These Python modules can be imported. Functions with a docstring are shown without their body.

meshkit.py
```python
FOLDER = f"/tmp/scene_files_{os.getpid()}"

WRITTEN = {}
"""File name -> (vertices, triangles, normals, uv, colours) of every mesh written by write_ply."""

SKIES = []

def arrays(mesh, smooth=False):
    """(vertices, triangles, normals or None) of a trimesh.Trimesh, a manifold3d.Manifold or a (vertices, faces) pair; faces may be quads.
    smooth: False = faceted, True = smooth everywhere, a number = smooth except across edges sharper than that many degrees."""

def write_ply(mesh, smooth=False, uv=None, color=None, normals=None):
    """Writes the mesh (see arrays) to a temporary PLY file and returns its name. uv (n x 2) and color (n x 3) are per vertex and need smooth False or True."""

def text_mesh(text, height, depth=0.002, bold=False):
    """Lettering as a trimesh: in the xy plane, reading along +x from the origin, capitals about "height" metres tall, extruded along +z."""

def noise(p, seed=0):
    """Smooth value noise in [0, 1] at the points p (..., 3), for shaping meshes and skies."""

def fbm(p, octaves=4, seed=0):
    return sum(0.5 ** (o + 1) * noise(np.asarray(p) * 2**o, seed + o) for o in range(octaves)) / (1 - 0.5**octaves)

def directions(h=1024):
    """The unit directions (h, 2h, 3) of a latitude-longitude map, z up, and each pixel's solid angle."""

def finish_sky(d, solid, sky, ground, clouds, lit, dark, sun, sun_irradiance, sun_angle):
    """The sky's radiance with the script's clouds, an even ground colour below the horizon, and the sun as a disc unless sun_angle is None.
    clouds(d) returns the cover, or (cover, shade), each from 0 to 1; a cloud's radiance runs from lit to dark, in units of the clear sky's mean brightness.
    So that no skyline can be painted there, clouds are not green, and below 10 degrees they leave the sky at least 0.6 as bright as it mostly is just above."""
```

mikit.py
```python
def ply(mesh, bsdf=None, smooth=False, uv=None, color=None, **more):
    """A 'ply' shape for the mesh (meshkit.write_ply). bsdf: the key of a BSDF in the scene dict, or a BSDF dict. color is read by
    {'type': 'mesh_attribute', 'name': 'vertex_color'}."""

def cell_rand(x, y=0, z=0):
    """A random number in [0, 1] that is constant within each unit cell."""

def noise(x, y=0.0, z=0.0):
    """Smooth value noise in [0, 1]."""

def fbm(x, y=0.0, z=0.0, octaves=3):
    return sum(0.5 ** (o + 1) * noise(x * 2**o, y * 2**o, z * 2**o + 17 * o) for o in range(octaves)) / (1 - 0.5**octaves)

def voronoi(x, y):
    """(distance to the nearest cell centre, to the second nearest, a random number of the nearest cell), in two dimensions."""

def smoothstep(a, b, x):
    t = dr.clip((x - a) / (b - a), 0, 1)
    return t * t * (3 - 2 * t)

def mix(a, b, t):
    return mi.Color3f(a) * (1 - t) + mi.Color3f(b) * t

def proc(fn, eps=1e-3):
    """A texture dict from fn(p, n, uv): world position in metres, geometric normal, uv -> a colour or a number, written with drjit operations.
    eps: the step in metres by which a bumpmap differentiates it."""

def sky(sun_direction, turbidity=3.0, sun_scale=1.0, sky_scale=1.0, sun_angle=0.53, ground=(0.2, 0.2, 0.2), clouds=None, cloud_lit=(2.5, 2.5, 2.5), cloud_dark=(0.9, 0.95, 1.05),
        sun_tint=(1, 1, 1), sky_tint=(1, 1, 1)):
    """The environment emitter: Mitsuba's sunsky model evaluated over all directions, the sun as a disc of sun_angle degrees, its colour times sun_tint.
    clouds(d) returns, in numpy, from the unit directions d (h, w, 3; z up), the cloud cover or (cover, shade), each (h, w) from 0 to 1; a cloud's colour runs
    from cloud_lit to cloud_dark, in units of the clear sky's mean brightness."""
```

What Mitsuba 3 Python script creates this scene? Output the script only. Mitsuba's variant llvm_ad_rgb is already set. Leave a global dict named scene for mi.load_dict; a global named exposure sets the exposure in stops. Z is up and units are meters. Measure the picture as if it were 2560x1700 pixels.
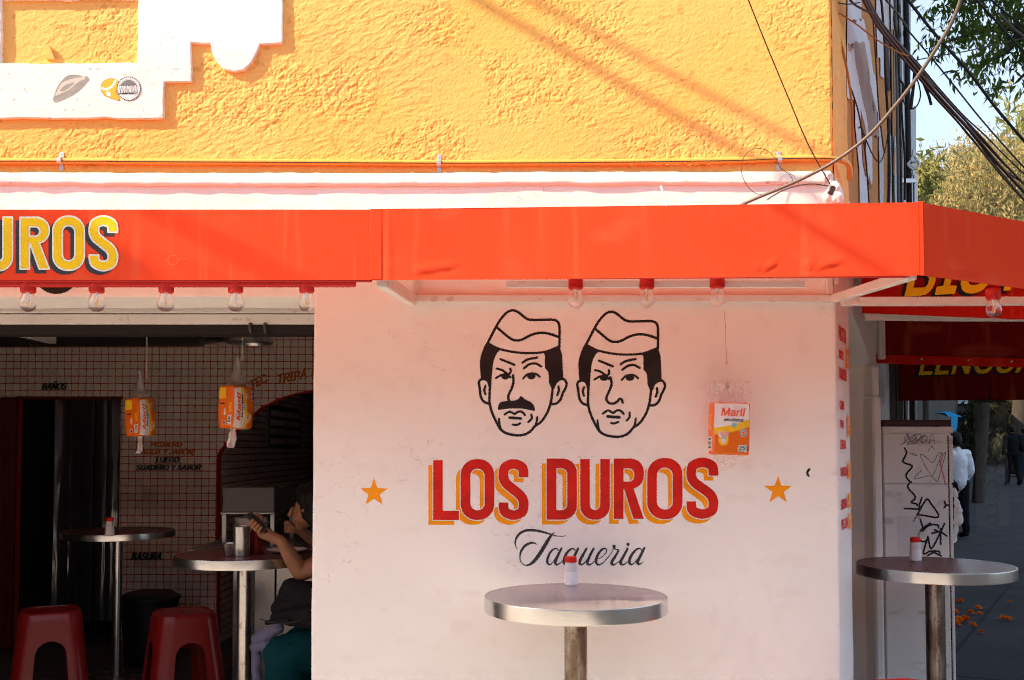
import math, random
import numpy as np
import drjit as dr
import mitsuba as mi
import trimesh
import manifold3d as m3
from shapely.geometry import Polygon, LineString, Point, MultiPolygon, box as sbox
from shapely.ops import unary_union, transform as stransform
from shapely import affinity
import mikit, meshkit
from mikit import noise, fbm, voronoi, cell_rand, smoothstep, mix

T = mi.ScalarTransform4f
scene, labels = {}, {}

# ---------------------------------------------------------------- camera, sky, exposure
F, PITCH, CY, EYE, WALL = 2490.0, math.atan(104 / 2490.0), 1015.0, 1.61, 4.2      # focal length in photo pixels; tilt; principal row (a shifted lens); eye height; distance to the wall (wall plane: y = 0)
CAM = np.array([0.0, -WALL, EYE])
FWD = np.array([0, math.cos(PITCH), math.sin(PITCH)])
UP = np.array([0, -math.sin(PITCH), math.cos(PITCH)])
scene['camera'] = {'type': 'perspective', 'fov': 2 * math.degrees(math.atan(1280 / F)), 'fov_axis': 'x',
                   'near_clip': 0.05, 'principal_point_offset_y': -(CY - 850) / 1700, 'far_clip': 600.0,
                   'to_world': T().look_at(origin=CAM.tolist(), target=(CAM + FWD).tolist(), up=[0, 0, 1])}
SUN = (-1.33, -0.44, 1.0)
scene['sky'] = mikit.sky(SUN, turbidity=4.0, sun_scale=1.0, sky_scale=1.0, sun_angle=0.6, clouds=lambda d: 0.30, cloud_lit=(2.1, 2.2, 2.3))
exposure = 3.0


# ---------------------------------------------------------------- helpers: places
def at(px, py, d):
    """The world point that shows at photo pixel (px, py) at the distance d in front of the camera, measured along the street's depth."""
    r, u = (px - 1280) / F, (CY - py) / F
    v = FWD + r * np.array([1.0, 0, 0]) + u * UP
    return CAM + v * (d / v[1])


def wall_xz(px, py, d=WALL):
    px, py = np.asarray(px, float), np.asarray(py, float)
    r, u = (px - 1280) / F, (CY - py) / F
    vy = FWD[1] + u * UP[1]
    return r * d / vy, EYE + (FWD[2] + u * UP[2]) * d / vy


def to_wall(poly, d=WALL):
    return stransform(lambda x, y, z=None: wall_xz(x, y, d), poly)


XC = float(wall_xz(2088, 700)[0])                    # the corner of the building
U2, N2 = np.array([0.43, 0.903]), np.array([0.903, -0.43])


def side(t, o, z):
    """A point of the side street's facade: t metres along it from the corner, o metres out of it."""
    p = np.array([XC, 0.0]) + U2 * t + N2 * o
    return np.array([p[0], p[1], z])


# ---------------------------------------------------------------- helpers: entries
used = {}


def numbered(key):
    n = used.get(key, 0)
    used[key] = n + 1
    return key if n == 0 else f'{key}_{n:03d}'


def say(key, label=None, cat=None, group=None, kind=None):
    d = {k: v for k, v in (('label', label), ('category', cat), ('group', group), ('kind', kind)) if v}
    if d:
        labels[key] = d


def thing(name, label, cat, group=None, kind=None):
    key = numbered(name)
    say(key, label, cat, group, kind)
    return key


def obj(name, mesh, mat, parent=None, smooth=False, label=None, cat=None, group=None, kind=None, **more):
    key = numbered((parent + '__' if parent else '') + name)
    scene[key] = mikit.ply(mesh, mat, smooth, **more)
    say(key, label, cat, group, kind)
    return key


# ---------------------------------------------------------------- helpers: meshes
def cat(*ms):
    ms = [m for m in (ms[0] if len(ms) == 1 and isinstance(ms[0], (list, tuple)) else ms)]
    return trimesh.util.concatenate(ms)


def cbox(x0, x1, y0, y1, z0, z1, c=0.0):
    if c <= 0:
        m = trimesh.creation.box((x1 - x0, y1 - y0, z1 - z0))
        m.apply_translation(((x0 + x1) / 2, (y0 + y1) / 2, (z0 + z1) / 2))
        return m
    p = []
    for ax in range(3):
        for sx in (0, 1):
            for sy in (0, 1):
                for sz in (0, 1):
                    q = [(x0, x1)[sx] + (c if sx == 0 else -c), (y0, y1)[sy] + (c if sy == 0 else -c), (z0, z1)[sz] + (c if sz == 0 else -c)]
                    q[ax] = ((x0, x1), (y0, y1), (z0, z1))[ax][(sx, sy, sz)[ax]]
                    p.append(q)
    return trimesh.convex.convex_hull(np.array(p))


def bar(a, b, w, h, up=(0, 0, 1), c=0.0):
    """A straight rail of section w (across) by h (along up) from a to b."""
    a, b = np.asarray(a, float), np.asarray(b, float)
    L = np.linalg.norm(b - a)
    x = (b - a) / L
    u = np.asarray(up, float)
    y = np.cross(u, x); y /= np.linalg.norm(y)
    z = np.cross(x, y)
    m = cbox(0, L, -w / 2, w / 2, -h / 2, h / 2, c)
    M = np.eye(4); M[:3, 0], M[:3, 1], M[:3, 2], M[:3, 3] = x, y, z, a
    m.apply_transform(M)
    return m


def smoothline(pts, n=8, closed=False):
    p = np.asarray(pts, float)
    if len(p) < 3:
        return p
    if closed:
        q = np.vstack([p[-1], p, p[0], p[1]])
    else:
        q = np.vstack([2 * p[0] - p[1], p, 2 * p[-1] - p[-2]])
    out = []
    for i in range(1, len(q) - 2):
        a, b, c, d = q[i - 1], q[i], q[i + 1], q[i + 2]
        for s in np.arange(n) / n:
            out.append(0.5 * (2 * b + (c - a) * s + (2 * a - 5 * b + 4 * c - d) * s * s + (3 * b - a - 3 * c + d) * s ** 3))
    if not closed:
        out.append(p[-1])
    return np.array(out)


def tube(pts, r, sides=8, n=6, smooth=True, closed=False, caps=True):
    p = smoothline(pts, n, closed) if smooth else np.asarray(pts, float)
    rr = np.broadcast_to(r, (len(pts),)).astype(float)
    rr = np.interp(np.linspace(0, 1, len(p)), np.linspace(0, 1, len(pts)), rr)
    if closed:
        t = np.roll(p, -1, 0) - np.roll(p, 1, 0)
    else:
        t = np.gradient(p, axis=0)
    t /= np.linalg.norm(t, axis=1, keepdims=True) + 1e-12
    a = np.cross(t[0], [0, 0, 1.0] if abs(t[0][2]) < 0.9 else [1.0, 0, 0]); a /= np.linalg.norm(a)
    A = []
    for ti in t:
        a = a - ti * (a @ ti); a /= np.linalg.norm(a) + 1e-12
        A.append(a)
    A = np.array(A); B = np.cross(t, A)
    an = np.arange(sides) * 2 * np.pi / sides
    v = p[:, None] + rr[:, None, None] * (np.cos(an)[None, :, None] * A[:, None] + np.sin(an)[None, :, None] * B[:, None])
    m = len(p)
    rows = m if closed else m - 1
    i, j = np.meshgrid(np.arange(rows), np.arange(sides), indexing='ij')
    i2, j2 = (i + 1) % m, (j + 1) % sides
    q = np.stack([i * sides + j, i * sides + j2, i2 * sides + j2, i2 * sides + j], -1).reshape(-1, 4)
    f = np.vstack([q[:, [0, 1, 2]], q[:, [0, 2, 3]]])
    v = v.reshape(-1, 3)
    if caps and not closed:
        k = len(v)
        v = np.vstack([v, p[0], p[-1]])
        j = np.arange(sides)
        f = np.vstack([f, np.stack([np.full(sides, k), (j + 1) % sides, j], 1), np.stack([np.full(sides, k + 1), (m - 1) * sides + j, (m - 1) * sides + (j + 1) % sides], 1)])
    return trimesh.Trimesh(v, f, process=False)


def lathe(profile, sides=40, centre=(0, 0, 0)):
    """profile: (radius, z) from the axis out and back to it."""
    m = trimesh.creation.revolve(np.array(profile, float), sections=sides)
    m.apply_translation(centre)
    return m


def grid(P):
    """A sheet from an (n, m, 3) array of points."""
    n, m = P.shape[:2]
    i, j = np.meshgrid(np.arange(n - 1), np.arange(m - 1), indexing='ij')
    a = (i * m + j).ravel()
    f = np.vstack([np.stack([a, a + 1, a + m + 1], 1), np.stack([a, a + m + 1, a + m], 1)])
    return trimesh.Trimesh(P.reshape(-1, 3), f, process=False)


def polys(g):
    if g.is_empty:
        return []
    return [x for x in getattr(g, 'geoms', [g]) if isinstance(x, Polygon) and x.area > 0]


def extrude(poly, depth):
    ms = [trimesh.creation.extrude_polygon(q, depth, engine='earcut') for q in polys(poly)]
    return cat(ms)


def flat(poly, edge=None):
    """A triangulated sheet of a polygon in the (x, y) plane."""
    ms = []
    for q in polys(poly):
        v, f = trimesh.creation.triangulate_polygon(q, engine='earcut')
        v3 = np.column_stack([v, np.zeros(len(v))])
        if edge:
            v3, f = trimesh.remesh.subdivide_to_size(v3, f, edge, max_iter=12)
        ms.append(trimesh.Trimesh(v3, f, process=False))
    return cat(ms)


def stroke(pts, w, n=8, closed=False, cap='round', smooth=True):
    p = smoothline(pts, n, closed) if smooth else np.asarray(pts, float)
    if closed:
        p = np.vstack([p, p[0]])
    return LineString(p).buffer(w / 2, cap_style=cap, join_style='round', quad_segs=6)


def brush(pts, ws, n=8):
    """A stroke of varying width."""
    p = smoothline(pts, n)
    w = np.interp(np.linspace(0, len(pts) - 1, len(p)), np.arange(len(pts)), ws)
    cs = [Point(*a).buffer(max(b, 0.6) / 2, quad_segs=5) for a, b in zip(p, w)]
    return unary_union([unary_union([a, b]).convex_hull for a, b in zip(cs[:-1], cs[1:])])


def smoothpoly(pts, n=6):
    return Polygon(smoothline(pts, n, True)).buffer(0)


def place(mesh, origin, xdir, ydir):
    """Moves a mesh drawn in the (x, y) plane so that its x runs along xdir and its y along ydir from origin."""
    x = np.asarray(xdir, float); y = np.asarray(ydir, float)
    z = np.cross(x, y); z /= np.linalg.norm(z)
    M = np.eye(4); M[:3, 0], M[:3, 1], M[:3, 2], M[:3, 3] = x, y, z, origin
    m = mesh.copy(); m.apply_transform(M)
    return m


TEXTS = {}


def text(words, height, origin, xdir, ydir, depth=0.0006, bold=True, wide=1.0, slant=0.0, centre=False):
    k = (words, bold)
    if k not in TEXTS:
        TEXTS[k] = meshkit.text_mesh(words, 1.0, 1.0, bold)
    m = TEXTS[k].copy()
    M = np.diag([height * wide, height, depth, 1.0]); M[0, 1] = slant * height
    m.apply_transform(M)
    if centre:
        m.apply_translation((-(m.bounds[0][0] + m.bounds[1][0]) / 2, 0, 0))
    x = np.asarray(xdir, float); x /= np.linalg.norm(x)
    y = np.asarray(ydir, float); y /= np.linalg.norm(y)
    return place(m, origin, x, y)


def blob(bones, edge=0.02, rounds=8):
    """One continuous surface round bones: ((point, radius), (point, radius)), each the hull of two balls."""
    def ball(c, r):
        s = m3.Manifold.sphere(r, 20)
        return s.translate([float(x) for x in c])
    parts = []
    for b in bones:
        parts.append(m3.Manifold.batch_hull([ball(c, r) for c, r in b]))
    m = m3.Manifold.batch_boolean(parts, m3.OpType.Add).refine_to_length(edge)
    g = m.to_mesh()
    t = trimesh.Trimesh(g.vert_properties[:, :3], g.tri_verts, process=True)
    if rounds:
        trimesh.smoothing.filter_taubin(t, lamb=0.5, nu=0.52, iterations=rounds)
    return t


# ---------------------------------------------------------------- materials
def mat(name, d, two=True):
    scene[name] = {'type': 'twosided', 'bsdf': d} if two else d
    return name


def rgb(*c):
    return {'type': 'rgb', 'value': list(map(float, c))}


def pbr(name, c, rough=0.6, metal=0.0, bump=None, height=0.001, two=True, eps=1e-3, **more):
    base = mikit.proc(c) if callable(c) else rgb(*c)
    more.setdefault('specular', 0.25)
    d = {'type': 'principled', 'base_color': base, 'roughness': mikit.proc(rough) if callable(rough) else float(rough), 'metallic': float(metal), **more}
    if bump:
        d = {'type': 'bumpmap', 'arbitrary': mikit.proc(bump, eps), 'scale': float(height), 'bsdf': d}
    return mat(name, d, two)


C3 = mi.Color3f


def c_orange(p, n, uv):
    a = fbm(p.x * 1.7 + 3, p.y * 1.7, p.z * 1.7)
    b = fbm(p.x * 22, p.y * 22, p.z * 22)
    col = mix((0.84, 0.43, 0.105), (0.87, 0.46, 0.13), smoothstep(0.3, 0.7, a))
    pale = smoothstep(0.60, 0.70, fbm(p.x * 2.6 + 9, p.y, p.z * 3.4 + 5))
    col = mix(col, (0.86, 0.42, 0.13), pale * 0.55)
    return mix(col, (0.55, 0.23, 0.04), smoothstep(0.69, 0.78, b) * 0.45)


def b_fine(p, n, uv):
    return fbm(p.x * 160, p.y * 160, p.z * 160, octaves=2)


pbr('orange_stucco', c_orange, 0.75, bump=b_fine, height=0.0007, eps=6e-4, specular=0.25)


def c_white(p, n, uv):
    sc = fbm(p.x * 60 + 11, p.y * 60, p.z * 45)
    big = fbm(p.x * 2.2, p.y * 2.2, p.z * 2.6 + 4)
    speck = smoothstep(0.70, 0.745, sc) * smoothstep(0.42, 0.62, big)
    col = mix((0.82, 0.81, 0.79), (0.75, 0.73, 0.70), smoothstep(0.35, 0.75, big))
    return mix(col, (0.36, 0.35, 0.34), speck * 0.7)


def b_plaster(p, n, uv):
    return 0.55 * fbm(p.x * 34, p.y * 34, p.z * 40, octaves=3) + 0.45 * fbm(p.x * 9 + 2, p.y * 9, p.z * 7, octaves=2)


pbr('white_plaster', c_white, 0.7, bump=b_plaster, height=0.004, specular=0.25)


def c_lower(p, n, uv):
    big = fbm(p.x * 1.6 + 7, p.y * 1.6, p.z * 1.9)
    mid = fbm(p.x * 13 + 2, p.y * 13, p.z * 15)
    fine = fbm(p.x * 70, p.y * 70, p.z * 70)
    col = mix((0.86, 0.83, 0.79), (0.82, 0.785, 0.745), smoothstep(0.3, 0.7, big))
    col = mix(col, (0.68, 0.56, 0.50), smoothstep(0.60, 0.80, mid) * 0.15)
    chips = smoothstep(0.68, 0.74, fine) * smoothstep(0.66, 0.78, fbm(p.x * 2.1 + 1, p.y * 4, p.z * 2.7 + 2))
    col = mix(col, (0.48, 0.30, 0.24), chips * 0.35)
    scuff = smoothstep(0.60, 0.72, fbm(p.x * 3.1 + 5, p.y * 3, p.z * 1.7 + 3)) * smoothstep(0.45, 0.7, fbm(p.x * 26, p.y * 26, p.z * 9))
    col = mix(col, (0.52, 0.48, 0.45), scuff * 0.08)
    low = smoothstep(1.15, 0.35, p.z) * smoothstep(0.42, 0.70, fbm(p.x * 7, p.y * 7, p.z * 3.5 + 9))
    col = mix(col, (0.56, 0.50, 0.46), low * 0.08)
    # a line of hair cracks
    w = fbm(p.x * 5, p.y * 5, p.z * 5) + 0.3 * fbm(p.x * 24, p.y * 24, p.z * 24)
    crack = (1 - smoothstep(0.0, 0.006, dr.abs(w - 0.72))) * smoothstep(0.52, 0.66, fbm(p.x * 1.3 + 3, p.y, p.z * 1.3 + 8))
    return mix(col, (0.40, 0.33, 0.30), crack * 0.5)


def b_lower(p, n, uv):
    a = fbm(p.x * 30, p.y * 30, p.z * 34, octaves=3)
    d1, d2, r = voronoi(p.x * 16 + p.y * 16, p.z * 18)
    dent = (1 - smoothstep(0.05, 0.16, d1)) * smoothstep(0.93, 0.96, r)
    ridge = dr.abs(fbm(p.x * 11, p.y * 11, p.z * 9 + 5) - 0.5) * 1.6
    return 0.4 * a - 0.35 * dent + 0.28 * ridge


pbr('lower_plaster', c_lower, 0.55, bump=b_lower, height=0.0046, specular=0.4)


def c_soffit(p, n, uv):
    return mix((0.62, 0.60, 0.56), (0.52, 0.50, 0.47), fbm(p.x * 3, p.y * 30, p.z * 30))


pbr('soffit_paint', c_soffit, 0.6)


def c_awning(base):
    def fn(p, n, uv):
        k = fbm(p.x * 2.1 + 5, p.y * 2, p.z * 3)
        dust = smoothstep(0.62, 0.8, fbm(p.x * 5, p.y * 5, p.z * 7 + 3))
        streak = smoothstep(0.55, 0.80, fbm(p.x * 38 + p.y * 20, p.y * 30, p.z * 1.6 + 3))
        dust = dr.maximum(dust, streak * 1.3)
        weave = 0.97 + 0.06 * noise(p.x * 900, p.y * 900, p.z * 40)
        return mix(mix(base, (base[0] * 0.9, base[1] * 0.8, base[2] * 0.8), k), (0.80, 0.20, 0.10), dust * 0.13) * weave
    return fn


AWN = (0.86, 0.070, 0.026)


def b_cloth(p, n, uv):
    return 0.5 * fbm(p.x * 3, p.y * 3, p.z * 5) + 0.06 * noise(p.x * 420, p.y * 420, p.z * 420)


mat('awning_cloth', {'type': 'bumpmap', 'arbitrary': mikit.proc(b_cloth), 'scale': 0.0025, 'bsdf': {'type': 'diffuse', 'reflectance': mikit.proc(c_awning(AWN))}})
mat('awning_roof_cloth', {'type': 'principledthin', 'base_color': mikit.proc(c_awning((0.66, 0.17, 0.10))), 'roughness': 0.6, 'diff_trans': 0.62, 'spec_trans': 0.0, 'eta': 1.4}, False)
pbr('awning_deep_shade_cloth', c_awning((0.17, 0.004, 0.003)), 0.6, bump=b_cloth, height=0.004, specular=0.05)  # awning red darkened in its colour for the deep shade under the side roofs
pbr('awning_half_shade_cloth', c_awning((0.48, 0.012, 0.006)), 0.55, bump=b_cloth, height=0.003, specular=0.05)  # awning red partly darkened in its colour for the shade nearer the corner
pbr('awning_rail', (0.50, 0.02, 0.012), 0.35)


def c_whitemetal(p, n, uv):
    g = fbm(p.x * 30, p.y * 30, p.z * 30)
    return mix(mix((0.74, 0.71, 0.68), (0.62, 0.58, 0.54), fbm(p.x * 5, p.y * 5, p.z * 5)), (0.35, 0.22, 0.15), smoothstep(0.7, 0.78, g) * 0.4)


pbr('white_metal', c_whitemetal, 0.4)


def paintmat(name, c, c2, rough=0.5):
    def fn(p, n, uv):
        return mix(c, c2, smoothstep(0.3, 0.75, fbm(p.x * 9, p.y * 9, p.z * 11)))
    pbr(name, fn, rough, bump=b_lower, height=0.0036, specular=0.2)


paintmat('black_paint', (0.016, 0.012, 0.013), (0.024, 0.018, 0.018))
paintmat('red_paint', (0.64, 0.016, 0.007), (0.52, 0.012, 0.006))
paintmat('orange_paint', (0.90, 0.33, 0.004), (0.80, 0.27, 0.004))
pbr('yellow_ink', (0.93, 0.53, 0.010), 0.5, specular=0.15)
pbr('cream_ink', (0.80, 0.72, 0.62), 0.45)
pbr('shadow_ink', (0.040, 0.036, 0.040), 0.5)
pbr('dark_ink', (0.010, 0.010, 0.014), 0.5)
pbr('brown_ink', (0.46, 0.10, 0.012), 0.5)


def c_steel(p, n, uv):
    s = noise(p.x * 6, p.y * 6, p.z * 260)
    d = smoothstep(0.62, 0.75, fbm(p.x * 60, p.y * 60, p.z * 25))
    return mix(mix((0.66, 0.64, 0.61), (0.54, 0.52, 0.49), s), (0.22, 0.15, 0.10), d * 0.55)


def c_rim(p, n, uv):
    return mix((0.74, 0.73, 0.71), (0.66, 0.65, 0.63), noise(p.x * 40, p.y * 40, p.z * 500))


def r_rim(p, n, uv):
    return 0.19 + 0.12 * noise(p.x * 30, p.y * 30, p.z * 700)


def b_brush(p, n, uv):
    return noise(p.x * 9, p.y * 9, p.z * 9) + 0.02 * noise(p.x * 20, p.y * 20, p.z * 900)


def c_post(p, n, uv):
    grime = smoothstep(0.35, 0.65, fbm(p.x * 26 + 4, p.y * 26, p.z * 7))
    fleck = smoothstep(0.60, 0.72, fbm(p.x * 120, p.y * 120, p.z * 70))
    col = mix(mix((0.46, 0.40, 0.33), (0.25, 0.20, 0.16), smoothstep(0.35, 0.65, noise(p.x * 75, p.y * 75, p.z * 1.5))), (0.17, 0.11, 0.07), grime * 0.85)  # its vertical streaks paint in the streaked reflections on the post
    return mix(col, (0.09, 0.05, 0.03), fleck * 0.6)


pbr('brushed_steel', c_rim, r_rim, 1.0, bump=b_brush, height=0.004)
pbr('steel', c_steel, 0.28, 1.0)
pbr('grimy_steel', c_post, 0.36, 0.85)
pbr('dark_steel', (0.10, 0.095, 0.09), 0.35, 0.8)


def c_top(p, n, uv):
    return mix((0.105, 0.040, 0.036), (0.13, 0.055, 0.050), fbm(p.x * 14, p.y * 14, 0.3))


def r_top(p, n, uv):
    return 0.13 + 0.10 * fbm(p.x * 9 + 3, p.y * 9, 1.0)


pbr('table_laminate', c_top, 0.3, 0.0, specular=0.12)


def c_topsteel(p, n, uv):
    return mix((0.29, 0.265, 0.275), (0.34, 0.315, 0.32), noise(p.x * 3, p.y * 220, 0))


pbr('steel_top', c_topsteel, r_top, 0.45)

pbr('red_plastic_shaded', (0.21, 0.006, 0.006), 0.28, specular=0.5)  # stool red darkened in its colour for the shade indoors
pbr('red_cap_plastic', (0.72, 0.020, 0.010), 0.35)
pbr('socket_plastic', (0.55, 0.022, 0.016), 0.38)
pbr('milk_plastic', (0.72, 0.68, 0.68), 0.35)
pbr('salt_white', (0.86, 0.84, 0.84), 0.6)
mat('bulb_glass', {'type': 'dielectric', 'int_ior': 1.5, 'ext_ior': 1.0}, False)
pbr('filament', (0.90, 0.46, 0.14), 0.5)
pbr('bulb_stem', (0.75, 0.68, 0.62), 0.4)


def c_tile(a):
    def fn(p, n, uv):
        return mix((a, a * 0.985, a * 0.95), (a * 0.92, a * 0.90, a * 0.86), cell_rand(dr.floor(p.x / 0.0575), 1, dr.floor(p.z / 0.0575)))
    return fn


pbr('tile_glaze', (0.68, 0.58, 0.50), 0.12, specular=0.6)
pbr('tile_glaze_warm', (0.66, 0.55, 0.47), 0.14, specular=0.6)
pbr('tile_glaze_grey', (0.62, 0.54, 0.48), 0.16, specular=0.6)
pbr('red_grout', (0.42, 0.030, 0.020), 0.8)


def c_tilewall(p, n, uv):
    def line(v):
        f = v / 0.0575 - dr.floor(v / 0.0575)
        return smoothstep(0.05, 0.09, dr.minimum(f, 1 - f))
    k = line(p.x + p.y) * line(p.z)
    return mix((0.34, 0.030, 0.022), (0.84, 0.78, 0.70), k)


pbr('tiled_panel', c_tilewall, 0.2, specular=0.6)
pbr('dark_wall', (0.035, 0.033, 0.035), 0.6)
pbr('maroon_door', (0.10, 0.012, 0.012), 0.4)
pbr('room_ceiling', (0.80, 0.75, 0.70), 0.8)


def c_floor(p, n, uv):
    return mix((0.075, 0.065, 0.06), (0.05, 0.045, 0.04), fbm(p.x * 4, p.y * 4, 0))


pbr('floor_cement', c_floor, 0.5, specular=0.2)


def c_ground(p, n, uv):
    jx = p.x * 0.62 - p.y * 0.38
    jy = p.x * 0.30 + p.y * 0.66
    a = dr.abs(jx / 1.5 - dr.floor(jx / 1.5) - 0.5)
    b = dr.abs(jy / 1.9 - dr.floor(jy / 1.9) - 0.5)
    joint = 1 - smoothstep(0.004, 0.010, dr.minimum(a, b))
    g = fbm(p.x * 3, p.y * 3, 0.0)
    f = noise(p.x * 60, p.y * 60)
    spot = smoothstep(0.70, 0.76, fbm(p.x * 13, p.y * 13, 2.0))
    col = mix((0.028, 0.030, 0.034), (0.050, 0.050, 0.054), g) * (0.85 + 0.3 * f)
    col = mix(col, (0.05, 0.05, 0.05), spot * 0.6)
    return mix(col, (0.02, 0.02, 0.02), joint)


def c_pave(p, n, uv):
    a = dr.abs(p.x / 1.2 - dr.floor(p.x / 1.2) - 0.5)
    b = dr.abs(p.y / 1.2 - dr.floor(p.y / 1.2) - 0.5)
    joint = 1 - smoothstep(0.004, 0.010, dr.minimum(a, b))
    return mix(mix((0.50, 0.465, 0.43), (0.40, 0.375, 0.345), fbm(p.x * 2, p.y * 2, 0)), (0.1, 0.09, 0.08), joint)


pbr('asphalt', c_ground, 0.9, bump=b_fine, height=0.002, specular=0.15)
pbr('concrete_pave', c_pave, 0.85)
pbr('black_rubber', (0.018, 0.017, 0.018), 0.5)
pbr('brown_cable', (0.085, 0.045, 0.03), 0.55)
pbr('grey_cable', (0.12, 0.11, 0.10), 0.4)
pbr('orange_cable', (0.50, 0.17, 0.03), 0.55)


def c_conduit(p, n, uv):
    return mix((0.80, 0.43, 0.10), (0.74, 0.36, 0.07), fbm(p.x * 8, p.y * 50, p.z * 50))


pbr('conduit_paint', c_conduit, 0.42)
pbr('galvanised', (0.62, 0.61, 0.60), 0.38, 0.7)
# ---------------------------------------------------------------- ground
def ground_z(y):
    return np.maximum(0, y - 11.0) * 0.033


gx, gy = np.meshgrid(np.concatenate([[-300], np.linspace(-40, 60, 41), [300]]), np.concatenate([[-300, -60], np.linspace(-30, 60, 61), [300]]), indexing='ij')
obj('ground', grid(np.stack([gx, gy, np.minimum(ground_z(gy), 1.7)], -1)), 'asphalt', smooth=True, kind='structure', label='dark grey asphalt side street with joints in the shade')
pv = cbox(-30, 1.9, -9, -0.002, -0.2, 0.06)
obj('pavement', pv, 'concrete_pave', kind='structure', label='light concrete pavement along the shop front')
fl = cbox(-7.0, XC + 0.2, 0.0, 11.9, -0.2, 0.05)
obj('floor', fl, 'floor_cement', kind='structure', label='dim cement floor inside the shop')

# ---------------------------------------------------------------- across the street, behind the camera: what the steel and glass reflect
pbr('opposite_paint', lambda p, n, uv: mix((0.42, 0.33, 0.26), (0.30, 0.24, 0.20), fbm(p.x * 0.6, p.y, p.z * 0.6)), 0.8)
pbr('opposite_grey', (0.30, 0.30, 0.31), 0.8)
for k_, (xa_, xb_, h_) in enumerate(((-34, -15.2, 5.2), (-15, -3.2, 6.4), (-3, 9.8, 5.0), (10, 30, 7.0))):
    o_ = thing('opposite_building', ('low painted', 'taller grey', 'low tan', 'tall grey')[k_] + ' building across the street behind the viewer', 'building', None)
    obj('wall', cbox(xa_, xb_, -26, -16, 0, h_), ('opposite_paint', 'opposite_grey')[k_ % 2], o_)
    for j_ in range(int((xb_ - xa_) / 2.4)):
        obj('window', cbox(xa_ + 0.7 + 2.4 * j_, xa_ + 1.9 + 2.4 * j_, -15.99, -15.93, 1.0, 2.6), 'dark_wall', o_)

# ---------------------------------------------------------------- the corner building
B = thing('corner_building', 'orange and white corner building with the painted shop mural', 'building')


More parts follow.
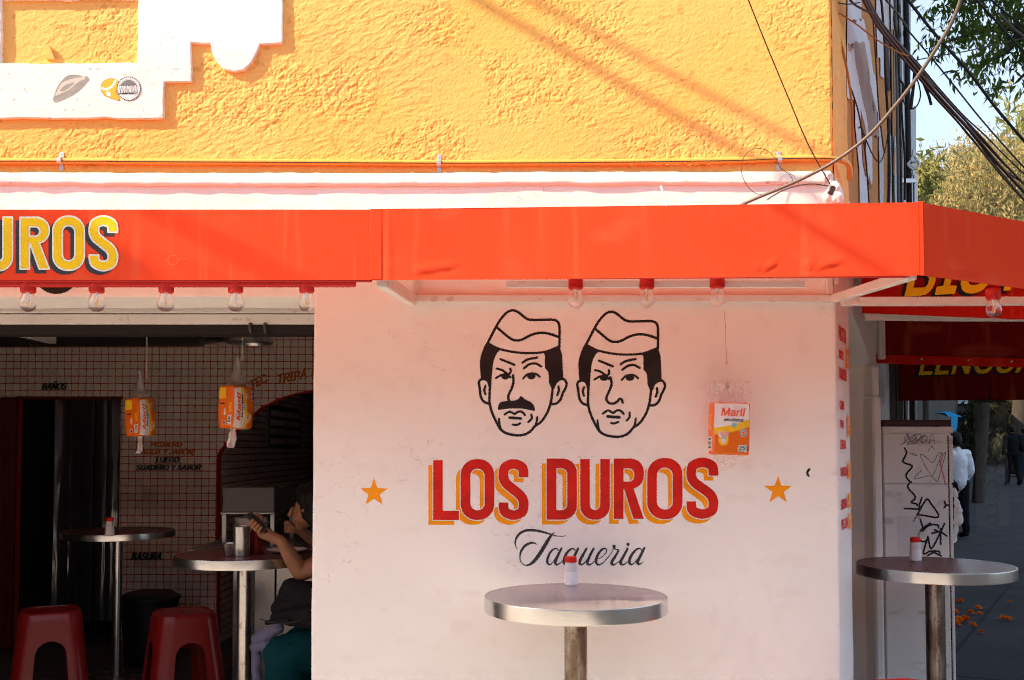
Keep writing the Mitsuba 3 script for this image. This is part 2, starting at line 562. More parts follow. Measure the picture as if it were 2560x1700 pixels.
def relief(x, z, y=0.0):
    """How far the painted lower wall bulges outwards, in metres."""
    p = np.stack(np.broadcast_arrays(np.asarray(x, float), np.asarray(y, float), np.asarray(z, float)), -1)
    return 0.006 * (meshkit.fbm(p * 2.2, 2, 3) - 0.5) + 0.0024 * (meshkit.fbm(p * 9.0, 2, 5) - 0.5)


def trowel(x, z):
    """The coarse trowelled stucco of the upper wall: streaks, lumps and pits, rougher in patches."""
    P = lambda a, b: np.stack([a, b, np.zeros_like(a)], -1)
    fb, no = meshkit.fbm, meshkit.noise
    ss = lambda a, b, q: (lambda k: k * k * (3 - 2 * k))(np.clip((q - a) / (b - a), 0, 1))
    wx = x + 0.03 * (fb(P(x * 14, z * 14), 3, 11) - 0.5)
    wz = z + 0.03 * (fb(P(x * 14, z * 14), 3, 12) - 0.5)
    ca, sa = np.cos(0.33), np.sin(0.33)
    u, v = wx * ca + wz * sa, -wx * sa + wz * ca
    rough = ss(0.34, 0.64, fb(P(x * 2.1 + 4, z * 2.7), 3, 16))
    patch = ss(0.42, 0.64, fb(P(x * 2.9, z * 3.5 + 5), 3, 17))
    f1 = fb(P(u * 24, v * 76), 5, 14)                      # trowel drags: plateaus with torn edges
    drag = ss(0.46, 0.495, f1) + 0.8 * ss(0.56, 0.585, f1)
    f2 = fb(P(u * 38, v * 58), 5, 15)
    crust = ss(0.49, 0.525, f2) + 0.8 * ss(0.56, 0.59, f2)
    grain = fb(P(x * 120, z * 120), 2, 18) - 0.5
    pits = ss(0.62, 0.70, fb(P(x * 85, z * 80), 2, 19))
    h = 0.00066 * drag * (0.25 + 0.75 * rough) + 0.00080 * crust * (0.10 + 0.90 * patch) + 0.0013 * grain * (0.25 + 0.6 * rough + 0.5 * patch) - 0.0020 * pits * (0.08 + 0.92 * patch)
    h += 0.011 * (fb(P(x * 1.4, z * 1.4), 2, 20) - 0.5) + 0.0011 * (no(P(x * 190, z * 210), 21) - 0.5)
    return h


Z_TOP = float(wall_xz(1280, 434)[1])                # upper edge of the white band
Z_BAND = float(wall_xz(1280, 464)[1])
x0, x1 = -2.75, XC + 0.004
gx = np.arange(x0, x1 + 1e-6, (x1 - x0) / 1340)
gz = np.arange(Z_TOP - 0.004, 3.72, 0.0031)
X, Z = np.meshgrid(gx, gz, indexing='ij')
H = trowel(X, Z)
edge = np.clip((X - (x1 - 0.02)) / 0.02, 0, 1)      # the wall's worn arris
Y = -H + 0.02 * (1 - np.sqrt(np.clip(1 - edge ** 2, 0, 1)))
Xj = X + 0.006 * (meshkit.fbm(np.stack([0 * X, Z * 30, Z * 0], -1), 3, 31) - 0.5) * edge
m = grid(np.stack([Xj, Y, Z], -1)); m.invert()
obj('upper_wall', m, 'orange_stucco', B, smooth=True, label='rough orange stucco of the upper wall')
rest = [cbox(-12, x0, -0.001, 0.3, Z_TOP, 7.2), cbox(x0, XC - 0.02, 0.0, 0.3, 3.70, 7.2), cbox(x0, XC - 0.03, 0.03, 0.3, Z_TOP, 3.70)]
obj('upper_wall', cat(rest), 'orange_stucco', B)
# side street upper wall, first strip orange in the shade
t_or = 0.50
def sgrid(t0, t1, z0, z1, nt, nz, out=0.0, amp=0.002, sc=9, seed=40):
    t, z = np.meshgrid(np.linspace(t0, t1, nt), np.linspace(z0, z1, nz), indexing='ij')
    o = out + amp * 2 * (meshkit.fbm(np.stack([t * sc, z * sc, t * 0], -1), 3, seed) - 0.5)
    P = np.array([XC, 0.0])[None, None] + U2 * t[..., None] + N2 * o[..., None]
    return grid(np.concatenate([P, z[..., None]], -1))


m = sgrid(0.0, t_or, Z_TOP - 0.1, 7.2, 30, 300, 0.0, 0.0035)
obj('side_wall', m, 'orange_stucco', B, smooth=True, label='shaded orange side wall round the corner')
Zs = 2.06                                            # top of the side doorway
NO = N2

# white lower wall: one continuous skin: door reveal, front, corner, menu pier, reveal of the side doorway
XD = float(wall_xz(783, 850)[0])
ZD = float(wall_xz(300, 743)[1])                    # underside of the lintel over the doorway


def rounded(path, r, n=6):
    p = np.asarray(path, float)
    out = [p[0]]
    for a, b, c in zip(p[:-2], p[1:-1], p[2:]):
        d1, d2 = (a - b) / np.linalg.norm(a - b), (c - b) / np.linalg.norm(c - b)
        ang = math.acos(np.clip(d1 @ d2, -1, 1))
        k = min(r / math.tan(ang / 2), 0.45 * min(np.linalg.norm(a - b), np.linalg.norm(c - b)))
        for s in np.linspace(0, 1, n):
            out.append((1 - s) ** 2 * (b + d1 * k) + 2 * s * (1 - s) * b + s * s * (b + d2 * k))
    out.append(p[-1])
    return np.array(out)


def skin(path, z0, z1, dz, ds=0.012, r=0.018, seed=0, amp=1.0, lean=None):
    p = rounded(path, r)
    seg = np.linalg.norm(np.diff(p, axis=0), axis=1)
    s = np.concatenate([[0], np.cumsum(seg)])
    q = np.unique(np.concatenate([s, np.arange(0, s[-1], ds)]))
    xy = np.stack([np.interp(q, s, p[:, k]) for k in (0, 1)], -1)
    tang = np.gradient(xy, q, axis=0); tang /= np.linalg.norm(tang, axis=1, keepdims=True)
    nrm = np.stack([tang[:, 1], -tang[:, 0]], -1)
    zz = np.linspace(z0, z1, max(2, int((z1 - z0) / dz)))
    Xg = np.repeat(xy[:, None, 0], len(zz), 1); Yg = np.repeat(xy[:, None, 1], len(zz), 1)
    Zg = np.repeat(zz[None], len(xy), 0)
    h = relief(Xg, Zg, Yg) * amp
    Pg = np.stack([Xg + nrm[:, None, 0] * h, Yg + nrm[:, None, 1] * h, Zg], -1)
    if lean is not None:
        Pg = lean(Pg)
    return grid(Pg)


ta, tb = 0.45, 1.50
pier = [(XD + 0.01, 0.34), (XD, 0.0), (XC, 0.0), tuple(side(ta, 0, 0)[:2]), tuple(side(ta, -0.32, 0)[:2])]
m = skin(pier, 0.0, Z_TOP, 0.014)
m.invert()
obj('lower_wall', m, 'lower_plaster', B, smooth=40, label='white plaster pier that carries the mural')
# core so that no light leaks, and the lintel over the doorway
xs = np.arange(-12, XD + 1e-6, 0.014)
prof_y = [0.33, 0.15, 0.012, 0.003, 0.0, 0.0]
zs = np.concatenate([[ZD, ZD, ZD + 0.002, ZD + 0.012], np.linspace(ZD + 0.03, Z_TOP, 38)])
ys = np.concatenate([[0.33, 0.012, 0.003, 0.0], np.zeros(38)])
Xg, Zg = np.meshgrid(np.linspace(-3.6, XD + 0.05, 250), zs, indexing='ij')
Yg = np.broadcast_to(ys, Xg.shape)
wob = 0.010 * (meshkit.fbm(np.stack([Xg * 3.2, 0 * Xg, 0 * Xg], -1), 3, 8) - 0.5) * (Zg < ZD + 0.05)
m = grid(np.stack([Xg, Yg - relief(Xg, Zg) + 0.0012, Zg + wob], -1)); m.invert()
obj('lintel', m, 'lower_plaster', B, smooth=40, label='pinkish plaster above the wide doorway')
obj('lower_wall', cbox(-12, -3.3, 0.0, 0.33, 0, Z_TOP), 'lower_plaster', B)
sp0, sp1 = side(tb, 0, 0), side(tb, -0.45, 0)
far = [tuple(sp1[:2]), tuple(sp0[:2]), tuple(side(1.86, 0, 0)[:2]), tuple(side(1.86, -0.1, 0)[:2])]
m = skin(far, 0.0, Zs + 0.75, 0.02, amp=2.2); m.invert()
obj('door_jamb', m, 'lower_plaster', B, smooth=40, label='greyish far jamb of the side doorway')
# head of the side doorway: sloping soffit
hd = []
for t0, t1 in ((ta - 0.001, tb + 0.001),):
    a = [side(t0, -0.0, 2.28), side(t1, -0.0, Zs), side(t1, -0.34, Zs - 0.005), side(t0, -0.34, 2.275)]
    b = [side(t0, -0.0, Z_TOP), side(t1, -0.0, Z_TOP), side(t1, -0.34, Z_TOP), side(t0, -0.34, Z_TOP)]
    hd.append(trimesh.convex.convex_hull(np.array(a + b)))
obj('door_head', cat(hd), 'lower_plaster', B)
obj('roof', cbox(-12, XC + 3.5, 0.0, 12.3, 7.0, 7.2), 'room_ceiling', B)
# back faces of the white wall above the ledge, white band
sag = lambda x: 0.003 * np.sin(x * 1.7) + 0.004 * (meshkit.fbm(np.stack([x * 4, 0 * x, 0 * x], -1), 3, 51) - 0.5)
xs = np.linspace(-7, XC - 0.045, 720)
pz = [(0.0, 0.004), (-0.012, 0.002), (-0.0165, -0.006), (-0.018, -0.02)] + [(-0.018, -0.02 - (Z_TOP - Z_BAND - 0.03) * k / 5) for k in range(1, 6)] + [(-0.015, -(Z_TOP - Z_BAND) + 0.002), (-0.008, -(Z_TOP - Z_BAND)), (0.0, -(Z_TOP - Z_BAND))]
Pg = np.zeros((len(xs), len(pz), 3))
for k, (oy, oz) in enumerate(pz):
    rough = 0.0075 * (meshkit.fbm(np.stack([xs * 14, 0 * xs + oz * 9, 0 * xs], -1), 4, 52) - 0.5)
    rz = 0.008 * (meshkit.fbm(np.stack([xs * 9, 0 * xs, 0 * xs], -1), 4, 53 if k < 5 else 54) - 0.5)
    Pg[:, k] = np.stack([xs, oy + rough * (oy != 0), Z_TOP + oz + sag(xs) + rz], -1)
m = grid(Pg)
obj('cornice', m, 'white_plaster', B, smooth=60, label='uneven white plaster band between orange and white walls')
# the broken end of the band at the corner
rng = np.random.default_rng(5)
chunks = []
for cx_, cz_, s in ((-0.03, -0.012, 0.028), (-0.02, -0.040, 0.022), (0.0, -0.062, 0.03), (-0.012, -0.085, 0.026), (0.012, -0.10, 0.030), (-0.03, -0.105, 0.02), (0.016, -0.075, 0.022)):
    q = trimesh.creation.icosphere(2, s)
    q.vertices *= 1 + 0.55 * (meshkit.fbm(q.vertices * 70 + cx_ * 50, 3, 61)[:, None] - 0.5)
    q.vertices *= (1.0, 0.62, 1.0)
    q.apply_translation((XC + cx_, 0.002, Z_TOP + cz_))
    chunks.append(q)
obj('broken_plaster', cat(chunks), 'lower_plaster', B, label='crumbling plaster at the end of the white band')

# moulded white surround of the blind window
MW = [(411.7, 299.5), (413.5, 207.6), (482.7, 207.6), (482.7, 113), (528, 113), (532, 136), (540, 156), (561, 175), (586.5, 182), (612, 178.5), (630, 160), (643, 132), (650, 115), (705, 113), (708.6, 0), (708.6, -420), (-900, -420), (-900, 299.5)]
hole = [(8, 162.5), (349, 162.5), (350, 3), (10, 3)]


def wobble(poly, amp, seed, step=0.012):
    def ring(r):
        c = np.array(r.coords)[:-1]
        out = []
        for a, b in zip(c, np.roll(c, -1, 0)):
            k = max(1, int(np.linalg.norm(b - a) / step))
            out += [a + (b - a) * s / k for s in range(k)]
        q = np.array(out)
        w = meshkit.fbm(np.stack([q[:, 0] * 11, q[:, 1] * 11, 0 * q[:, 0]], -1), 3, seed) - 0.5
        w2 = meshkit.fbm(np.stack([q[:, 0] * 11, q[:, 1] * 11, 0 * q[:, 0] + 7], -1), 3, seed + 1) - 0.5
        return q + amp * np.stack([w, w2], -1)
    return Polygon(ring(poly.exterior), [ring(i) for i in poly.interiors]).buffer(0)


sur = to_wall(Polygon(MW, [hole]))
sur = wobble(sur, 0.012, 70)
lay, tt = [], 0.021
for inset, o0, o1 in ((0.0, -0.012, tt - 0.003), (0.003, tt - 0.003, tt)):
    q = sur.buffer(-inset)
    mm = extrude(q, o1 - o0)
    lay.append(place(mm, (0, -o0, 0), (1, 0, 0), (0, 0, 1)))
obj('window_surround', cat(lay), 'white_plaster', B, label='stepped white plaster surround with a half round drop')
q = [wall_xz(a, b) for a, b in ((118, 150), (140, 150), (133, 132), (128, 118), (124, 132))]
mm = place(extrude(Polygon(q), 0.018), (0, 0, 0), (1, 0, 0), (0, 0, 1))
obj('plaster_drip', mm, 'orange_stucco', B, label='orange plaster drip inside the blind window')

# ---------------------------------------------------------------- mural
def on_wall(poly, lift=0.0016, edge=0.016, px=True):
    w = to_wall(poly) if px else poly
    w = w.simplify(0.00035)
    m = flat(w, edge)
    x, z = m.vertices[:, 0].copy(), m.vertices[:, 1].copy()
    m.vertices = np.stack([x, -relief(x, z) - lift, z], -1)
    return m


ZX = lambda pts: [(1150 + x / 4.127, 740 + y / 4.127) for x, y in pts]
W0 = 26 / 4.127


def head(dx, dy, bearded):
    g = []
    sh = lambda pts: ZX([(x + dx, y + dy) for x, y in pts])
    def s(pts, w=1.0):
        g.append(stroke(sh(pts), W0 * w))
    s([(283, 490), (330, 400), (375, 312), (430, 226), (490, 166), (545, 148), (602, 168), (655, 212), (700, 240), (760, 248), (880, 245), (960, 245), (1003, 262), (1024, 303), (1027, 400), (1025, 525)])
    s([(372, 318), (440, 375), (520, 440), (585, 460), (650, 446), (740, 400), (830, 380), (920, 390), (1022, 425)])
    s([(283, 486), (400, 545), (560, 580), (720, 590), (880, 576), (1022, 522)], 0.9)
    g.append(Polygon(sh([(278, 478), (296, 492), (340, 515), (400, 545), (405, 562), (380, 585), (352, 640), (336, 700), (328, 780), (322, 850), (319, 905), (303, 905), (290, 880), (262, 862), (222, 858), (214, 800), (208, 690), (216, 630), (235, 570), (255, 520)])).buffer(1.0))
    g.append(Polygon(sh([(866, 582), (940, 558), (1022, 520), (1036, 565), (1050, 610), (1054, 700), (1060, 850), (1030, 858), (988, 888), (962, 944), (943, 944), (930, 912), (922, 895), (918, 800), (905, 768), (882, 745), (879, 690), (880, 612)])).buffer(1.0))
    s([(312, 890), (305, 1000), (304, 1090), (320, 1170), (350, 1250), (390, 1330), (420, 1378), (470, 1413), (540, 1433), (620, 1438), (690, 1420), (738, 1385), (772, 1342), (830, 1304), (880, 1238), (915, 1170), (938, 1090), (950, 1010), (957, 935)])
    s([(300, 1112), (250, 1093), (215, 1040), (203, 950), (194, 892), (214, 864), (255, 858), (288, 880), (304, 925)])
    s([(263, 928), (250, 970), (262, 1013)], 0.95)
    s([(955, 1115), (1000, 1106), (1040, 1062), (1060, 1000), (1090, 950), (1098, 900), (1075, 862), (1035, 860), (990, 892), (965, 945)])
    s([(1015, 935), (1020, 975), (1003, 1022)], 0.95)
    s([(418, 653), (560, 711)], 0.95)
    s([(644, 688), (700, 655), (796, 636)], 0.95)
    s([(659, 746), (715, 706), (780, 698), (838, 727)], 0.95)
    s([(378, 750), (430, 764), (480, 798), (502, 806), (524, 780), (518, 750)], 0.9)
    s([(372, 846), (430, 815), (490, 812), (520, 842)], 0.85)
    g.append(affinity.scale(Point(*sh([(468, 828)])[0]).buffer(1), 42 / 4.127, 34 / 4.127))
    s([(653, 851), (690, 813), (745, 799), (790, 808), (822, 834)], 0.85)
    g.append(affinity.scale(Point(*sh([(736, 828)])[0]).buffer(1), 44 / 4.127, 33 / 4.127))
    s([(402, 1268), (409, 1330), (424, 1380)], 0.85)
    s([(797, 1250), (790, 1300), (774, 1345)], 0.85)
    if bearded:
        s([(546, 820), (552, 880), (535, 950), (505, 1010), (497, 1050), (507, 1085)])
        g.append(smoothpoly(sh([(391, 1165), (398, 1122), (425, 1094), (500, 1081), (560, 1080), (602, 1062), (630, 1033), (665, 1064), (720, 1090), (757, 1122), (772, 1168), (764, 1188), (735, 1179), (640, 1163), (540, 1160), (440, 1170), (402, 1176)]), 4))
        s([(460, 1224), (487, 1204), (513, 1195), (538, 1203), (562, 1218), (590, 1200), (620, 1191), (650, 1205), (670, 1230)], 0.9)
        s([(511, 1255), (628, 1264)], 1.05)
        s([(545, 1326), (585, 1331), (620, 1314)], 0.9)
        s([(735, 1222), (740, 1262), (705, 1299)], 0.9)
    else:
        s([(536, 826), (548, 885), (531, 950), (500, 1015), (495, 1055), (524, 1090), (575, 1094), (610, 1070), (632, 1045), (652, 1055), (664, 1085)])
        s([(458, 1199), (487, 1176), (514, 1166), (540, 1178), (563, 1192), (592, 1172), (620, 1163), (650, 1176), (673, 1201)], 0.9)
        s([(506, 1228), (628, 1238)], 1.15)
        s([(544, 1295), (574, 1300), (616, 1285)], 0.9)
        s([(734, 1190), (733, 1235), (702, 1270)], 0.9)
    return unary_union(g)


obj('painted_head', on_wall(head(0, 0, True)), 'black_paint', B, label='painted black head in a cap with a thick moustache')
obj('painted_head', on_wall(head(1016, 15, False)), 'black_paint', B, label='painted black head in a cap without moustache')


def rrect(x0, y0, x1, y1, r):
    r = min(r, (x1 - x0) / 2 - 0.01, (y1 - y0) / 2 - 0.01)
    return sbox(x0 + r, y0 + r, x1 - r, y1 - r).buffer(r, quad_segs=10)


def glyph(ch, x0, x1, yt, yb, w, k=1.0):
    """Condensed sign painter's capitals in a box (y downwards); w: stroke."""
    W, Hh = x1 - x0, yb - yt
    R = 0.47 * W
    if ch == 'L':
        return unary_union([sbox(x0, yt, x0 + w, yb), sbox(x0, yb - w * 0.95, x1, yb)])
    if ch == 'O':
        return rrect(x0, yt, x1, yb, R).difference(rrect(x0 + w, yt + w, x1 - w, yb - w, R - w * 0.8))
    if ch == 'D':
        o = unary_union([sbox(x0, yt, x0 + R, yb), rrect(x0, yt, x1, yb, R)])
        i = unary_union([sbox(x0 + w, yt + w, x0 + w + 0.2 * W, yb - w), rrect(x0 + w, yt + w, x1 - w, yb - w, R - w * 0.8)])
        return o.difference(i)
    if ch == 'U':
        o = unary_union([sbox(x0, yt, x1, yt + Hh * 0.5), rrect(x0, yt, x1, yb, R)])
        i = unary_union([sbox(x0 + w, yt - 5, x1 - w, yt + Hh * 0.5), rrect(x0 + w, yt + w, x1 - w, yb - w, R - w * 0.8)])
        return o.difference(i)
    if ch == 'R':
        h = Hh * 0.50
        o = unary_union([sbox(x0, yt, x0 + R, yt + h), rrect(x0, yt, x1, yt + h, 0.44 * W)])
        i = unary_union([sbox(x0 + w, yt + w, x0 + w + 0.15 * W, yt + h - w * 0.75), rrect(x0 + w, yt + w, x1 - w, yt + h - w * 0.75, 0.44 * W - w * 0.8)])
        bowl = o.difference(i)
        leg = Polygon([(x0 + w * 1.02, yt + h - w * 0.2), (x0 + w * 1.9, yt + h - w * 0.5), (x1, yb), (x1 - w * 1.08, yb)])
        return unary_union([sbox(x0, yt, x0 + w, yb), bowl, leg])
    if ch == 'S':
        a = w / 2
        l, r_, t, b = x0 + a, x1 - a, yt + a, yb - a
        p = [(r_, yt + 0.295 * Hh), (r_, yt + 0.22 * Hh), (r_ - 0.06 * W, t + 0.05 * Hh), ((l + r_) / 2, t), (l + 0.06 * W, t + 0.05 * Hh), (l, yt + 0.22 * Hh), (l, yt + 0.31 * Hh), (l + 0.10 * W, yt + 0.405 * Hh), ((l + r_) / 2, yt + 0.50 * Hh),
             (r_ - 0.10 * W, yt + 0.60 * Hh), (r_, yt + 0.70 * Hh), (r_, yb - 0.22 * Hh), (r_ - 0.06 * W, b - 0.05 * Hh), ((l + r_) / 2, b), (l + 0.06 * W, b - 0.05 * Hh), (l, yb - 0.22 * Hh), (l, yb - 0.285 * Hh)]
        return stroke(p, w, 8, cap='flat')
    raise KeyError(ch)


def scaled(ps, ox, oy, s):
    return affinity.affine_transform(ps, [1 / s, 0, 0, 1 / s, ox, oy])


LETTERS = [('L', 217, 385, 132, 522), ('O', 397, 615, 125, 522), ('S', 645, 838, 125, 522), ('D', 958, 1155, 122, 520), ('U', 1177, 1370, 125, 520), ('R', 1397, 1592, 122, 515), ('O', 1615, 1845, 118, 517), ('S', 1872, 2078, 115, 515)]
sign = thing(B + '__shop_lettering', None, None)
solid = [glyph(c, a, b, t, d, 62) for c, a, b, t, d in LETTERS]
allred = unary_union(solid)
for g in solid:
    obj('letter', on_wall(scaled(g, 1000, 1100, 2.613), 0.0020), 'red_paint', sign)
shade = unary_union([affinity.translate(g, -31, 32) for g in solid]).difference(allred.buffer(7))
obj('drop_shade', on_wall(scaled(shade, 1000, 1100, 2.613), 0.0016), 'orange_paint', sign)
halo = allred.buffer(7).difference(allred).difference(unary_union([affinity.translate(g, -31, 32) for g in solid]).buffer(-400))
# script word
TQ = lambda pts: [(1270 + x / 6.558, 1300 + y / 6.558) for x, y in pts]
def bq(pts, ws):
    return brush(TQ(pts), [w / 6.558 for w in ws])
script = [
    bq([(152, 478), (125, 420), (118, 360), (140, 285), (200, 215), (290, 172), (390, 165), (500, 178), (610, 205), (700, 235), (790, 260), (880, 268), (960, 256)], [6, 16, 26, 34, 40, 42, 42, 40, 34, 24, 14, 12, 5]),
    bq([(775, 198), (735, 222), (700, 262), (650, 340), (590, 440), (520, 555), (440, 660), (370, 722), (300, 745), (245, 725), (205, 675), (195, 600), (215, 510), (270, 430), (340, 385), (400, 372), (450, 385), (480, 408)], [5, 18, 40, 56, 60, 60, 56, 40, 20, 12, 14, 22, 34, 42, 40, 32, 18, 5]),
]
def script_a(ox):
    return [bq([(ox + 210, 500), (ox + 185, 468), (ox + 140, 475), (ox + 80, 530), (ox + 40, 620), (ox + 32, 690), (ox + 58, 728), (ox + 100, 720), (ox + 150, 650), (ox + 200, 560)], [16, 18, 26, 36, 42, 40, 28, 18, 16, 14]),
            bq([(ox + 262, 465), (ox + 225, 540), (ox + 180, 640), (ox + 162, 700), (ox + 185, 732), (ox + 230, 715), (ox + 275, 670)], [34, 40, 42, 42, 32, 18, 8])]
script += script_a(612)
script += [bq([(1100, 500), (1072, 470), (1030, 476), (970, 530), (925, 620), (912, 690), (935, 728), (975, 715), (1030, 650), (1080, 570)], [16, 20, 28, 40, 44, 42, 28, 18, 16, 14]),
           bq([(1150, 465), (1110, 545), (1060, 660), (1010, 780), (975, 860)], [34, 42, 44, 42, 36])]
script += [bq([(1285, 468), (1245, 540), (1190, 640), (1172, 700), (1198, 732), (1250, 705), (1320, 610), (1375, 520)], [34, 40, 46, 44, 30, 18, 14, 12]),
           bq([(1402, 468), (1360, 545), (1312, 650), (1300, 705), (1325, 733), (1375, 715), (1425, 660)], [34, 42, 44, 42, 30, 18, 10])]
script += [bq([(1445, 650), (1530, 610), (1600, 545), (1618, 490), (1585, 466), (1530, 490), (1465, 580), (1440, 670), (1462, 725), (1510, 728), (1580, 680), (1640, 600)], [10, 12, 16, 18, 24, 36, 44, 44, 34, 20, 14, 10])]
script += [bq([(1600, 660), (1680, 560), (1735, 450)], [10, 12, 14]), bq([(1738, 430), (1738, 445), (1760, 480), (1815, 490)], [56, 52, 14, 24]), bq([(1812, 492), (1780, 560), (1720, 650), (1695, 705), (1720, 732), (1775, 715), (1850, 650)], [26, 36, 46, 46, 30, 18, 8])]
script += [bq([(1960, 465), (1920, 545), (1862, 650), (1845, 705), (1870, 732), (1925, 715), (1985, 660)], [34, 40, 46, 44, 30, 18, 8]), Point(*TQ([(1966, 398)])[0]).buffer(27 / 6.558)]
script += [bq([(2190, 500), (2165, 466), (2110, 478), (2040, 550), (1995, 640), (1990, 700), (2015, 728), (2060, 715), (2120, 640), (2185, 550)], [16, 18, 28, 42, 46, 42, 28, 18, 16, 14]),
           bq([(2235, 458), (2190, 545), (2140, 650), (2120, 700), (2140, 725), (2180, 712), (2215, 680)], [34, 42, 46, 44, 30, 16, 6])]
obj('script_lettering', on_wall(unary_union(script)), 'shadow_ink', B, label='black handwritten word under the red shop name')


def star(cx, cy, r):
    p = []
    for k in range(10):
        a = -math.pi / 2 + k * math.pi / 5
        q = r if k % 2 == 0 else r * 0.40
        p.append((cx + q * math.cos(a), cy + q * math.sin(a)))
    return Polygon(p)


obj('painted_star', on_wall(star(935, 1232, 36)), 'orange_paint', B)
obj('painted_star', on_wall(star(1945, 1226, 36)), 'orange_paint', B)
obj('painted_disc', on_wall(Point(141, 678).buffer(57)), 'black_paint', B, label='black painted disc above the doorway')
obj('chipped_hole', on_wall(smoothpoly([(2020, 1172), (2026, 1172), (2021, 1182), (2024, 1192), (2018, 1190), (2015, 1180)])), 'black_paint', B, label='small dark chip in the white wall')
# painted menu on the pier's side
pr = [('PASTOR', 806, 852, 1), ('BISTEC', 872, 898, 1), ('SUADERO', 912, 948, 1), ('CARNE', 996, 1024, 1), ('TRIPA', 1044, 1070, 1), ('LENGUA', 1093, 1122, 1), ('CAMPECHANO', 1162, 1190, 1), ('GRINGA', 1240, 1272, 1), ('VOLCAN', 1290, 1322, 1)]
def pier_z(py, t):
    p = side(t, 0, 0)
    d = p[1] + WALL
    return float(wall_xz(1280, py, d)[1])
for w, y0, y1, _ in pr:
    z = pier_z(y1, 0.14)
    h = (pier_z(y0, 0.14) - z)
    o = side(0.055, 0.004, z)
    ln = len(w)
    mm = text(w, h * 0.75, o, [U2[0], U2[1], 0], [0, 0, 1], 0.001, True, min(0.9, 0.19 / (ln * 0.72 * h * 0.75)))
    obj('menu_item', mm, 'red_paint', B)
for w, y0, y1 in (('$22', 858, 920), ('$34', 1028, 1090), ('$45', 1145, 1195), ('$55', 1225, 1268), ('$65', 1272, 1320)):
    z = pier_z(y1, 0.35)
    h = (pier_z(y0, 0.35) - z)
    o = side(0.285, 0.004, z)
    obj('menu_price', text(w, h * 0.75, o, [U2[0], U2[1], 0], [0, 0, 1], 0.001, True, 0.115 / (3 * 0.72 * h * 0.75)), 'orange_paint', B)

# ---------------------------------------------------------------- doorway: shutter rail, beam
pbr('beam_black', (0.012, 0.011, 0.011), 0.45)
sh = thing(B + '__shutter', None, None)
obj('slat', cbox(-3.4, XD - 0.01, 0.36, 0.385, float(wall_xz(1280, 784, 4.56)[1]) + 0.004, ZD + 0.08, 0.002), 'white_metal', sh)
zb = float(wall_xz(1280, 838, 4.6)[1])
zm = float(wall_xz(1280, 811, 4.57)[1])
obj('bottom_rail', cbox(-3.4, XD - 0.012, 0.365, 0.41, zm, float(wall_xz(1280, 784, 4.56)[1]), 0.004), 'white_metal', sh)
obj('steel_beam', cat(cbox(-3.4, XD, 0.37, 0.46, zb, zm - 0.002, 0.004), cbox(-3.4, XD, 0.385, 0.40, zb - 0.008, zb, 0.0)), 'beam_black', B)
obj('shutter_guide', cbox(XD - 0.02, XD + 0.04, 0.345, 0.42, 0.05, ZD + 0.05, 0.003), 'dark_steel', B)
hooks = []
for px in (628, 665):
    c = at(px, 822, 4.56)
    hooks.append(tube([c + (0, 0.01, 0.022), c + (-0.004, -0.014, 0.02), c + (0, -0.016, -0.012), c + (0.004, 0.0, -0.026)], 0.006))
obj('hook', hooks[0], 'dark_steel', B); obj('hook', hooks[1], 'dark_steel', B)
# ---------------------------------------------------------------- awnings
def valance(a, b, z0, z1, bulge=None, step=0.012, amp=0.006):
    a, b = np.asarray(a, float), np.asarray(b, float)
    L = np.linalg.norm(b - a)
    n = int(L / step) + 1
    s, z = np.meshgrid(np.linspace(0, L, n), np.linspace(0, 1, 26), indexing='ij')
    dirn = (b - a) / L
    nrm = np.array([dirn[1], -dirn[0]])
    o = amp * (meshkit.fbm(np.stack([s * 1.5, z * 0.7, 0 * s], -1), 2, 81) - 0.5)
    if bulge is not None:
        o = o + bulge(s, z)
    P = a[None, None] + dirn * s[..., None] + nrm * o[..., None]
    zz = z0 + (z1 - z0) * z
    return grid(np.concatenate([P, zz[..., None]], -1))


DA = 3.20
YA = DA - WALL
zA1 = float(wall_xz(1280, 524, DA)[1]); zA0 = float(wall_xz(1280, 700, DA)[1])
xa = float(wall_xz(930, 610, DA)[0]); xb = float(wall_xz(958, 610, DA)[0])
AW = thing('front_awning', 'red fabric awning with yellow shop lettering over the doorway', 'awning')
fold = lambda s, z: 0.004 * np.sin(s * 2.1 + 1.0) * (1 - z) - 0.012 * np.clip((s - (9 + xa - 0.03)) / 0.04, 0, 1)
obj('valance', valance((-9, YA), (xb + 0.02, YA), zA0, zA1, None, 0.02, 0.0006), 'awning_cloth', AW, smooth=True)
ZR = 2.53
obj('seam_strip', cbox(xa - 0.004, xb - 0.004, YA - 0.0062, YA - 0.0012, zA0 + 0.001, zA1 + 0.001, 0.001), 'awning_cloth', AW, label='stitched vertical seam strip at the awning end')
def roof(a, b, wa, wb, z1, zr, step=0.05):
    a, b, wa, wb = (np.asarray(q, float) for q in (a, b, wa, wb))
    n = max(3, int(np.linalg.norm(b - a) / step))
    u, v = np.meshgrid(np.linspace(0, 1, n), np.linspace(0, 1, 14), indexing='ij')
    f = a[None, None] * (1 - u[..., None]) + b[None, None] * u[..., None]
    w = wa[None, None] * (1 - u[..., None]) + wb[None, None] * u[..., None]
    P = f * (1 - v[..., None]) + w * v[..., None]
    z = z1 + (zr - z1) * v - 0.02 * np.sin(np.pi * v)
    return grid(np.concatenate([P, z[..., None]], -1))


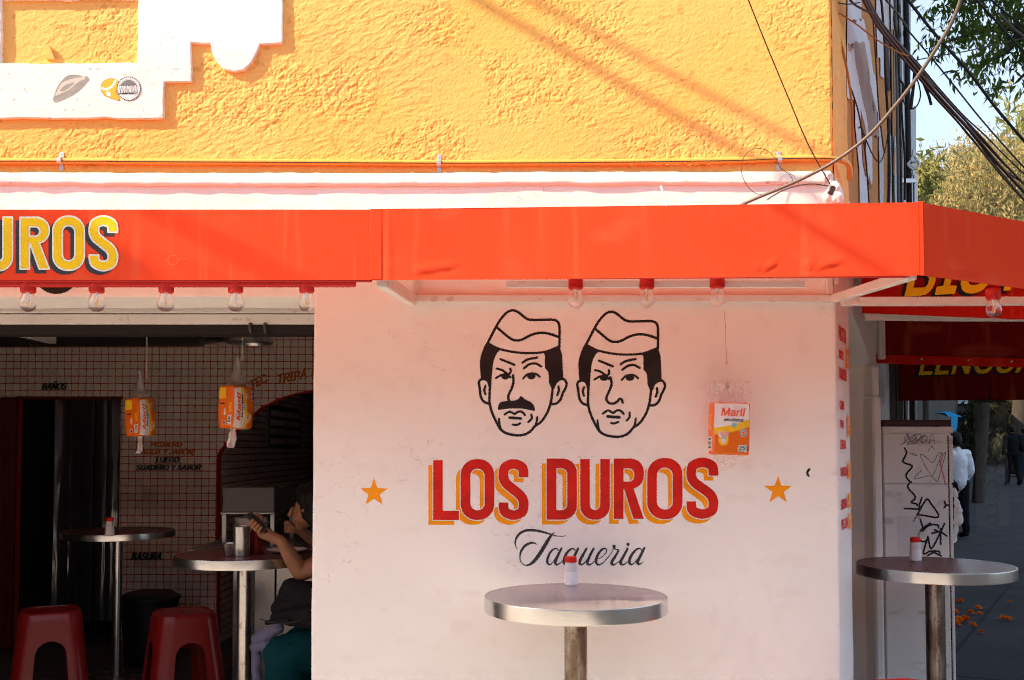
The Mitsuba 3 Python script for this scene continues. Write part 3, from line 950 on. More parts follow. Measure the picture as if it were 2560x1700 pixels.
obj('roof', roof((-9, YA), (xb + 0.05, YA + 0.012), (-9, -0.004), (xb + 0.05, -0.004), zA1 - 0.002, ZR), 'awning_roof_cloth', AW, smooth=True)
zr0 = float(wall_xz(1280, 717, DA + 0.02)[1])
obj('frame_rail', cat(cbox(-9, xa - 0.055, YA + 0.012, YA + 0.036, zr0, zA0 + 0.002, 0.004), cbox(-9, xa, YA + 0.002, YA + 0.010, zA0 - 0.006, zA0 + 0.012, 0.002)), 'awning_rail', AW)
for x in (-7.5, -5.0, -2.9, xa - 0.06):
    obj('frame_arm', bar((x, YA + 0.03, zA0 + 0.04), (x, -0.01, ZD + 0.19), 0.03, 0.03, c=0.003), 'white_metal', AW)
# lettering on the awning
AWL = [('U', -112, 92, 168, 545), ('R', 135, 345, 170, 535), ('O', 360, 585, 162, 543), ('S', 610, 812, 160, 546), ('D', -345, -140, 170, 540), ('S', -680, -480, 160, 546), ('O', -930, -710, 162, 543), ('L', -1120, -960, 170, 540)]
def on_awning(poly, lift):
    w = to_wall(scaled(poly, 0, 480, 2.745), DA).simplify(0.0004)
    m = flat(w)
    v = m.vertices
    m.vertices = np.stack([v[:, 0], np.full(len(v), YA - 0.0005 - lift), v[:, 1]], -1)
    return m
lt = thing(AW + '__lettering', None, None)
gl = [glyph(c, a + 6, b - 6, t + 6, d - 6, 62) for c, a, b, t, d in AWL]
for g in gl:
    obj('letter', on_awning(g.buffer(-5), 0.0024), 'yellow_ink', lt)
obj('outline', on_awning(unary_union([g.buffer(7) for g in gl]), 0.0016), 'cream_ink', lt)
obj('drop_shade', on_awning(unary_union([affinity.translate(g, -27, 24).buffer(6) for g in gl]), 0.0008), 'shadow_ink', lt)
wc = affinity.translate(Point(0, 0).buffer(37), 1188, 468)
ring_w = unary_union([wc.difference(Point(1188, 468).buffer(33)), sbox(1224, 458, 1290, 462)])

pbr('faded_mark', (0.86, 0.13, 0.05), 0.6)
obj('maker_mark', on_awning(ring_w, 0.0006), 'faded_mark', AW, label='faint ring mark on the awning right of the lettering')

# right awning: front section, mitred corner, side section
AR = thing('corner_awning', 'red fabric awning wrapping the corner above the mural', 'awning')
dR = 3.11
pL = np.array([xb - 0.012, YA - 0.004]); pR = np.array([float(wall_xz(2305, 600, dR)[0]), dR - WALL])
zR1 = float(wall_xz(1280, 506, dR)[1]); zR0 = float(wall_xz(1280, 689, dR)[1])
LR = np.linalg.norm(pR - pL)
def wrinkle(s, z):
    o = 0.0
    xs = lambda px: float(wall_xz(px, 670, 3.15)[0]) - pL[0]
    def crease(x0, x1, za, zb, h, wid):
        # a fold that runs from (x0, za) to (x1, zb): bulged above, pinched below
        k = np.clip((s - x0) / (x1 - x0), 0, 1)
        zc = za + (zb - za) * k
        env = np.exp(-((s - (x0 + x1) / 2) / (0.42 * abs(x1 - x0))) ** 4)
        d = z - zc
        return h * env * (np.exp(-((d - wid) / (wid * 1.1)) ** 2) - 0.9 * np.exp(-((d + wid * 0.3) / (wid * 0.5)) ** 2))
    o = o + crease(xs(1025), xs(1150), 0.07, 0.15, 0.0042, 0.06)
    o = o + crease(xs(1885), xs(1910), 0.14, 0.06, 0.0036, 0.05) + crease(xs(1905), xs(1942), 0.06, 0.15, 0.0036, 0.05)
    o = o + crease(xs(2005), xs(2035), 0.13, 0.09, 0.0036, 0.05) + crease(xs(2035), xs(2105), 0.08, 0.17, 0.0036, 0.05)
    return o + 0.004 * np.exp(-((s - 0.03) / 0.012) ** 2) * (0.4 + 0.6 * (1 - z)) + 0.004 * (meshkit.fbm(np.stack([s * 3, z * 1.0, 0 * s], -1), 2, 83) - 0.5)


obj('valance', valance(pL, pR, zR0, zR1, wrinkle, 0.008), 'awning_cloth', AR, smooth=True, label='front valance in raking sun with creases along its hem')
# side section 30 degrees off
pS = pR + np.array([math.cos(math.radians(30)), math.sin(math.radians(30))]) * 2.6
ws = lambda s, z: 0.012 * np.exp(-((s - 0.17) / 0.07) ** 2) * np.exp(-((z - 0.12) / 0.10) ** 2) - 0.008 * np.exp(-((s - 0.22) / 0.05) ** 2) * np.exp(-((z - 0.06) / 0.05) ** 2)
obj('side_valance', valance(pR, pS, zR0, zR1, ws, 0.012), 'awning_cloth', AR, smooth=True, label='shaded side valance running back from the corner')
obj('corner_seam', cat(bar((pR[0] - 0.004, pR[1] - 0.003, zR0), (pR[0] - 0.004, pR[1] - 0.003, zR1 + 0.003), 0.012, 0.006, up=(0, 1, 0)), bar((pR[0] - 0.02, pR[1] - 0.0055, zR0 + 0.002), (pR[0] - 0.02, pR[1] - 0.0055, zR1), 0.016, 0.002, up=(0, 1, 0))), 'awning_cloth', AR)
wS = side(3.0, 0.02, 0)[:2]
obj('roof', roof(pL, pR, (pL[0], -0.004), (XC, -0.004), zR1 - 0.001, ZR + 0.006), 'awning_roof_cloth', AR, smooth=True)
obj('roof', roof(pR, pS, (XC + 0.001, -0.004), wS, zR1 - 0.001, ZR), 'awning_roof_cloth', AR, smooth=True)
# frame
zbar = float(wall_xz(1280, 746, 4.17)[1])
hb = 0.030
wallbar_x0 = float(wall_xz(1032, 746)[0])
obj('wall_rail', cbox(wallbar_x0, XC - 0.002, -0.034, -0.006, zbar - hb / 2, zbar + hb / 2, 0.002), 'white_metal', AR)
zf = float(wall_xz(1280, 694, dR + 0.03)[1])
obj('front_rail', bar((pL[0] + 0.03, pL[1] + 0.03, zR0 + 0.02), (pR[0] - 0.03, pR[1] + 0.03, zR0 + 0.012), 0.025, 0.025, c=0.003), 'awning_rail', AR)
obj('corner_arm', bar((XC - 0.01, -0.03, zbar), (pR[0] - 0.02, pR[1] + 0.035, zR0 + 0.010), 0.034, 0.034, c=0.003), 'white_metal', AR)
q0 = np.array([XC + 0.02, 0.0, zbar]); q1 = np.array(list(pS * 0.5 + pR * 0.5 + np.array([0.35, 0.2])) + [zbar + 0.0])
q1 = at(2600, 753, 4.12); q0 = at(2100, 754, 4.22)
obj('side_arm', bar(q0, q1, 0.034, 0.036, c=0.003), 'white_metal', AR)
obj('end_arm', bar((pL[0] + 0.005, pL[1] + 0.03, zR0 + 0.006), (wallbar_x0 - 0.003, -0.02, zbar - 0.005), 0.036, 0.05, c=0.003), 'white_metal', AR)
br = []
for px0, px1, py0, py1 in ((1034, 1046, 690, 733), (2062, 2078, 690, 738), (2080, 2092, 690, 715)):
    (xa0, zt), (xa1, zl) = wall_xz(px0, py0), wall_xz(px1, py1)
    br.append(cbox(float(xa0), float(xa1), -0.03, -0.004, float(zl), float(zt) + 0.25, 0.002))
for m in br:
    obj('bracket', m, 'white_metal', AR)
pa, pb = at(1266, 711, 3.35), at(2012, 711, 3.27)
obj('lamp_board', bar(pa, pb, 0.012, 0.022, c=0.001), 'white_metal', AR, label='pinkish board carrying three bulbs under the awning')

# further awnings along the side street: end cheeks facing the corner
def cheek(t, o0, o1, zb0, zb1, zt0, zt1, n=40):
    u, v = np.meshgrid(np.linspace(0, 1, n), np.linspace(0, 1, 14), indexing='ij')
    z0 = zb0 + (zb1 - zb0) * u; z1 = zt0 + (zt1 - zt0) * u
    wv = 0.010 * (meshkit.fbm(np.stack([u * 3, v * 2, 0 * u + t], -1), 2, 85) - 0.5)
    P = np.array([XC, 0.0]) + U2 * (t + wv)[..., None] + N2 * (o0 + (o1 - o0) * u)[..., None]
    return grid(np.concatenate([P, (z0 + (z1 - z0) * v)[..., None]], -1))


def zside(py, t, o):
    return float(wall_xz(1280, py, side(t, o, 0)[1] + WALL)[1])


def lettered(parent, words, t, o, py, h, wide=0.95, slant=0.25, mats=('yellow_ink', 'cream_ink', 'dark_ink')):
    z = zside(py, t, o)
    for k, (m_, dx, dz, off, bold) in enumerate(((mats[2], -0.018, -0.012, 0.004, True), (mats[0], 0, 0, 0.010, True))):
        og = side(t - off, o + dx, z + dz)
        obj('lettering' if k else 'lettering_shade', text(words, h, og, [N2[0], N2[1], 0], [0, 0, 1], 0.003, bold, wide, slant), m_, parent)


A2 = thing('side_awning', 'red awning end with the cut off word BISTEC behind the corner awning', 'awning')
t2 = 0.62
obj('end_panel', cheek(t2, 0.04, 1.5, zside(783, t2, 0.04), zside(806, t2, 1.0) - 0.05, 2.62, 2.58), 'awning_half_shade_cloth', A2, smooth=True)
lettered(A2, 'BISTEC', t2 - 0.012, 0.215, 740, 0.22, 0.72)
obj('roof', grid(np.array([[side(t2, 0.02, 2.63), side(t2, 1.5, 2.59)], [side(1.7, 0.02, 2.63), side(1.7, 1.5, 2.59)]])), 'awning_deep_shade_cloth', A2)
obj('frame_bar', bar(side(t2 + 0.03, 0.05, zside(790, t2, 0.05)), side(t2 + 0.5, 1.6, zside(832, 1.1, 1.5) + 0.06), 0.03, 0.035), 'white_metal', A2)
obj('frame_post', bar(side(1.70, 0.03, zside(898, 1.7, 0.03)), side(1.70, 0.03, 2.5), 0.035, 0.03, up=(0, 1, 0)), 'white_metal', A2)
A3 = thing('side_awning', 'red awning panel with a studded lower hem, its cloth coloured as shade', 'awning')
t3 = 1.74
obj('end_panel', cheek(t3, 0.02, 2.2, zside(898, t3, 0.02), zside(935, t3, 1.9), 2.46, 2.40), 'awning_deep_shade_cloth', A3, smooth=True)
hz = lambda o: zside(898, t3, 0.02) + (zside(935, t3, 1.9) - zside(898, t3, 0.02)) * (o - 0.02) / 2.18
obj('hem', bar(side(t3 - 0.01, -0.03, hz(-0.03) + 0.0), side(t3 - 0.01, 2.2, hz(2.2)), 0.006, 0.052, c=0.002), 'awning_half_shade_cloth', A3)
for px in (2206, 2309, 2425, 2531):
    # a stud on the hem, found along the hem line
    o = min(np.linspace(0, 2.2, 300), key=lambda o_: abs((side(t3, o_, 0)[0]) / (side(t3, o_, 0)[1] + WALL) * F + 1280 - px))
    s = trimesh.creation.icosphere(2, 0.007); s.apply_translation(side(t3 - 0.016, o, hz(o) + 0.006))
    obj('stud', s, 'galvanised', A3)
obj('roof', grid(np.array([[side(t3, 0.02, 2.48), side(t3, 2.2, 2.40)], [side(2.9, 0.02, 2.48), side(2.9, 2.2, 2.40)]])), 'awning_deep_shade_cloth', A3)
A4 = thing('side_awning', 'red awning, cloth coloured as shade, with the word LENGUA above the side street', 'awning')
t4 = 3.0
obj('end_panel', cheek(t4, 0.02, 3.2, zside(1002, t4, 0.02), zside(1005, t4, 1.6), 2.40, 2.38), 'awning_deep_shade_cloth', A4, smooth=True)
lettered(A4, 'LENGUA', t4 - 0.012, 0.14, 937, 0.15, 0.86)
obj('roof', grid(np.array([[side(t4, 0.02, 2.42), side(t4, 3.2, 2.36)], [side(4.3, 0.02, 2.42), side(4.3, 3.2, 2.36)]])), 'awning_deep_shade_cloth', A4)

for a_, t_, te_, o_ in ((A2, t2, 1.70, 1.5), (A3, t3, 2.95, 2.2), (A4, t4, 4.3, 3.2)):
    obj('shade_panel', grid(np.array([[side(t_, o_, 1.98), side(t_, o_, 2.58 if t_ < 1 else 2.40)], [side(te_, o_, 1.98), side(te_, o_, 2.58 if t_ < 1 else 2.40)]])), 'awning_half_shade_cloth', a_)  # unseen outer panels added to keep skylight off the side awnings

# ---------------------------------------------------------------- conduit and clamps
CD = thing('conduit_pipe', 'thin yellow painted conduit running along the orange wall', 'pipe')
pts = [np.array([-7.0, -0.016, float(wall_xz(0, 405)[1])])]
for px, py in ((0, 405), (300, 406), (700, 408), (1080, 410), (1300, 409.5), (1600, 407), (1850, 403), (1950, 399), (2050, 398)):
    x, z = wall_xz(px, py); pts.append(np.array([float(x), -0.016, float(z)]))
pts += [at(2098, 400, 4.2) + (0, 0.0, 0), at(2118, 408, 4.26), at(2124, 425, 4.34), at(2124, 445, 4.40)]
obj('pipe', tube(pts, 0.0125, 12), 'conduit_paint', CD, smooth=True)
obj('cable', tube([p + (0, -0.012 if p[1] < 0.02 else -0.01, -0.004) for p in pts[:-1]], 0.0016, 6), 'black_rubber', CD, smooth=True)
for px, py in ((155, 404), (1098, 410), (1945, 402)):
    x, z = (float(q) for q in wall_xz(px, py))
    ck = CD + '__clamp'
    w = 0.009
    strap = [(0.040, -0.001), (0.015, -0.002), (0.013, -0.020), (0.006, -0.030), (-0.006, -0.030), (-0.013, -0.020), (-0.015, -0.002), (-0.040, -0.001)]
    P = np.array([[(x + sx, oy - 0.002, z + oz) for oz, oy in strap] for sx in (-w, w)])
    Q = P.copy(); Q[..., 1] -= 0.0018
    pts8 = np.concatenate([P, Q], 1)
    ms = []
    for k in range(len(strap) - 1):
        ms.append(trimesh.convex.convex_hull(np.concatenate([P[:, k], P[:, k + 1], Q[:, k], Q[:, k + 1]])))
    c = obj('clamp', cat(ms), 'galvanised', CD)
    for dz in (0.030, -0.030):
        s = trimesh.creation.icosphere(2, 0.0042); s.vertices *= (1, 0.6, 1); s.apply_translation((x, -0.005, z + dz))
        obj('screw', s, 'galvanised', c)

# ---------------------------------------------------------------- bulbs
bulb_prof = [(0.0, -0.0865), (0.008, -0.0860), (0.015, -0.0832), (0.021, -0.0778), (0.0250, -0.0700), (0.0262, -0.0620), (0.0256, -0.0550), (0.0236, -0.047), (0.0208, -0.039), (0.0182, -0.032), (0.0165, -0.026), (0.0160, -0.022)]
sock = [(0.0, 0.012), (0.0225, 0.012), (0.0245, 0.010), (0.0245, -0.006), (0.0232, -0.008), (0.0228, -0.0225), (0.0205, -0.0255), (0.0, -0.0255)]
bulb_in = [(max(0.0, r - 0.0011), z + (0.0011 if z < -0.07 else 0.0)) for r, z in bulb_prof]
G_glass, G_sock = lathe(bulb_prof + bulb_in[::-1], 40), lathe(sock, 32)
ribs = cat([cbox(0.0222, 0.0243, -0.0012, 0.0012, -0.0215, -0.0085) for _ in range(1)])
RB = []
for k in range(22):
    q = ribs.copy(); q.apply_transform(trimesh.transformations.rotation_matrix(k * 2 * math.pi / 22, (0, 0, 1))); RB.append(q)
G_sock = cat([G_sock] + RB)
G_stem = lathe([(0.0, -0.020), (0.007, -0.022), (0.004, -0.036), (0.0022, -0.046), (0.0, -0.046)], 12)
G_fil = cat([tube([(sx, 0, -0.036), (sx * 1.6, 0, -0.050), (sx * 0.6, 0, -0.069)], 0.0010, 5) for sx in (-0.004, 0.004)] + [tube([(0, 0, -0.036), (0, 0.001, -0.056), (0, 0, -0.070)], 0.0016, 5)])
PL_ = {k: (mikit.ply(g, b, s)) for k, g, b, s in (('glass', G_glass, 'bulb_glass', True), ('socket', G_sock, 'socket_plastic', 35), ('stem', G_stem, 'bulb_stem', True), ('filament', G_fil, 'filament', True))}
spots = [(71, 713, 3.235, 'leftmost bulb under the awning lettering'), (242, 713, 3.235, 'bulb under the awning beside the black painted disc'), (416, 713, 3.235, 'bulb under the awning just right of the yellow letters'),
         (589, 713, 3.235, 'bulb under the awning above the nearer doorway napkin pack'), (767, 713, 3.235, 'bulb hanging at the right edge of the doorway'),
         (1439, 705, 3.31, 'bulb above the space between the two painted heads'), (1617, 704, 3.29, 'bulb above the painted head without moustache'), (1793, 702, 3.27, 'bulb beside the string of the hanging napkin pack'),
         (2483, 731, 3.40, 'bulb under the shaded side valance')]
for k, (px, py, d, lb) in enumerate(spots):
    t = thing('light_bulb', 'clear pear shaped ' + lb if 'bulb' not in lb.split()[0] else 'clear ' + lb, 'light bulb', 'bulbs under the awnings')
    c = at(px, py, d)
    for part in ('socket', 'glass', 'stem', 'filament'):
        scene[t + '__' + part] = {**PL_[part], 'to_world': T().translate(c.tolist()).rotate([0, 0, 1], 37 * k).rotate([1, 0, 0], (k % 3 - 1) * 2)}
# ---------------------------------------------------------------- interior
YB = 7.83 - WALL                                   # the tiled back wall
PT = 0.0575
TWk = B + '__tiled_wall'
used[TWk] = 1
labels[TWk] = {'label': 'dim back wall of small white tiles with red joints'}
bw = lambda px, py: tuple(float(q) for q in wall_xz(px, py, 7.83))
xl, xr = -5.2, -0.6
zt_ = 2.75
door = sbox(bw(40, 1350)[0] - 0.02, 0.0, bw(296, 1350)[0], bw(0, 995)[1])
archpts = [(543, 1700), (543, 1140), (548, 1130), (575, 1095), (610, 1058), (650, 1022), (700, 996), (740, 984), (790, 977), (850, 975), (930, 985), (1010, 1010), (1070, 1050), (1110, 1100), (1120, 1140), (1120, 1700)]
arch = Polygon([bw(*p) if p[1] < 1690 else (bw(p[0], 1500)[0], 0.0) for p in archpts])
openings = unary_union([door, arch])
slab = sbox(xl, 0.0, xr, zt_).difference(openings)
m = place(extrude(slab, 0.10), (0, YB + 0.104, 0), (1, 0, 0), (0, 0, 1))
scene[TWk] = mikit.ply(m, 'red_grout')
tiles = []
g_ = 0.0066
ox = bw(300, 1350)[0]
oz = bw(0, 995)[1]
for i in range(int((xl - ox) / PT) - 1, int((xr - ox) / PT) + 1):
    for j in range(int(-oz / PT) - 1, int((zt_ - oz) / PT) + 1):
        q = sbox(ox + i * PT + g_ / 2, oz + j * PT + g_ / 2, ox + (i + 1) * PT - g_ / 2, oz + (j + 1) * PT - g_ / 2)
        if q.bounds[0] < xl or q.bounds[1] < 0.05 or q.bounds[3] > zt_:
            continue
        if q.intersects(openings):
            q = q.difference(openings.buffer(0.004))
            if q.is_empty or q.area < 2e-4:
                continue
        # where it stands in the photo, to tell the tiles in view from those beyond the frame
        X_, Z_ = q.centroid.x, q.centroid.y
        d = np.array([X_, YB + WALL, Z_ - EYE]); f_ = d @ np.array([0, FWD[1], FWD[2]]); px = 1280 + F * d[0] / f_; py = CY - F * (d[2] * UP[2] + d[1] * UP[1]) / f_
        vis = 300 < px < 545 and 868 < py < 1690
        tiles.append((0 if vis else 1, abs(py - 1150) + abs(px - 430), q))
tiles.sort(key=lambda a: (a[0], a[1]))
unit = cbox(-PT / 2 + g_ / 2, PT / 2 - g_ / 2, -0.004, 0.004, -PT / 2 + g_ / 2, PT / 2 - g_ / 2, 0.0018)
rng = random.Random(11)
unit_ply = {k: mikit.ply(unit, k) for k in ('tile_glaze', 'tile_glaze_warm', 'tile_glaze_grey')}
rest_, n_part = [], 0
for v, _, q in tiles:
    full = abs(q.area - (PT - g_) ** 2) < 1e-6
    if n_part < 300 and full:
        n_part += 1
        key = numbered(TWk + '__tile')
        scene[key] = {**unit_ply[rng.choice(list(unit_ply))], 'to_world': T().translate([q.centroid.x, YB - rng.uniform(0, 0.0008), q.centroid.y]).rotate([1, 0, 0], rng.uniform(-0.2, 0.2)).rotate([0, 0, 1], rng.uniform(-0.2, 0.2))}
    elif full:
        u_ = unit.copy(); u_.apply_translation((q.centroid.x, YB, q.centroid.y)); rest_.append(u_)
    else:
        rest_.append(place(extrude(q, 0.008), (0, YB + 0.004, 0), (1, 0, 0), (0, 0, 1)))
obj('tile_field', cat(rest_), 'tile_glaze', TWk, kind='stuff')
ring_ = arch.buffer(0.0).boundary
arc_line = LineString([bw(*p) for p in archpts if p[1] < 1690])
m = place(extrude(arc_line.buffer(0.006), 0.012), (0, YB + 0.003, 0), (1, 0, 0), (0, 0, 1))
obj('arch_trim', m, 'red_grout', TWk, label='red edge of the arched opening')


def on_tiles(words, h, px, py, mat_, slant=0.28, wide=0.8, rot=0.0, bold=True):
    x, z = bw(px, py)
    c, s = math.cos(rot), math.sin(rot)
    return cat([text(words, h, (x + k * 0.0028, YB - 0.006 - 0.0004 * abs(k), z), [c, 0, s], [-s, 0, c], 0.001, bold, wide, slant) for k in (-1, 0, 1)])


hpx = 7.83 / F
LT = B + '__wall_lettering'
obj('wall_lettering', on_tiles('BAÑOS', 16.5 * hpx, 104, 974, 0, wide=0.78), 'dark_ink', B, label='black word BAÑOS above the dark door')
obj('wall_lettering', cat(on_tiles('PRIMERO', 12.8 * hpx, 375, 1117, 0, wide=0.98), on_tiles('AGUA Y JABÓN,', 12.8 * hpx, 352, 1136, 0, wide=0.98)), 'brown_ink', B, label='brown words PRIMERO AGUA Y JABON on the tiles')
obj('wall_lettering', cat(on_tiles('LUEGO', 12.8 * hpx, 388, 1156, 0, wide=0.98), on_tiles('SUADERO Y SABOR', 12.8 * hpx, 339, 1175, 0, wide=0.98)), 'dark_ink', B, label='black words LUEGO SUADERO Y SABOR on the tiles')
obj('wall_lettering', on_tiles('BASURA', 17 * hpx, 327, 1399, 0, wide=0.80), 'dark_ink', B, label='black word BASURA low on the tiles')
for w_, h_, x_, y_, r_ in (('BISTEC', 21, 590, 993, 0.45), ('TRIPA', 22, 692, 960, 0.20), ('LENGUA', 22, 777, 940, 0.08)):
    obj('wall_lettering', on_tiles(w_, h_ * hpx, x_, y_, 0, rot=r_, wide=0.82), 'brown_ink', B, label='brown word ' + w_ + ' painted along the arch')
# passage behind the arch
xw = bw(543, 1140)[0]
obj('passage_wall', cbox(xw - 0.1, xw, YB + 0.105, 11.8, 0.05, 2.74), 'tiled_panel', B, label='tiled side wall of the passage behind the arch')
obj('passage_wall', cbox(xw, 0.6, 11.7, 11.8, 0.05, 2.74), 'tiled_panel', B)
obj('passage_wall', cbox(xr - 0.0, xr + 0.1, YB + 0.105, 11.7, 0.05, 2.74), 'tiled_panel', B)
obj('ceiling', cbox(-7.0, XC + 0.1, 0.34, 11.9, 2.74, 2.85), 'room_ceiling', B, label='ceiling of the shop')
obj('room_wall', cbox(-7.1, -5.2, YB, YB + 0.1, 0.05, 2.74), 'dark_wall', B)
obj('room_wall', cbox(-5.4, -5.3, 0.33, 11.9, 0, 2.74), 'dark_wall', B)
obj('room_wall', cbox(-0.5, 2.6, YB, YB + 0.1, 0.05, 2.74), 'tiled_panel', B)
# shell towards the side street, from inside the pier to the neighbour
sh_ = []
for a, b in ((tb, 6.4),):
    for z0, z1 in ((0, 7.0),):
        p = [side(a + 0.001, -0.12, z0), side(b, -0.12, z0), side(b, -0.42, z0), side(a + 0.001, -0.42, z0)]
        sh_.append(trimesh.convex.convex_hull(np.array(p + [q + (0, 0, z1 - z0) for q in p])))
p = [side(0.02, -0.06, Z_TOP), side(tb, -0.06, Z_TOP), side(tb, -0.30, Z_TOP), side(0.12, -0.30, Z_TOP)]
sh_.append(trimesh.convex.convex_hull(np.array(p + [q + (0, 0, 7.0 - Z_TOP) for q in p])))
obj('inner_shell', cat(sh_), 'room_ceiling', B)
# dark back room with a curtain of plastic strips
x0d, x1d, ztd = door.bounds[0], door.bounds[2], door.bounds[3]
obj('back_room', cat(cbox(x0d - 0.1, x1d + 0.1, YB + 1.0, YB + 1.05, 0.05, ztd + 0.1), cbox(x0d - 0.12, x0d - 0.1, YB + 0.105, YB + 1.0, 0.05, ztd + 0.1), cbox(x1d + 0.1, x1d + 0.12, YB + 0.105, YB + 1.0, 0.05, ztd + 0.1), cbox(x0d - 0.12, x1d + 0.12, YB + 0.105, YB + 1.0, ztd + 0.1, ztd + 0.12)), 'dark_wall', B)
obj('maroon_door', cbox(bw(-90, 1350)[0], bw(40, 1350)[0], YB - 0.05, YB - 0.008, 0.06, ztd, 0.004), 'maroon_door', B, label='dark maroon door leaf at the edge of the shop')
obj('door_trim', cat(cbox(x0d, x1d + 0.02, YB - 0.012, YB - 0.003, ztd - 0.012, ztd + 0.012)), 'maroon_door', B)
pbr('film_strip', (0.03, 0.03, 0.034), 0.12, specular=0.9)
cur = thing('strip_curtain', 'dark glossy plastic strip curtain hanging in the doorway under the word BAÑOS', 'curtain')
rg = np.random.default_rng(3)
xs_ = np.linspace(x0d + 0.28, x1d - 0.02, 6)
for k in range(5):
    s, z = np.meshgrid(np.linspace(0, 1, 10), np.linspace(0.25, ztd - 0.01, 60), indexing='ij')
    xx = xs_[k] + s * (xs_[k + 1] - xs_[k]) * 1.06
    yy = YB + 0.06 + 0.012 * (k % 2) + 0.018 * np.sin(3 * s + k) * 1.0 + 0.02 * (meshkit.fbm(np.stack([s * 1.5, z * 2.2, 0 * s + k * 3], -1), 3, 90) - 0.5)
    m = grid(np.stack([xx, yy, z], -1))
    obj('strip', m, 'film_strip', cur, smooth=True)
# exhaust duct under the ceiling
DU = thing('exhaust_duct', 'black round exhaust duct with a steel collar under the shop ceiling', 'duct')
dd = 6.9
zc_ = float(wall_xz(0, 868, dd)[1]) + 0.15
xk = at(505, 850, dd)[0]
obj('pipe', tube([(-5.5, dd - WALL, zc_), (-4, dd - WALL, zc_), (xk, dd - WALL, zc_ + 0.005)], 0.15, 28, smooth=False), 'dark_steel', DU, smooth=50)
obj('pipe_seam', tube([(at(85, 850, dd)[0] + k, dd - WALL, zc_) for k in (0, 0.05)], 0.155, 28, smooth=False), 'steel', DU, smooth=50)
x2, x3 = at(565, 850, dd)[0], at(690, 850, dd)[0]
obj('cone', tube([(xk, dd - WALL, zc_ + 0.004), (x2, dd - WALL, zc_ + 0.06)], [0.152, 0.17], 28, smooth=False), 'steel', DU, smooth=50)
zl_ = float(wall_xz(0, 857, dd - 0.1)[1])
obj('collar', lathe([(0.0, 0.02), (0.155, 0.02), (0.162, 0.0), (0.166, 0.004), (0.166, 0.36), (0.0, 0.36)], 40, ((x2 + x3) / 2, dd - WALL - 0.05, zl_)), 'steel', DU, smooth=40)
lamp_ = at(58, 838, 6.3)
obj('wall_lamp', cbox(lamp_[0] - 0.028, lamp_[0] + 0.028, lamp_[1] - 0.03, lamp_[1] + 0.4, lamp_[2] - 0.012, lamp_[2] + 0.04, 0.004), 'white_metal', B)

# ---------------------------------------------------------------- tables and what stands on them
def table(name_label, c, r, ztop, rim=0.052, post=0.044, top='table_laminate', postmat='grimy_steel', base=0.26, off=(0, 0)):
    t = thing('bar_table', name_label, 'table', 'round steel rimmed bar tables')
    x, y = c
    obj('tabletop', lathe([(0.0, ztop - 0.03), (r - 0.004, ztop - 0.03), (r - 0.003, ztop - 0.0015), (r - 0.004, ztop), (0.0, ztop)], 96, (x, y, 0)), top, t, smooth=30)
    obj('rim', lathe([(r - 0.003, ztop - rim), (r + 0.0005, ztop - rim + 0.001), (r + 0.0015, ztop - rim + 0.004), (r + 0.0015, ztop - 0.003), (r + 0.0005, ztop + 0.0005), (r - 0.003, ztop + 0.0005)], 128, (x, y, 0)), 'brushed_steel', t, smooth=40)
    x, y = x + off[0], y + off[1]
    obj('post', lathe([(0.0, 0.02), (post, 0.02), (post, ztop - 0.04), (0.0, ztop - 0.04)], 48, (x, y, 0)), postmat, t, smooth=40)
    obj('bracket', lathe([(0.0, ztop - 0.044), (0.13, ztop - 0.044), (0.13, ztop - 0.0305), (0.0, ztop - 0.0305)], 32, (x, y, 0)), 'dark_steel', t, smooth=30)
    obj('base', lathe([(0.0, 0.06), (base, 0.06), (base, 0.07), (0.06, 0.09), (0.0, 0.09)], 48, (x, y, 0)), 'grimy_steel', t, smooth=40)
    return t


ZT = 1.05
def on_plane(px, py, z):
    r, u = (px - 1280) / F, (CY - py) / F
    v = FWD + r * np.array([1.0, 0, 0]) + u * UP
    return CAM + v * ((z - EYE) / v[2])


P1 = at(1439, 1487, 3.80)
tc1 = (float(at(1439, 1487, 3.80)[0]), 3.80 - WALL)
R1 = 0.344
table('round bar table with a bright steel rim in front of the mural', tc1, R1, ZT, 0.056, post=0.043, top='steel_top')
tc2 = (float(at(2336, 1410, 4.80)[0]), 4.80 - WALL)
table('round bar table with a maroon top beside the corner', tc2, 0.357, ZT, 0.052, post=0.044)
tc3 = (float(at(295, 1345, 6.75)[0]), 6.75 - WALL)
table('round bar table in the shop in front of the plastic strip curtain', tc3, 0.365, ZT, 0.042, post=0.031, postmat='steel')
tc4 = (float(at(613, 1405, 5.30)[0]), 5.30 - WALL)
table('round bar table in the shop at which the seated person holds a phone', tc4, 0.362, ZT, 0.048, post=0.041, postmat='steel', off=(0.0, 0))


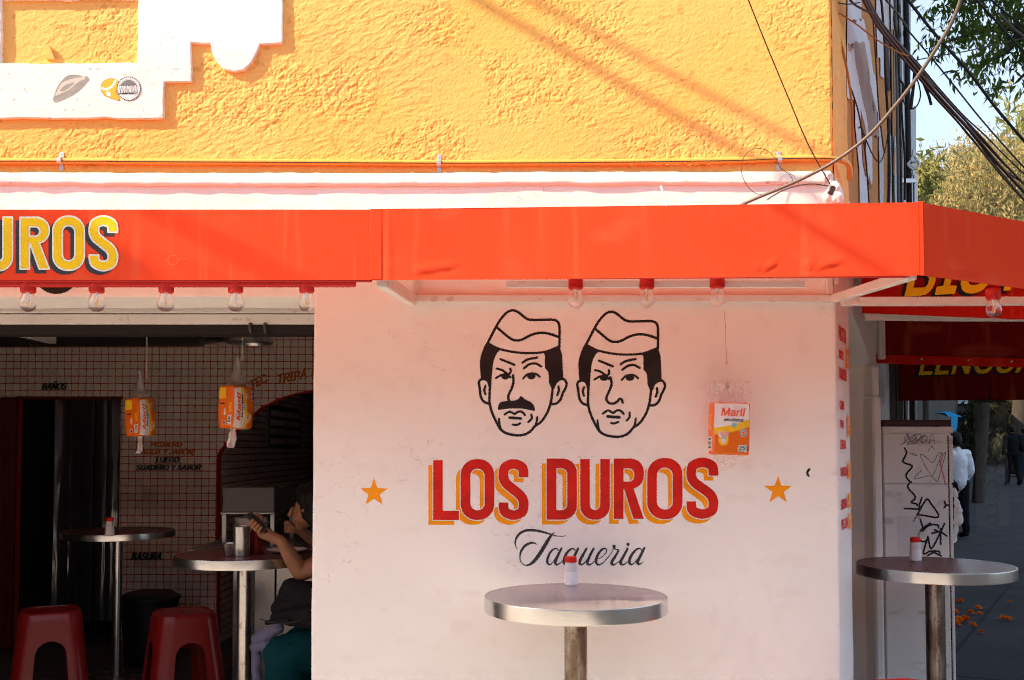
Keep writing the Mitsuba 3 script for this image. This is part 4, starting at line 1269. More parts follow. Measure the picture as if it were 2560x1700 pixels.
def shaker(c, label, s=1.0):
    t = thing('salt_shaker', label, 'salt shaker', 'salt shakers with red caps')
    x, y, z = c
    fit = lambda m: (m.apply_translation((-x, -y, -z)), m.apply_scale(1.14), m.apply_translation((x, y, z)), m)[-1]
    obj('bottle', fit(lathe([(0.0, 0.0005), (0.0225, 0.0005), (0.0245, 0.003), (0.0248, 0.010), (0.0238, 0.045), (0.0205, 0.078), (0.0190, 0.082), (0.0, 0.082)], 32, (x, y, z))), 'milk_plastic', t, smooth=40)
    obj('salt', fit(lathe([(0.0, 0.004), (0.0244, 0.004), (0.0252, 0.010), (0.0243, 0.042), (0.0235, 0.0505), (0.0, 0.052)], 32, (x, y, z))), 'salt_white', t, smooth=40)
    cap = [lathe([(0.0, 0.0815), (0.0200, 0.0815), (0.0208, 0.083), (0.0208, 0.099), (0.0185, 0.1025), (0.0, 0.1035)], 32, (x, y, z))]
    for k in range(28):
        q = cbox(0.0205, 0.0216, -0.0011, 0.0011, 0.083, 0.098); q.apply_transform(trimesh.transformations.rotation_matrix(k * 2 * math.pi / 28, (0, 0, 1))); q.apply_translation((x, y, z)); cap.append(q)
    obj('cap', fit(cat(cap)), 'red_cap_plastic', t, smooth=35)


c = on_plane(1427, 1463, ZT); shaker(c, 'white salt shaker with red cap on the table before the mural')
c = on_plane(2289, 1402, ZT); shaker(c, 'white salt shaker with red cap on the maroon table at the corner')
c = on_plane(274, 1340, ZT); shaker(c, 'white salt shaker with red cap on the table inside the shop')
# on the second indoor table
c = on_plane(621, 1408, ZT)
c = np.array([tc4[0] + 0.012, tc4[1] - 0.12, ZT])
obj('steel_tumbler', lathe([(0.0, 0.001), (0.042, 0.001), (0.043, 0.004), (0.0435, 0.148), (0.0455, 0.152), (0.0435, 0.1545), (0.041, 0.150), (0.040, 0.01), (0.0, 0.01)], 40, c), 'steel', None, smooth=35, label='tall shiny steel tumbler on the table beside the small cup', cat='tumbler')
c2 = c + (-0.066, 0.0, 0)
obj('steel_cup', lathe([(0.0, 0.001), (0.022, 0.001), (0.024, 0.004), (0.034, 0.062), (0.036, 0.065), (0.033, 0.066), (0.022, 0.01), (0.0, 0.01)], 36, c2), 'steel', None, smooth=35, label='small flared steel cup on the indoor table', cat='cup')
c3 = c + (0.052, 0.10, 0)
pbr('salsa_red', (0.16, 0.012, 0.008), 0.2)
sb = thing('salsa_bottle', 'dark red salsa bottle behind the steel tumbler', 'bottle')
obj('bottle', lathe([(0.0, 0.001), (0.034, 0.001), (0.037, 0.006), (0.037, 0.10), (0.026, 0.135), (0.014, 0.15), (0.0, 0.15)], 32, c3), 'salsa_red', sb, smooth=40)
obj('nozzle', lathe([(0.0, 0.15), (0.014, 0.15), (0.004, 0.185), (0.0, 0.185)], 20, c3), 'salsa_red', sb, smooth=40)
pc = on_plane(715, 1393, ZT)
obj('plate', lathe([(0.0, 0.004), (0.05, 0.004), (0.085, 0.012), (0.105, 0.020), (0.106, 0.023), (0.084, 0.016), (0.05, 0.008), (0.0, 0.007)], 48, (tc4[0] + 0.215, tc4[1] + 0.02, ZT)), 'milk_plastic', None, smooth=40, label='pale shallow plate on the indoor table under the forearm', cat='plate')

# ---------------------------------------------------------------- stools
pbr('red_plastic_lit', (0.62, 0.014, 0.010), 0.3, specular=0.5)  # lit copy of the stool red, for the stool outdoors
def stool(label, c, rot, h, w=0.30, mat_='red_plastic_shaded'):
    """A plastic stool: rounded square seat, four splayed channel legs with arched gaps between them."""
    t = thing('plastic_stool', label, 'stool', 'red plastic stools')
    W = w / 2
    def ring(s, z, rr, n=12):
        q = sbox(-s + rr, -s + rr, s - rr, s - rr).buffer(rr, quad_segs=n)
        return np.array([(a, b, z) for a, b in q.exterior.coords[:-1]])
    seat = m3.Manifold.batch_hull([m3.Manifold.hull_points(np.vstack([ring(W * 0.90, h - 0.002, 0.075), ring(W * 0.96, h - 0.010, 0.085), ring(W * 1.0, h - 0.030, 0.09), ring(W * 1.02, h - 0.055, 0.09)]).astype(float))])
    body = m3.Manifold.hull_points(np.vstack([ring(W * 1.02, h - 0.05, 0.09), ring(W * 1.36, 0.0, 0.07)]).astype(float))
    inner = m3.Manifold.hull_points(np.vstack([ring(W * 0.97, h - 0.03, 0.085), ring(W * 1.36 - 0.012, -0.01, 0.065)]).astype(float))
    body = body - inner
    cuts = []
    for k in range(4):
        hw, top = W * 0.50, h - 0.16
        pts = [(-hw * 1.35, -0.02), (hw * 1.35, -0.02), (hw, top - hw)] + [(hw * math.cos(a), top - hw + hw * math.sin(a)) for a in np.linspace(0, math.pi, 14)] + [(-hw, top - hw)]
        cs = m3.CrossSection([np.array(pts)]).extrude(1.0)
        cs = cs.rotate([90, 0, 0]).translate([0, 0.0, 0]).rotate([0, 0, 90 * k])
        cuts.append(cs)
    body = body - m3.Manifold.batch_boolean(cuts, m3.OpType.Add)
    def done(mf, name, sm):
        mf = mf.rotate([0, 0, rot]).translate([float(c[0]), float(c[1]), 0.05])
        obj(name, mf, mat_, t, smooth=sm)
    for k_ in range(8):
        a_ = 2 * math.pi * k_ / 8
        seat = seat - m3.Manifold.cylinder(0.2, 0.006, 0.006, 12).translate([0.045 * math.cos(a_), 0.045 * math.sin(a_), h - 0.1])
    seat = seat - m3.Manifold.hull_points(np.vstack([ring(W * 0.80, h - 0.006, 0.065), ring(W * 0.82, h + 0.01, 0.067)]).astype(float))
    done(seat, 'seat', 30)
    legs = body.decompose() if False else [body]
    quad = m3.Manifold.cube([1, 1, 2]).translate([0, 0, -0.5])
    for k in range(4):
        done(body ^ quad.rotate([0, 0, 90 * k]), 'leg', 30)
    return t


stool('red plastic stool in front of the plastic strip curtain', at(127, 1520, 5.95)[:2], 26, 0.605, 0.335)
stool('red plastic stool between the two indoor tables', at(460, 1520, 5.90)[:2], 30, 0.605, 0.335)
stool('bright red plastic stool under the maroon corner table', at(2262, 1700, 3.86)[:2], 14, 0.645, 0.30, 'red_plastic_lit')
stool('red plastic stool, colour darkened for the shade, carrying the seated person', (-0.80, 0.98), 20, 0.48, 0.32)

# ---------------------------------------------------------------- kitchen things at the back of the shop
bt = on_plane(0, 0, 1)
pbr('bin_black', (0.012, 0.012, 0.014), 0.4)
bn = thing('waste_bin', 'black round waste bin on the floor under the word BASURA', 'bin')
bc = at(375, 1500, 7.3)
obj('body', lathe([(0.0, 0.06), (0.17, 0.06), (0.20, 0.49), (0.21, 0.51), (0.21, 0.525), (0.0, 0.51)], 40, (bc[0], bc[1], 0)), 'bin_black', bn, smooth=40)
obj('lid', lathe([(0.0, 0.57), (0.16, 0.56), (0.215, 0.53), (0.215, 0.51), (0.0, 0.51)], 40, (bc[0], bc[1], 0)), 'bin_black', bn, smooth=40)
kc = thing('steel_counter', 'dull steel kitchen counter behind the seated person', 'counter')
ka, kb = at(487, 1375, 6.45), at(900, 1375, 6.45)
zk = ka[2] + 0.02
pbr('dull_steel', (0.36, 0.34, 0.33), 0.35, 0.9)
obj('worktop', cbox(ka[0], kb[0], 6.3 - WALL, 7.4 - WALL, zk - 0.045, zk, 0.006), 'dull_steel', kc)
for k, px in enumerate((588, 640, 695, 760)):
    p = at(px, 1500, 6.6)
    obj('panel', cbox(p[0] + 0.01, p[0] + 0.145, 6.5 - WALL + 0.012 * (k % 2), 6.6 - WALL, 0.08, zk - 0.05, 0.004), 'dull_steel', kc)
obj('back_panel', cbox(ka[0] + 0.25, kb[0], 6.62 - WALL, 7.3 - WALL, 0.08, zk - 0.05), 'dark_steel', kc)
st = thing('steel_stand', 'dark boxy steel shelf standing on the kitchen counter', 'shelf')
sa, sb_ = at(562, 1217, 6.6), at(690, 1280, 6.6)
y0s, y1s = 6.55 - WALL, 7.15 - WALL
pbr('brown_steel', (0.12, 0.105, 0.095), 0.4, 0.6)
obj('hood', cbox(sa[0], sb_[0], y0s, y1s, sb_[2], sa[2], 0.005), 'brown_steel', st)
obj('lip', cbox(sa[0] - 0.012, sb_[0] + 0.004, y0s - 0.014, y1s, sb_[2] - 0.012, sb_[2] + 0.002, 0.003), 'dull_steel', st)
for x in (sa[0] + 0.012, sb_[0] - 0.012):
    for y in (y0s + 0.01, y1s - 0.02):
        obj('leg', cbox(x - 0.014, x + 0.014, y - 0.012, y + 0.012, zk, sb_[2] - 0.012, 0.002), 'dull_steel', st)
bo = thing('bowl_stack', 'stack of pale bowls under the steel shelf', 'bowls')
bcx = at(628, 1330, 6.75)
for k in range(5):
    obj('bowl', lathe([(0.0, 0.0), (0.05, 0.0), (0.085, 0.03), (0.108, 0.075), (0.112, 0.080), (0.104, 0.075), (0.08, 0.035), (0.0, 0.008)], 40, (bcx[0], bcx[1], zk + 0.001 + 0.022 * k)), 'milk_plastic', bo, smooth=40)
vb = thing('menu_board', 'faint framed board with rows on the dark passage wall', 'board')
va = (xw + 0.003, 5.3, 1.62)
obj('frame', cbox(xw + 0.001, xw + 0.02, 5.2, 6.6, 1.60, 2.02, 0.003), 'brown_steel', vb)
for k in range(4):
    for j in range(2):
        obj('slat', cbox(xw + 0.018, xw + 0.026, 5.28 + 0.66 * j, 5.86 + 0.66 * j, 1.645 + 0.09 * k, 1.70 + 0.09 * k, 0.002), 'milk_plastic', vb)

# ---------------------------------------------------------------- hanging packs of napkins
pbr('pack_white', (0.80, 0.77, 0.75), 0.25, specular=0.5)
pbr('pack_orange', (0.76, 0.150, 0.010), 0.22, specular=0.5)
pbr('pack_yellow', (0.86, 0.52, 0.02), 0.22, specular=0.5)
pbr('pack_red', (0.78, 0.10, 0.02), 0.3)
pbr('pack_blue', (0.25, 0.52, 0.62), 0.3)
pbr('string_white', (0.62, 0.56, 0.50), 0.7)
pbr('string_pink', (0.55, 0.34, 0.28), 0.7)
pbr('tissue', (0.80, 0.78, 0.77), 0.8)
scene['bag_film'] = {'type': 'blendbsdf', 'weight': 0.09, 'a': {'type': 'thindielectric', 'int_ior': 1.35}, 'b': {'type': 'twosided', 'bsdf': {'type': 'roughplastic', 'diffuse_reflectance': rgb(0.82, 0.80, 0.78), 'alpha': 0.18}}}


def pack(label, M, s_top, s_mat, hang, tail, extra=None, lying=False):
    """M: 4 x 4 from the pack's own frame (x across, y up the front, z towards the viewer; 0.155 x 0.215 x 0.05 m) to the world."""
    t = thing('napkin_pack', label, 'napkin pack', 'hanging packs of paper napkins')
    Wp, Hp, Dp = 0.154, 0.212, 0.060
    def put(m):
        m = m.copy(); v = m.vertices.copy()
        k = np.clip(1 - (v[:, 0] / (Wp * 0.56)) ** 2, 0, 1) * np.clip(1 - (v[:, 1] / (Hp * 0.56)) ** 2, 0, 1)
        near = np.clip((v[:, 2] + Dp * 0.5) / (Dp * 0.5), 0, 1) - np.clip((-v[:, 2] - Dp * 0.5) / (Dp * 0.5), 0, 1)
        wr = meshkit.fbm(np.column_stack([v[:, 0] * 30, v[:, 1] * 22, 0 * v[:, 0] + 3]), 3, 94) - 0.5
        v[:, 2] += near * (0.013 * k ** 0.7 + 0.007 * wr * (k > 0))
        v[:, 0] *= 1 + 0.02 * np.cos(v[:, 1] / Hp * 3.0)
        m.vertices = v
        m.apply_transform(M); return m
    bodym = cbox(-Wp / 2, Wp / 2, -Hp / 2, Hp / 2, -Dp, 0, 0.006)
    bodym = bodym.subdivide().subdivide().subdivide()
    v = bodym.vertices
    v *= 1 + 0.030 * (meshkit.fbm(v * 26, 3, 95)[:, None] - 0.5)
    body = obj('pack', put(bodym), 'pack_orange', t, smooth=30)
    def plate(poly, z, m_, nm='print'):
        q = flat(poly, 0.010); q.apply_translation((0, 0, z)); obj(nm, put(q), m_, t)
    f = lambda pts: Polygon([((x - 521) / 500 * Wp, (1000 - y) / 660 * Hp) for x, y in pts])
    z1 = 0.0026
    plate(f([(278, 680), (740, 680), (752, 870), (600, 925), (440, 965), (278, 1000)]), z1, 'pack_white')
    plate(f([(278, 1000), (440, 965), (600, 925), (752, 870), (755, 965), (600, 1020), (440, 1055), (278, 1085)]), z1, 'pack_yellow')
    plate(f([(315, 684), (450, 684), (440, 690), (320, 690)]), z1 + 0.0004, 'pack_red')
    plate(affinity.scale(Point(*f([(665, 1045), (666, 1045), (665, 1046)]).centroid.coords[0]).buffer(0.0165), 1, 1), z1 + 0.0004, 'pack_white')
    cx_, cy_ = f([(665, 1045), (666, 1045), (665, 1046)]).centroid.coords[0]
    plate(Point(cx_, cy_).buffer(0.0140).difference(Point(cx_, cy_).buffer(0.0105)), z1 + 0.0008, 'shadow_ink')
    plate(Point(cx_, cy_).buffer(0.007), z1 + 0.0008, 'pack_red')
    plate(affinity.scale(Point(*f([(535, 950), (536, 950), (535, 951)]).centroid.coords[0]).buffer(0.0085), 1.4, 1), z1 + 0.0008, 'pack_blue')
    plate(f([(605, 1200), (730, 1200), (725, 1290), (598, 1290)]), z1 + 0.0004, 'pack_white')
    plate(f([(330, 1040), (460, 1040), (462, 1100), (430, 1125), (340, 1110)]), z1 + 0.0004, 'pack_white')
    c4 = f([(400, 1150), (401, 1150), (400, 1151)]).centroid.coords[0]
    plate(Point(*c4).buffer(0.0205), z1 + 0.0004, 'pack_yellow')
    plate(affinity.scale(Point(*c4).buffer(0.009), 1.0, 1.25), z1 + 0.0008, 'pack_white')
    plate(f([(375, 1100), (430, 1100), (440, 1130), (365, 1130)]), z1 + 0.0009, 'galvanised')
    def word(w, h, x, y, m_, wide, slant, nm='print'):
        X, Y = (x - 521) / 500 * Wp, (1000 - y) / 660 * Hp
        obj(nm, put(text(w, h, (X, Y, z1 + 0.0010), (1, 0, 0), (0, 1, 0), 0.0006, True, wide, slant)), m_, t)
    word('Marli', 0.031, 345, 838, 'pack_red', 1.02, 0.22, 'brand_print')
    word('servilletas', 0.0125, 392, 906, 'dark_ink', 1.0, 0.2)
    word('250', 0.0165, 606, 1265, 'dark_ink', 1.0, 0.0)
    word('SERVILLETAS', 0.0032, 606, 1284, 'dark_ink', 1.05, 0.0)
    word('DALE MÁS', 0.0062, 342, 1066, 'pack_red', 0.8, 0.0)
    word('SABOR', 0.0068, 362, 1094, 'pack_red', 0.9, 0.0)
    # the narrow side: orange with a bar code
    xs0 = -Wp / 2 - 0.0016
    sidep = []
    for k in range(9):
        sidep.append(cbox(xs0 - 0.0008, xs0, -0.085 + 0.0052 * k, -0.085 + 0.0052 * k + (0.0035 if k % 3 else 0.0018), -0.046, -0.018))
    obj('bar_code', put(cbox(xs0 - 0.0004, xs0 + 0.001, -0.090, -0.034, -0.050, -0.014)), 'pack_white', t)
    obj('bar_code', put(cat(sidep)), 'dark_ink', t)
    obj('print', put(text('Marli', 0.020, (xs0, -0.01, -0.018), (0, 1, 0), (0, 0, -1), 0.0006, True, 1.0, 0.2)), 'pack_yellow', t)
    if lying:
        ys0 = Hp / 2 + 0.0016
        def top(x0_, x1_, z0_, z1_, m_, up=0.0):
            obj('print', put(cbox(x0_, x1_, ys0 - 0.001, ys0 + 0.0004 + up, z0_, z1_)), m_, t)
        top(0.030, 0.070, -0.058, -0.030, 'pack_yellow')
        top(-0.064, -0.030, -0.020, -0.006, 'pack_white')
        for k in range(7):
            top(-0.060 + 0.004 * k, -0.060 + 0.004 * k + (0.0026 if k % 3 else 0.0014), -0.018, -0.008, 'dark_ink', 0.0005)
        top(-0.064, -0.050, -0.040, -0.029, 'pack_white')
        top(-0.062, -0.052, -0.038, -0.031, 'dark_ink', 0.0005)
        top(-0.030, -0.006, -0.036, -0.030, 'pack_white')
        top(0.010, 0.014, -0.052, -0.034, 'dark_ink', 0.0005)
        obj('print', put(text('Marli', 0.011, (-0.02, ys0 + 0.0003, -0.016), (1, 0, 0), (0, 0, 1), 0.0006, True, 1.0, 0.2)), 'pack_yellow', t)
        obj('print', put(text('hojas', 0.009, (0.020, ys0 + 0.0003, -0.054), (1, 0, 0), (0, 0, 1), 0.0006, True, 1.0, 0.2)), 'pack_orange', t)
    extra(t, put) if extra else None
    # string
    a = np.asarray(s_top, float); b = np.asarray(hang, float)
    pts = [a, a * 0.66 + b * 0.34 + (0.001, 0, 0), a * 0.33 + b * 0.67 - (0.001, 0, 0), b]
    obj('string', tube(pts, 0.0014, 6), s_mat, t, smooth=True)
    kn = [b + 0.004 * np.array([math.cos(k * 1.9), math.sin(k * 1.3), 1.2 - 0.55 * k]) for k in range(7)]
    obj('knot', tube(kn, 0.0013, 6), s_mat, t, smooth=True)
    return t, put


def frame_of(centre, right, up, scale=(1, 1, 1)):
    x = np.asarray(right, float); x /= np.linalg.norm(x)
    y = np.asarray(up, float); y = y - x * (x @ y); y /= np.linalg.norm(y)
    M = np.eye(4); M[:3, 0], M[:3, 1], M[:3, 2], M[:3, 3] = x, y, np.cross(x, y), centre
    M[:3, :3] *= np.array(scale)
    return M


scene['bag_film_creased'] = {**scene['bag_film'], 'weight': 0.17}


def film(P, t, put, name='bag', film_='bag_film'):
    obj(name, put(P), film_, t, smooth=True)


# pack beside the mural, in a clear bag
c = at(1829, 1072, 4.04)
def bagtop(t, put):
    u, v = np.meshgrid(np.linspace(-1, 1, 60), np.linspace(0, 1, 44), indexing='ij')
    wv = meshkit.fbm(np.stack([u * 3.2, v * 2.6, 0 * u], -1), 4, 97) - 0.5
    fold = 1 - np.abs(2 * meshkit.fbm(np.stack([u * 2.2 + v * 1.3, v * 2.0 - u, 0 * u + 3], -1), 3, 99) - 1)
    x = u * (0.071 + 0.012 * (1 - v)) - 0.014
    y = 0.105 + v * 0.082
    z = -0.028 + 0.020 * wv + 0.010 * np.clip(fold - 0.75, 0, 1) * 4 * v
    film(grid(np.stack([x, y, z], -1)), t, put, 'bag', 'bag_film_creased')
    u, v = np.meshgrid(np.linspace(-1, 1, 40), np.linspace(0, 1, 24), indexing='ij')
    wv = meshkit.fbm(np.stack([u * 4, v * 3, 0 * u + 7], -1), 4, 98) - 0.5
    film(grid(np.stack([u * (0.066 - 0.038 * v) + 0.0, -0.107 - v * 0.050, -0.030 + 0.03 * wv], -1)), t, put)
    wire = [(-0.014 + 0.003 * math.sin(a), 0.176 + 0.014 * math.cos(a), -0.020) for a in np.linspace(0, 2 * math.pi, 14)]
    obj('wire_loop', put(tube(wire, 0.0010, 6)), 'black_rubber', t, smooth=True)
pack('orange and white napkin pack in a clear bag hanging beside the mural', frame_of(c, (0.97, 0.14, -0.03), (0.03, 0, 1)), at(1811, 775, 4.0), 'string_pink', at(1817, 906, 4.02), None, bagtop)


def twisted(seed, tail):
    def fn(t, put):
        a = np.linspace(0, 2 * math.pi, 33); v = np.linspace(0, 1, 20)
        A, V = np.meshgrid(a, v, indexing='ij')
        def bag(r0, r1, y0, y1, sx, sz, sd):
            prof = (r0 + (r1 - r0) * V) * (1 - 0.35 * np.sin(np.pi * V) * (r1 < r0))
            w = 1 + 0.25 * (meshkit.fbm(np.stack([np.cos(A) * 2, np.sin(A) * 2, V * 3 + sd], -1), 3, 96) - 0.5)
            return np.stack([sx * prof * w * np.cos(A), y0 + (y1 - y0) * V, sz * prof * w * np.sin(A) - 0.03], -1)
        P = bag(1.0, 0.10, 0.0, 1.0, 0.075, 0.034, seed)
        # its top end: the pack hangs on its side, so the bag gathers beyond x = Wp / 2
        Q = np.stack([0.077 + P[..., 1] * 0.11, P[..., 0] * 1.30, P[..., 2]], -1)
        film(grid(Q), t, put)
        if tail:
            u, vv = np.meshgrid(np.linspace(-1, 1, 16), np.linspace(0, 1, 16), indexing='ij')
            wv = meshkit.fbm(np.stack([u * 2, vv * 3, 0 * u + seed], -1), 3, 98) - 0.5
            Q = np.stack([-0.077 - vv * 0.07, 0.02 + u * (0.022 + 0.014 * vv) + tail * vv, -0.03 + 0.03 * wv], -1)
            obj('napkin', put(grid(Q)), 'tissue', t, smooth=True, label='loose white napkin pulled out of the pack')
    return fn


# indoor packs hang on their side: local x points up
c = at(606, 1018, 4.95)
pack('orange napkin pack hanging in the doorway nearer to the wall', frame_of(c, (0.02, 0.0, 1), (-0.52, -0.85, 0.0), (1.36, 0.62, 1.55)), at(606, 822, 4.62), 'string_white', at(606, 894, 4.9), None, twisted(1, 0.03), True)
c = at(367, 1042, 5.35)
pack('orange napkin pack hanging deeper in the doorway', frame_of(c, (-0.03, 0.0, 1), (-0.42, -0.91, 0.0), (1.30, 0.56, 1.5)), at(367, 832, 4.7), 'string_white', at(367, 945, 5.25), None, twisted(4, 0.01), True)
# ---------------------------------------------------------------- the person at the indoor table
pbr('skin', lambda p, n, uv: mix((0.29, 0.135, 0.072), (0.24, 0.105, 0.055), fbm(p.x * 14, p.y * 14, p.z * 14)), 0.5, specular=0.35)
pbr('hair_black', (0.007, 0.006, 0.006), 0.55, specular=0.15)


def b_knit(p, n, uv):
    return fbm(p.x * 20, p.y * 20, p.z * 20) + 0.15 * noise(p.x * 300, p.y * 300, p.z * 300)


pbr('grey_cotton', (0.045, 0.042, 0.042), 0.85, specular=0.05, bump=b_knit, height=0.008)
pbr('apron_black', (0.014, 0.014, 0.016), 0.8, specular=0.05, bump=b_knit, height=0.008)
pbr('teal_cotton', (0.004, 0.040, 0.048), 0.8, specular=0.05, bump=b_knit, height=0.010)
pbr('lilac_cotton', (0.15, 0.15, 0.23), 0.85, specular=0.05, bump=b_knit, height=0.010)
pbr('phone_black', (0.012, 0.012, 0.014), 0.2)
PE = thing('person', 'person in dark grey top and teal trousers seated on a stool looking at a phone', 'person')
hd_ = at(779, 1268, 5.2)
hip = np.array([-0.74, 1.02, 0.64]); che = np.array([-0.80, 1.03, 0.98]); nek = np.array([-0.90, 1.02, 1.14])
shL = np.array([-0.84, 0.86, 1.075]); elL = at(752, 1430, 5.03); wrL = at(702, 1352, 4.95)
shR = np.array([-0.84, 1.20, 1.08]); elR = np.array([-0.96, 1.22, 1.02]); wrR = at(752, 1325, 5.30)
hpL, hpR = hip + (0, -0.09, -0.01), hip + (0, 0.09, -0.01)
knL, knR = at(706, 1640, 4.95), np.array([-1.12, 1.12, 0.57])
anL, anR = knL + (0.02, 0.06, -0.46), knR + (0.05, 0.0, -0.47)
toL, toR = anL + (-0.16, -0.05, -0.02), anR + (-0.16, 0.0, -0.02)
skull = hd_ + (0.012, 0, 0.02)
B_ = [((hip, 0.125), (che, 0.125)), ((che, 0.125), (nek - (0, 0, 0.06), 0.07)), ((nek - (0, 0, 0.05), 0.052), (hd_ + (0.03, 0, -0.06), 0.05)),
      ((skull, 0.092), (hd_ + (-0.035, 0, -0.045), 0.062)), ((hd_ + (-0.035, 0, -0.045), 0.06), (hd_ + (-0.055, 0, -0.088), 0.030)),
      ((hd_ + (-0.098, 0, -0.006), 0.010), (hd_ + (-0.112, 0, -0.040), 0.013)), ((hd_ + (-0.088, 0, -0.068), 0.012), (hd_ + (-0.080, 0, -0.078), 0.014)),
      ((hd_ + (-0.02, -0.088, -0.01), 0.014), (hd_ + (-0.016, -0.088, -0.04), 0.010)), ((hd_ + (-0.02, 0.088, -0.01), 0.014), (hd_ + (-0.016, 0.088, -0.04), 0.010)),
      ((che + (0, -0.1, 0.06), 0.075), (shL, 0.058)), ((che + (0, 0.1, 0.06), 0.075), (shR, 0.058)),
      ((shL, 0.056), (elL, 0.046)), ((elL, 0.046), (elL * 0.65 + wrL * 0.35, 0.043)), ((elL * 0.65 + wrL * 0.35, 0.043), (wrL, 0.027)),
      ((shR, 0.056), (elR, 0.044)), ((elR, 0.044), (wrR, 0.027)),
      ((hpL, 0.10), (knL, 0.068)), ((hpR, 0.10), (knR, 0.068)), ((knL, 0.062), (anL, 0.038)), ((knR, 0.062), (anR, 0.038)), ((anL, 0.036), (toL, 0.028)), ((anR, 0.036), (toR, 0.028))]
# phone and the hand round it
ph0, ph1 = at(619, 1284, 4.95), at(671, 1330, 4.93)
pu = (ph0 - ph1) / np.linalg.norm(ph0 - ph1)
pn = np.array([pu[2], -0.25, -pu[0]]); pn -= pu * (pn @ pu); pn /= np.linalg.norm(pn)
if pn[2] < 0: pn = -pn
pw = np.cross(pu, pn)
def hand(wr, palm, pts, rp=0.030):
    out = [((wr, 0.026), (palm, rp))]
    for chain, r in pts:
        for a, b in zip(chain[:-1], chain[1:]):
            out.append(((np.asarray(a), r), (np.asarray(b), r * 0.93)))
    return out
phm = ph1 + pu * 0.045
palm = phm - pn * 0.030 + pw * 0.0 + np.array([0.024, 0, -0.010])
fing = []
for k in range(4):
    along = 0.052 - 0.019 * k
    base_ = palm + pu * (along * 0.55) + pw * (-0.022)
    side_ = phm + pu * (along - 0.012) - pw * 0.048 - pn * 0.012
    tip_ = phm + pu * (along - 0.010) - pw * 0.040 + pn * 0.013
    fing.append(([palm + pu * (along * 0.5), base_, side_, tip_], 0.0085 if k < 3 else 0.0075))
thumb = [palm + pw * 0.020 + pu * 0.012, phm + pw * 0.046 + pu * 0.018 - pn * 0.010, phm + pw * 0.044 + pu * 0.048 + pn * 0.012, phm + pw * 0.030 + pu * 0.064 + pn * 0.014]
B_ += hand(wrL, palm, fing + [(thumb, 0.0098)])
fis = at(727, 1318, 5.28)
f2 = []
for k in range(4):
    kz = 0.026 - 0.0165 * k
    f2.append(([fis + (0.012, -0.004, kz), fis + (-0.022, -0.010, kz + 0.002), fis + (-0.032, 0.014, kz - 0.002), fis + (-0.010, 0.022, kz - 0.003)], 0.0088 if k < 3 else 0.0078))
f2.append(([fis + (0.018, -0.014, 0.012), fis + (0.0, -0.030, 0.022), fis + (-0.020, -0.026, 0.026)], 0.0098))
B_ += hand(wrR, fis + (0.010, 0, 0), f2, 0.028)
obj('body', blob(B_, 0.012, 6), 'skin', PE, smooth=True)
hairb = [((skull + (0.012, 0, 0.018), 0.104), (skull + (0.045, 0, -0.03), 0.085)), ((skull + (0.05, 0, -0.02), 0.08), (nek + (0.05, 0, 0.10), 0.055)), ((skull + (-0.045, -0.018, 0.055), 0.052), (skull + (0.03, -0.06, -0.05), 0.052)), ((skull + (-0.045, 0.018, 0.055), 0.052), (skull + (0.03, 0.06, -0.05), 0.052)), ((skull + (-0.035, -0.062, 0.035), 0.036), (skull + (-0.018, -0.075, -0.055), 0.030)), ((skull + (-0.018, -0.075, -0.05), 0.030), (skull + (0.03, -0.07, -0.11), 0.028)), ((skull + (0.02, -0.055, -0.04), 0.045), (nek + (0.045, -0.05, 0.06), 0.03))]
obj('hair', blob(hairb, 0.012, 5), 'hair_black', PE, smooth=True)
topb = [((hip + (0, 0, 0.02), 0.150), (che, 0.148)), ((che, 0.146), (nek - (0, 0, 0.085), 0.085)), ((che + (0, -0.1, 0.055), 0.092), (shL, 0.070)), ((che + (0, 0.1, 0.055), 0.092), (shR, 0.070)), ((shL, 0.070), (shL * 0.62 + elL * 0.38, 0.066)), ((shR, 0.070), (shR * 0.62 + elR * 0.38, 0.066))]
def rough_up(m, amp, sc, seed):
    v = m.vertices
    m.vertices = v + m.vertex_normals * (amp * (meshkit.fbm(v * sc, 3, seed) - 0.5))[:, None]
    return m
obj('shirt', rough_up(blob(topb, 0.016, 6), 0.030, 11, 101), 'grey_cotton', PE, smooth=True, label='dark grey short sleeved top')
apb = [((at(730, 1475, 4.98), 0.05), (at(790, 1500, 5.0), 0.09)), ((at(700, 1520, 4.98), 0.045), (at(730, 1470, 5.02), 0.05)), ((at(690, 1545, 4.93), 0.030), (at(780, 1540, 4.9), 0.06)), ((at(705, 1515, 4.98), 0.045), (at(790, 1510, 5.0), 0.09)), ((at(668, 1556, 4.92), 0.012), (at(720, 1552, 4.86), 0.016))]
obj('apron', rough_up(blob(apb, 0.014, 6), 0.022, 14, 102), 'apron_black', PE, smooth=True, label='black apron bunched over the lap')
trb = [((hip + (0, 0, -0.02), 0.155), (hpL, 0.130)), ((hip, 0.15), (hpR, 0.130)), ((hpL, 0.128), (knL, 0.098)), ((hpR, 0.128), (knR, 0.095)), ((knL, 0.096), (anL + (0, 0, 0.05), 0.075)), ((knR, 0.094), (anR + (0, 0, 0.05), 0.075))]
obj('trousers', rough_up(blob(trb, 0.018, 6), 0.032, 9, 103), 'teal_cotton', PE, smooth=True, label='loose teal trousers')
shoe = []
for an, to in ((anL, toL), (anR, toR)):
    an, to = an.copy(), to.copy(); to[2] = 0.09; an[2] = 0.10
    shoe.append(blob([((an + (0.02, 0, 0), 0.046), (to, 0.038))], 0.014, 4))
obj('shoe', shoe[0], 'apron_black', PE, smooth=True); obj('shoe', shoe[1], 'apron_black', PE, smooth=True)
strap = [at(782, 1532, 4.86), at(750, 1550, 4.85), at(715, 1558, 4.85), at(680, 1556, 4.87), at(650, 1547, 4.92)]
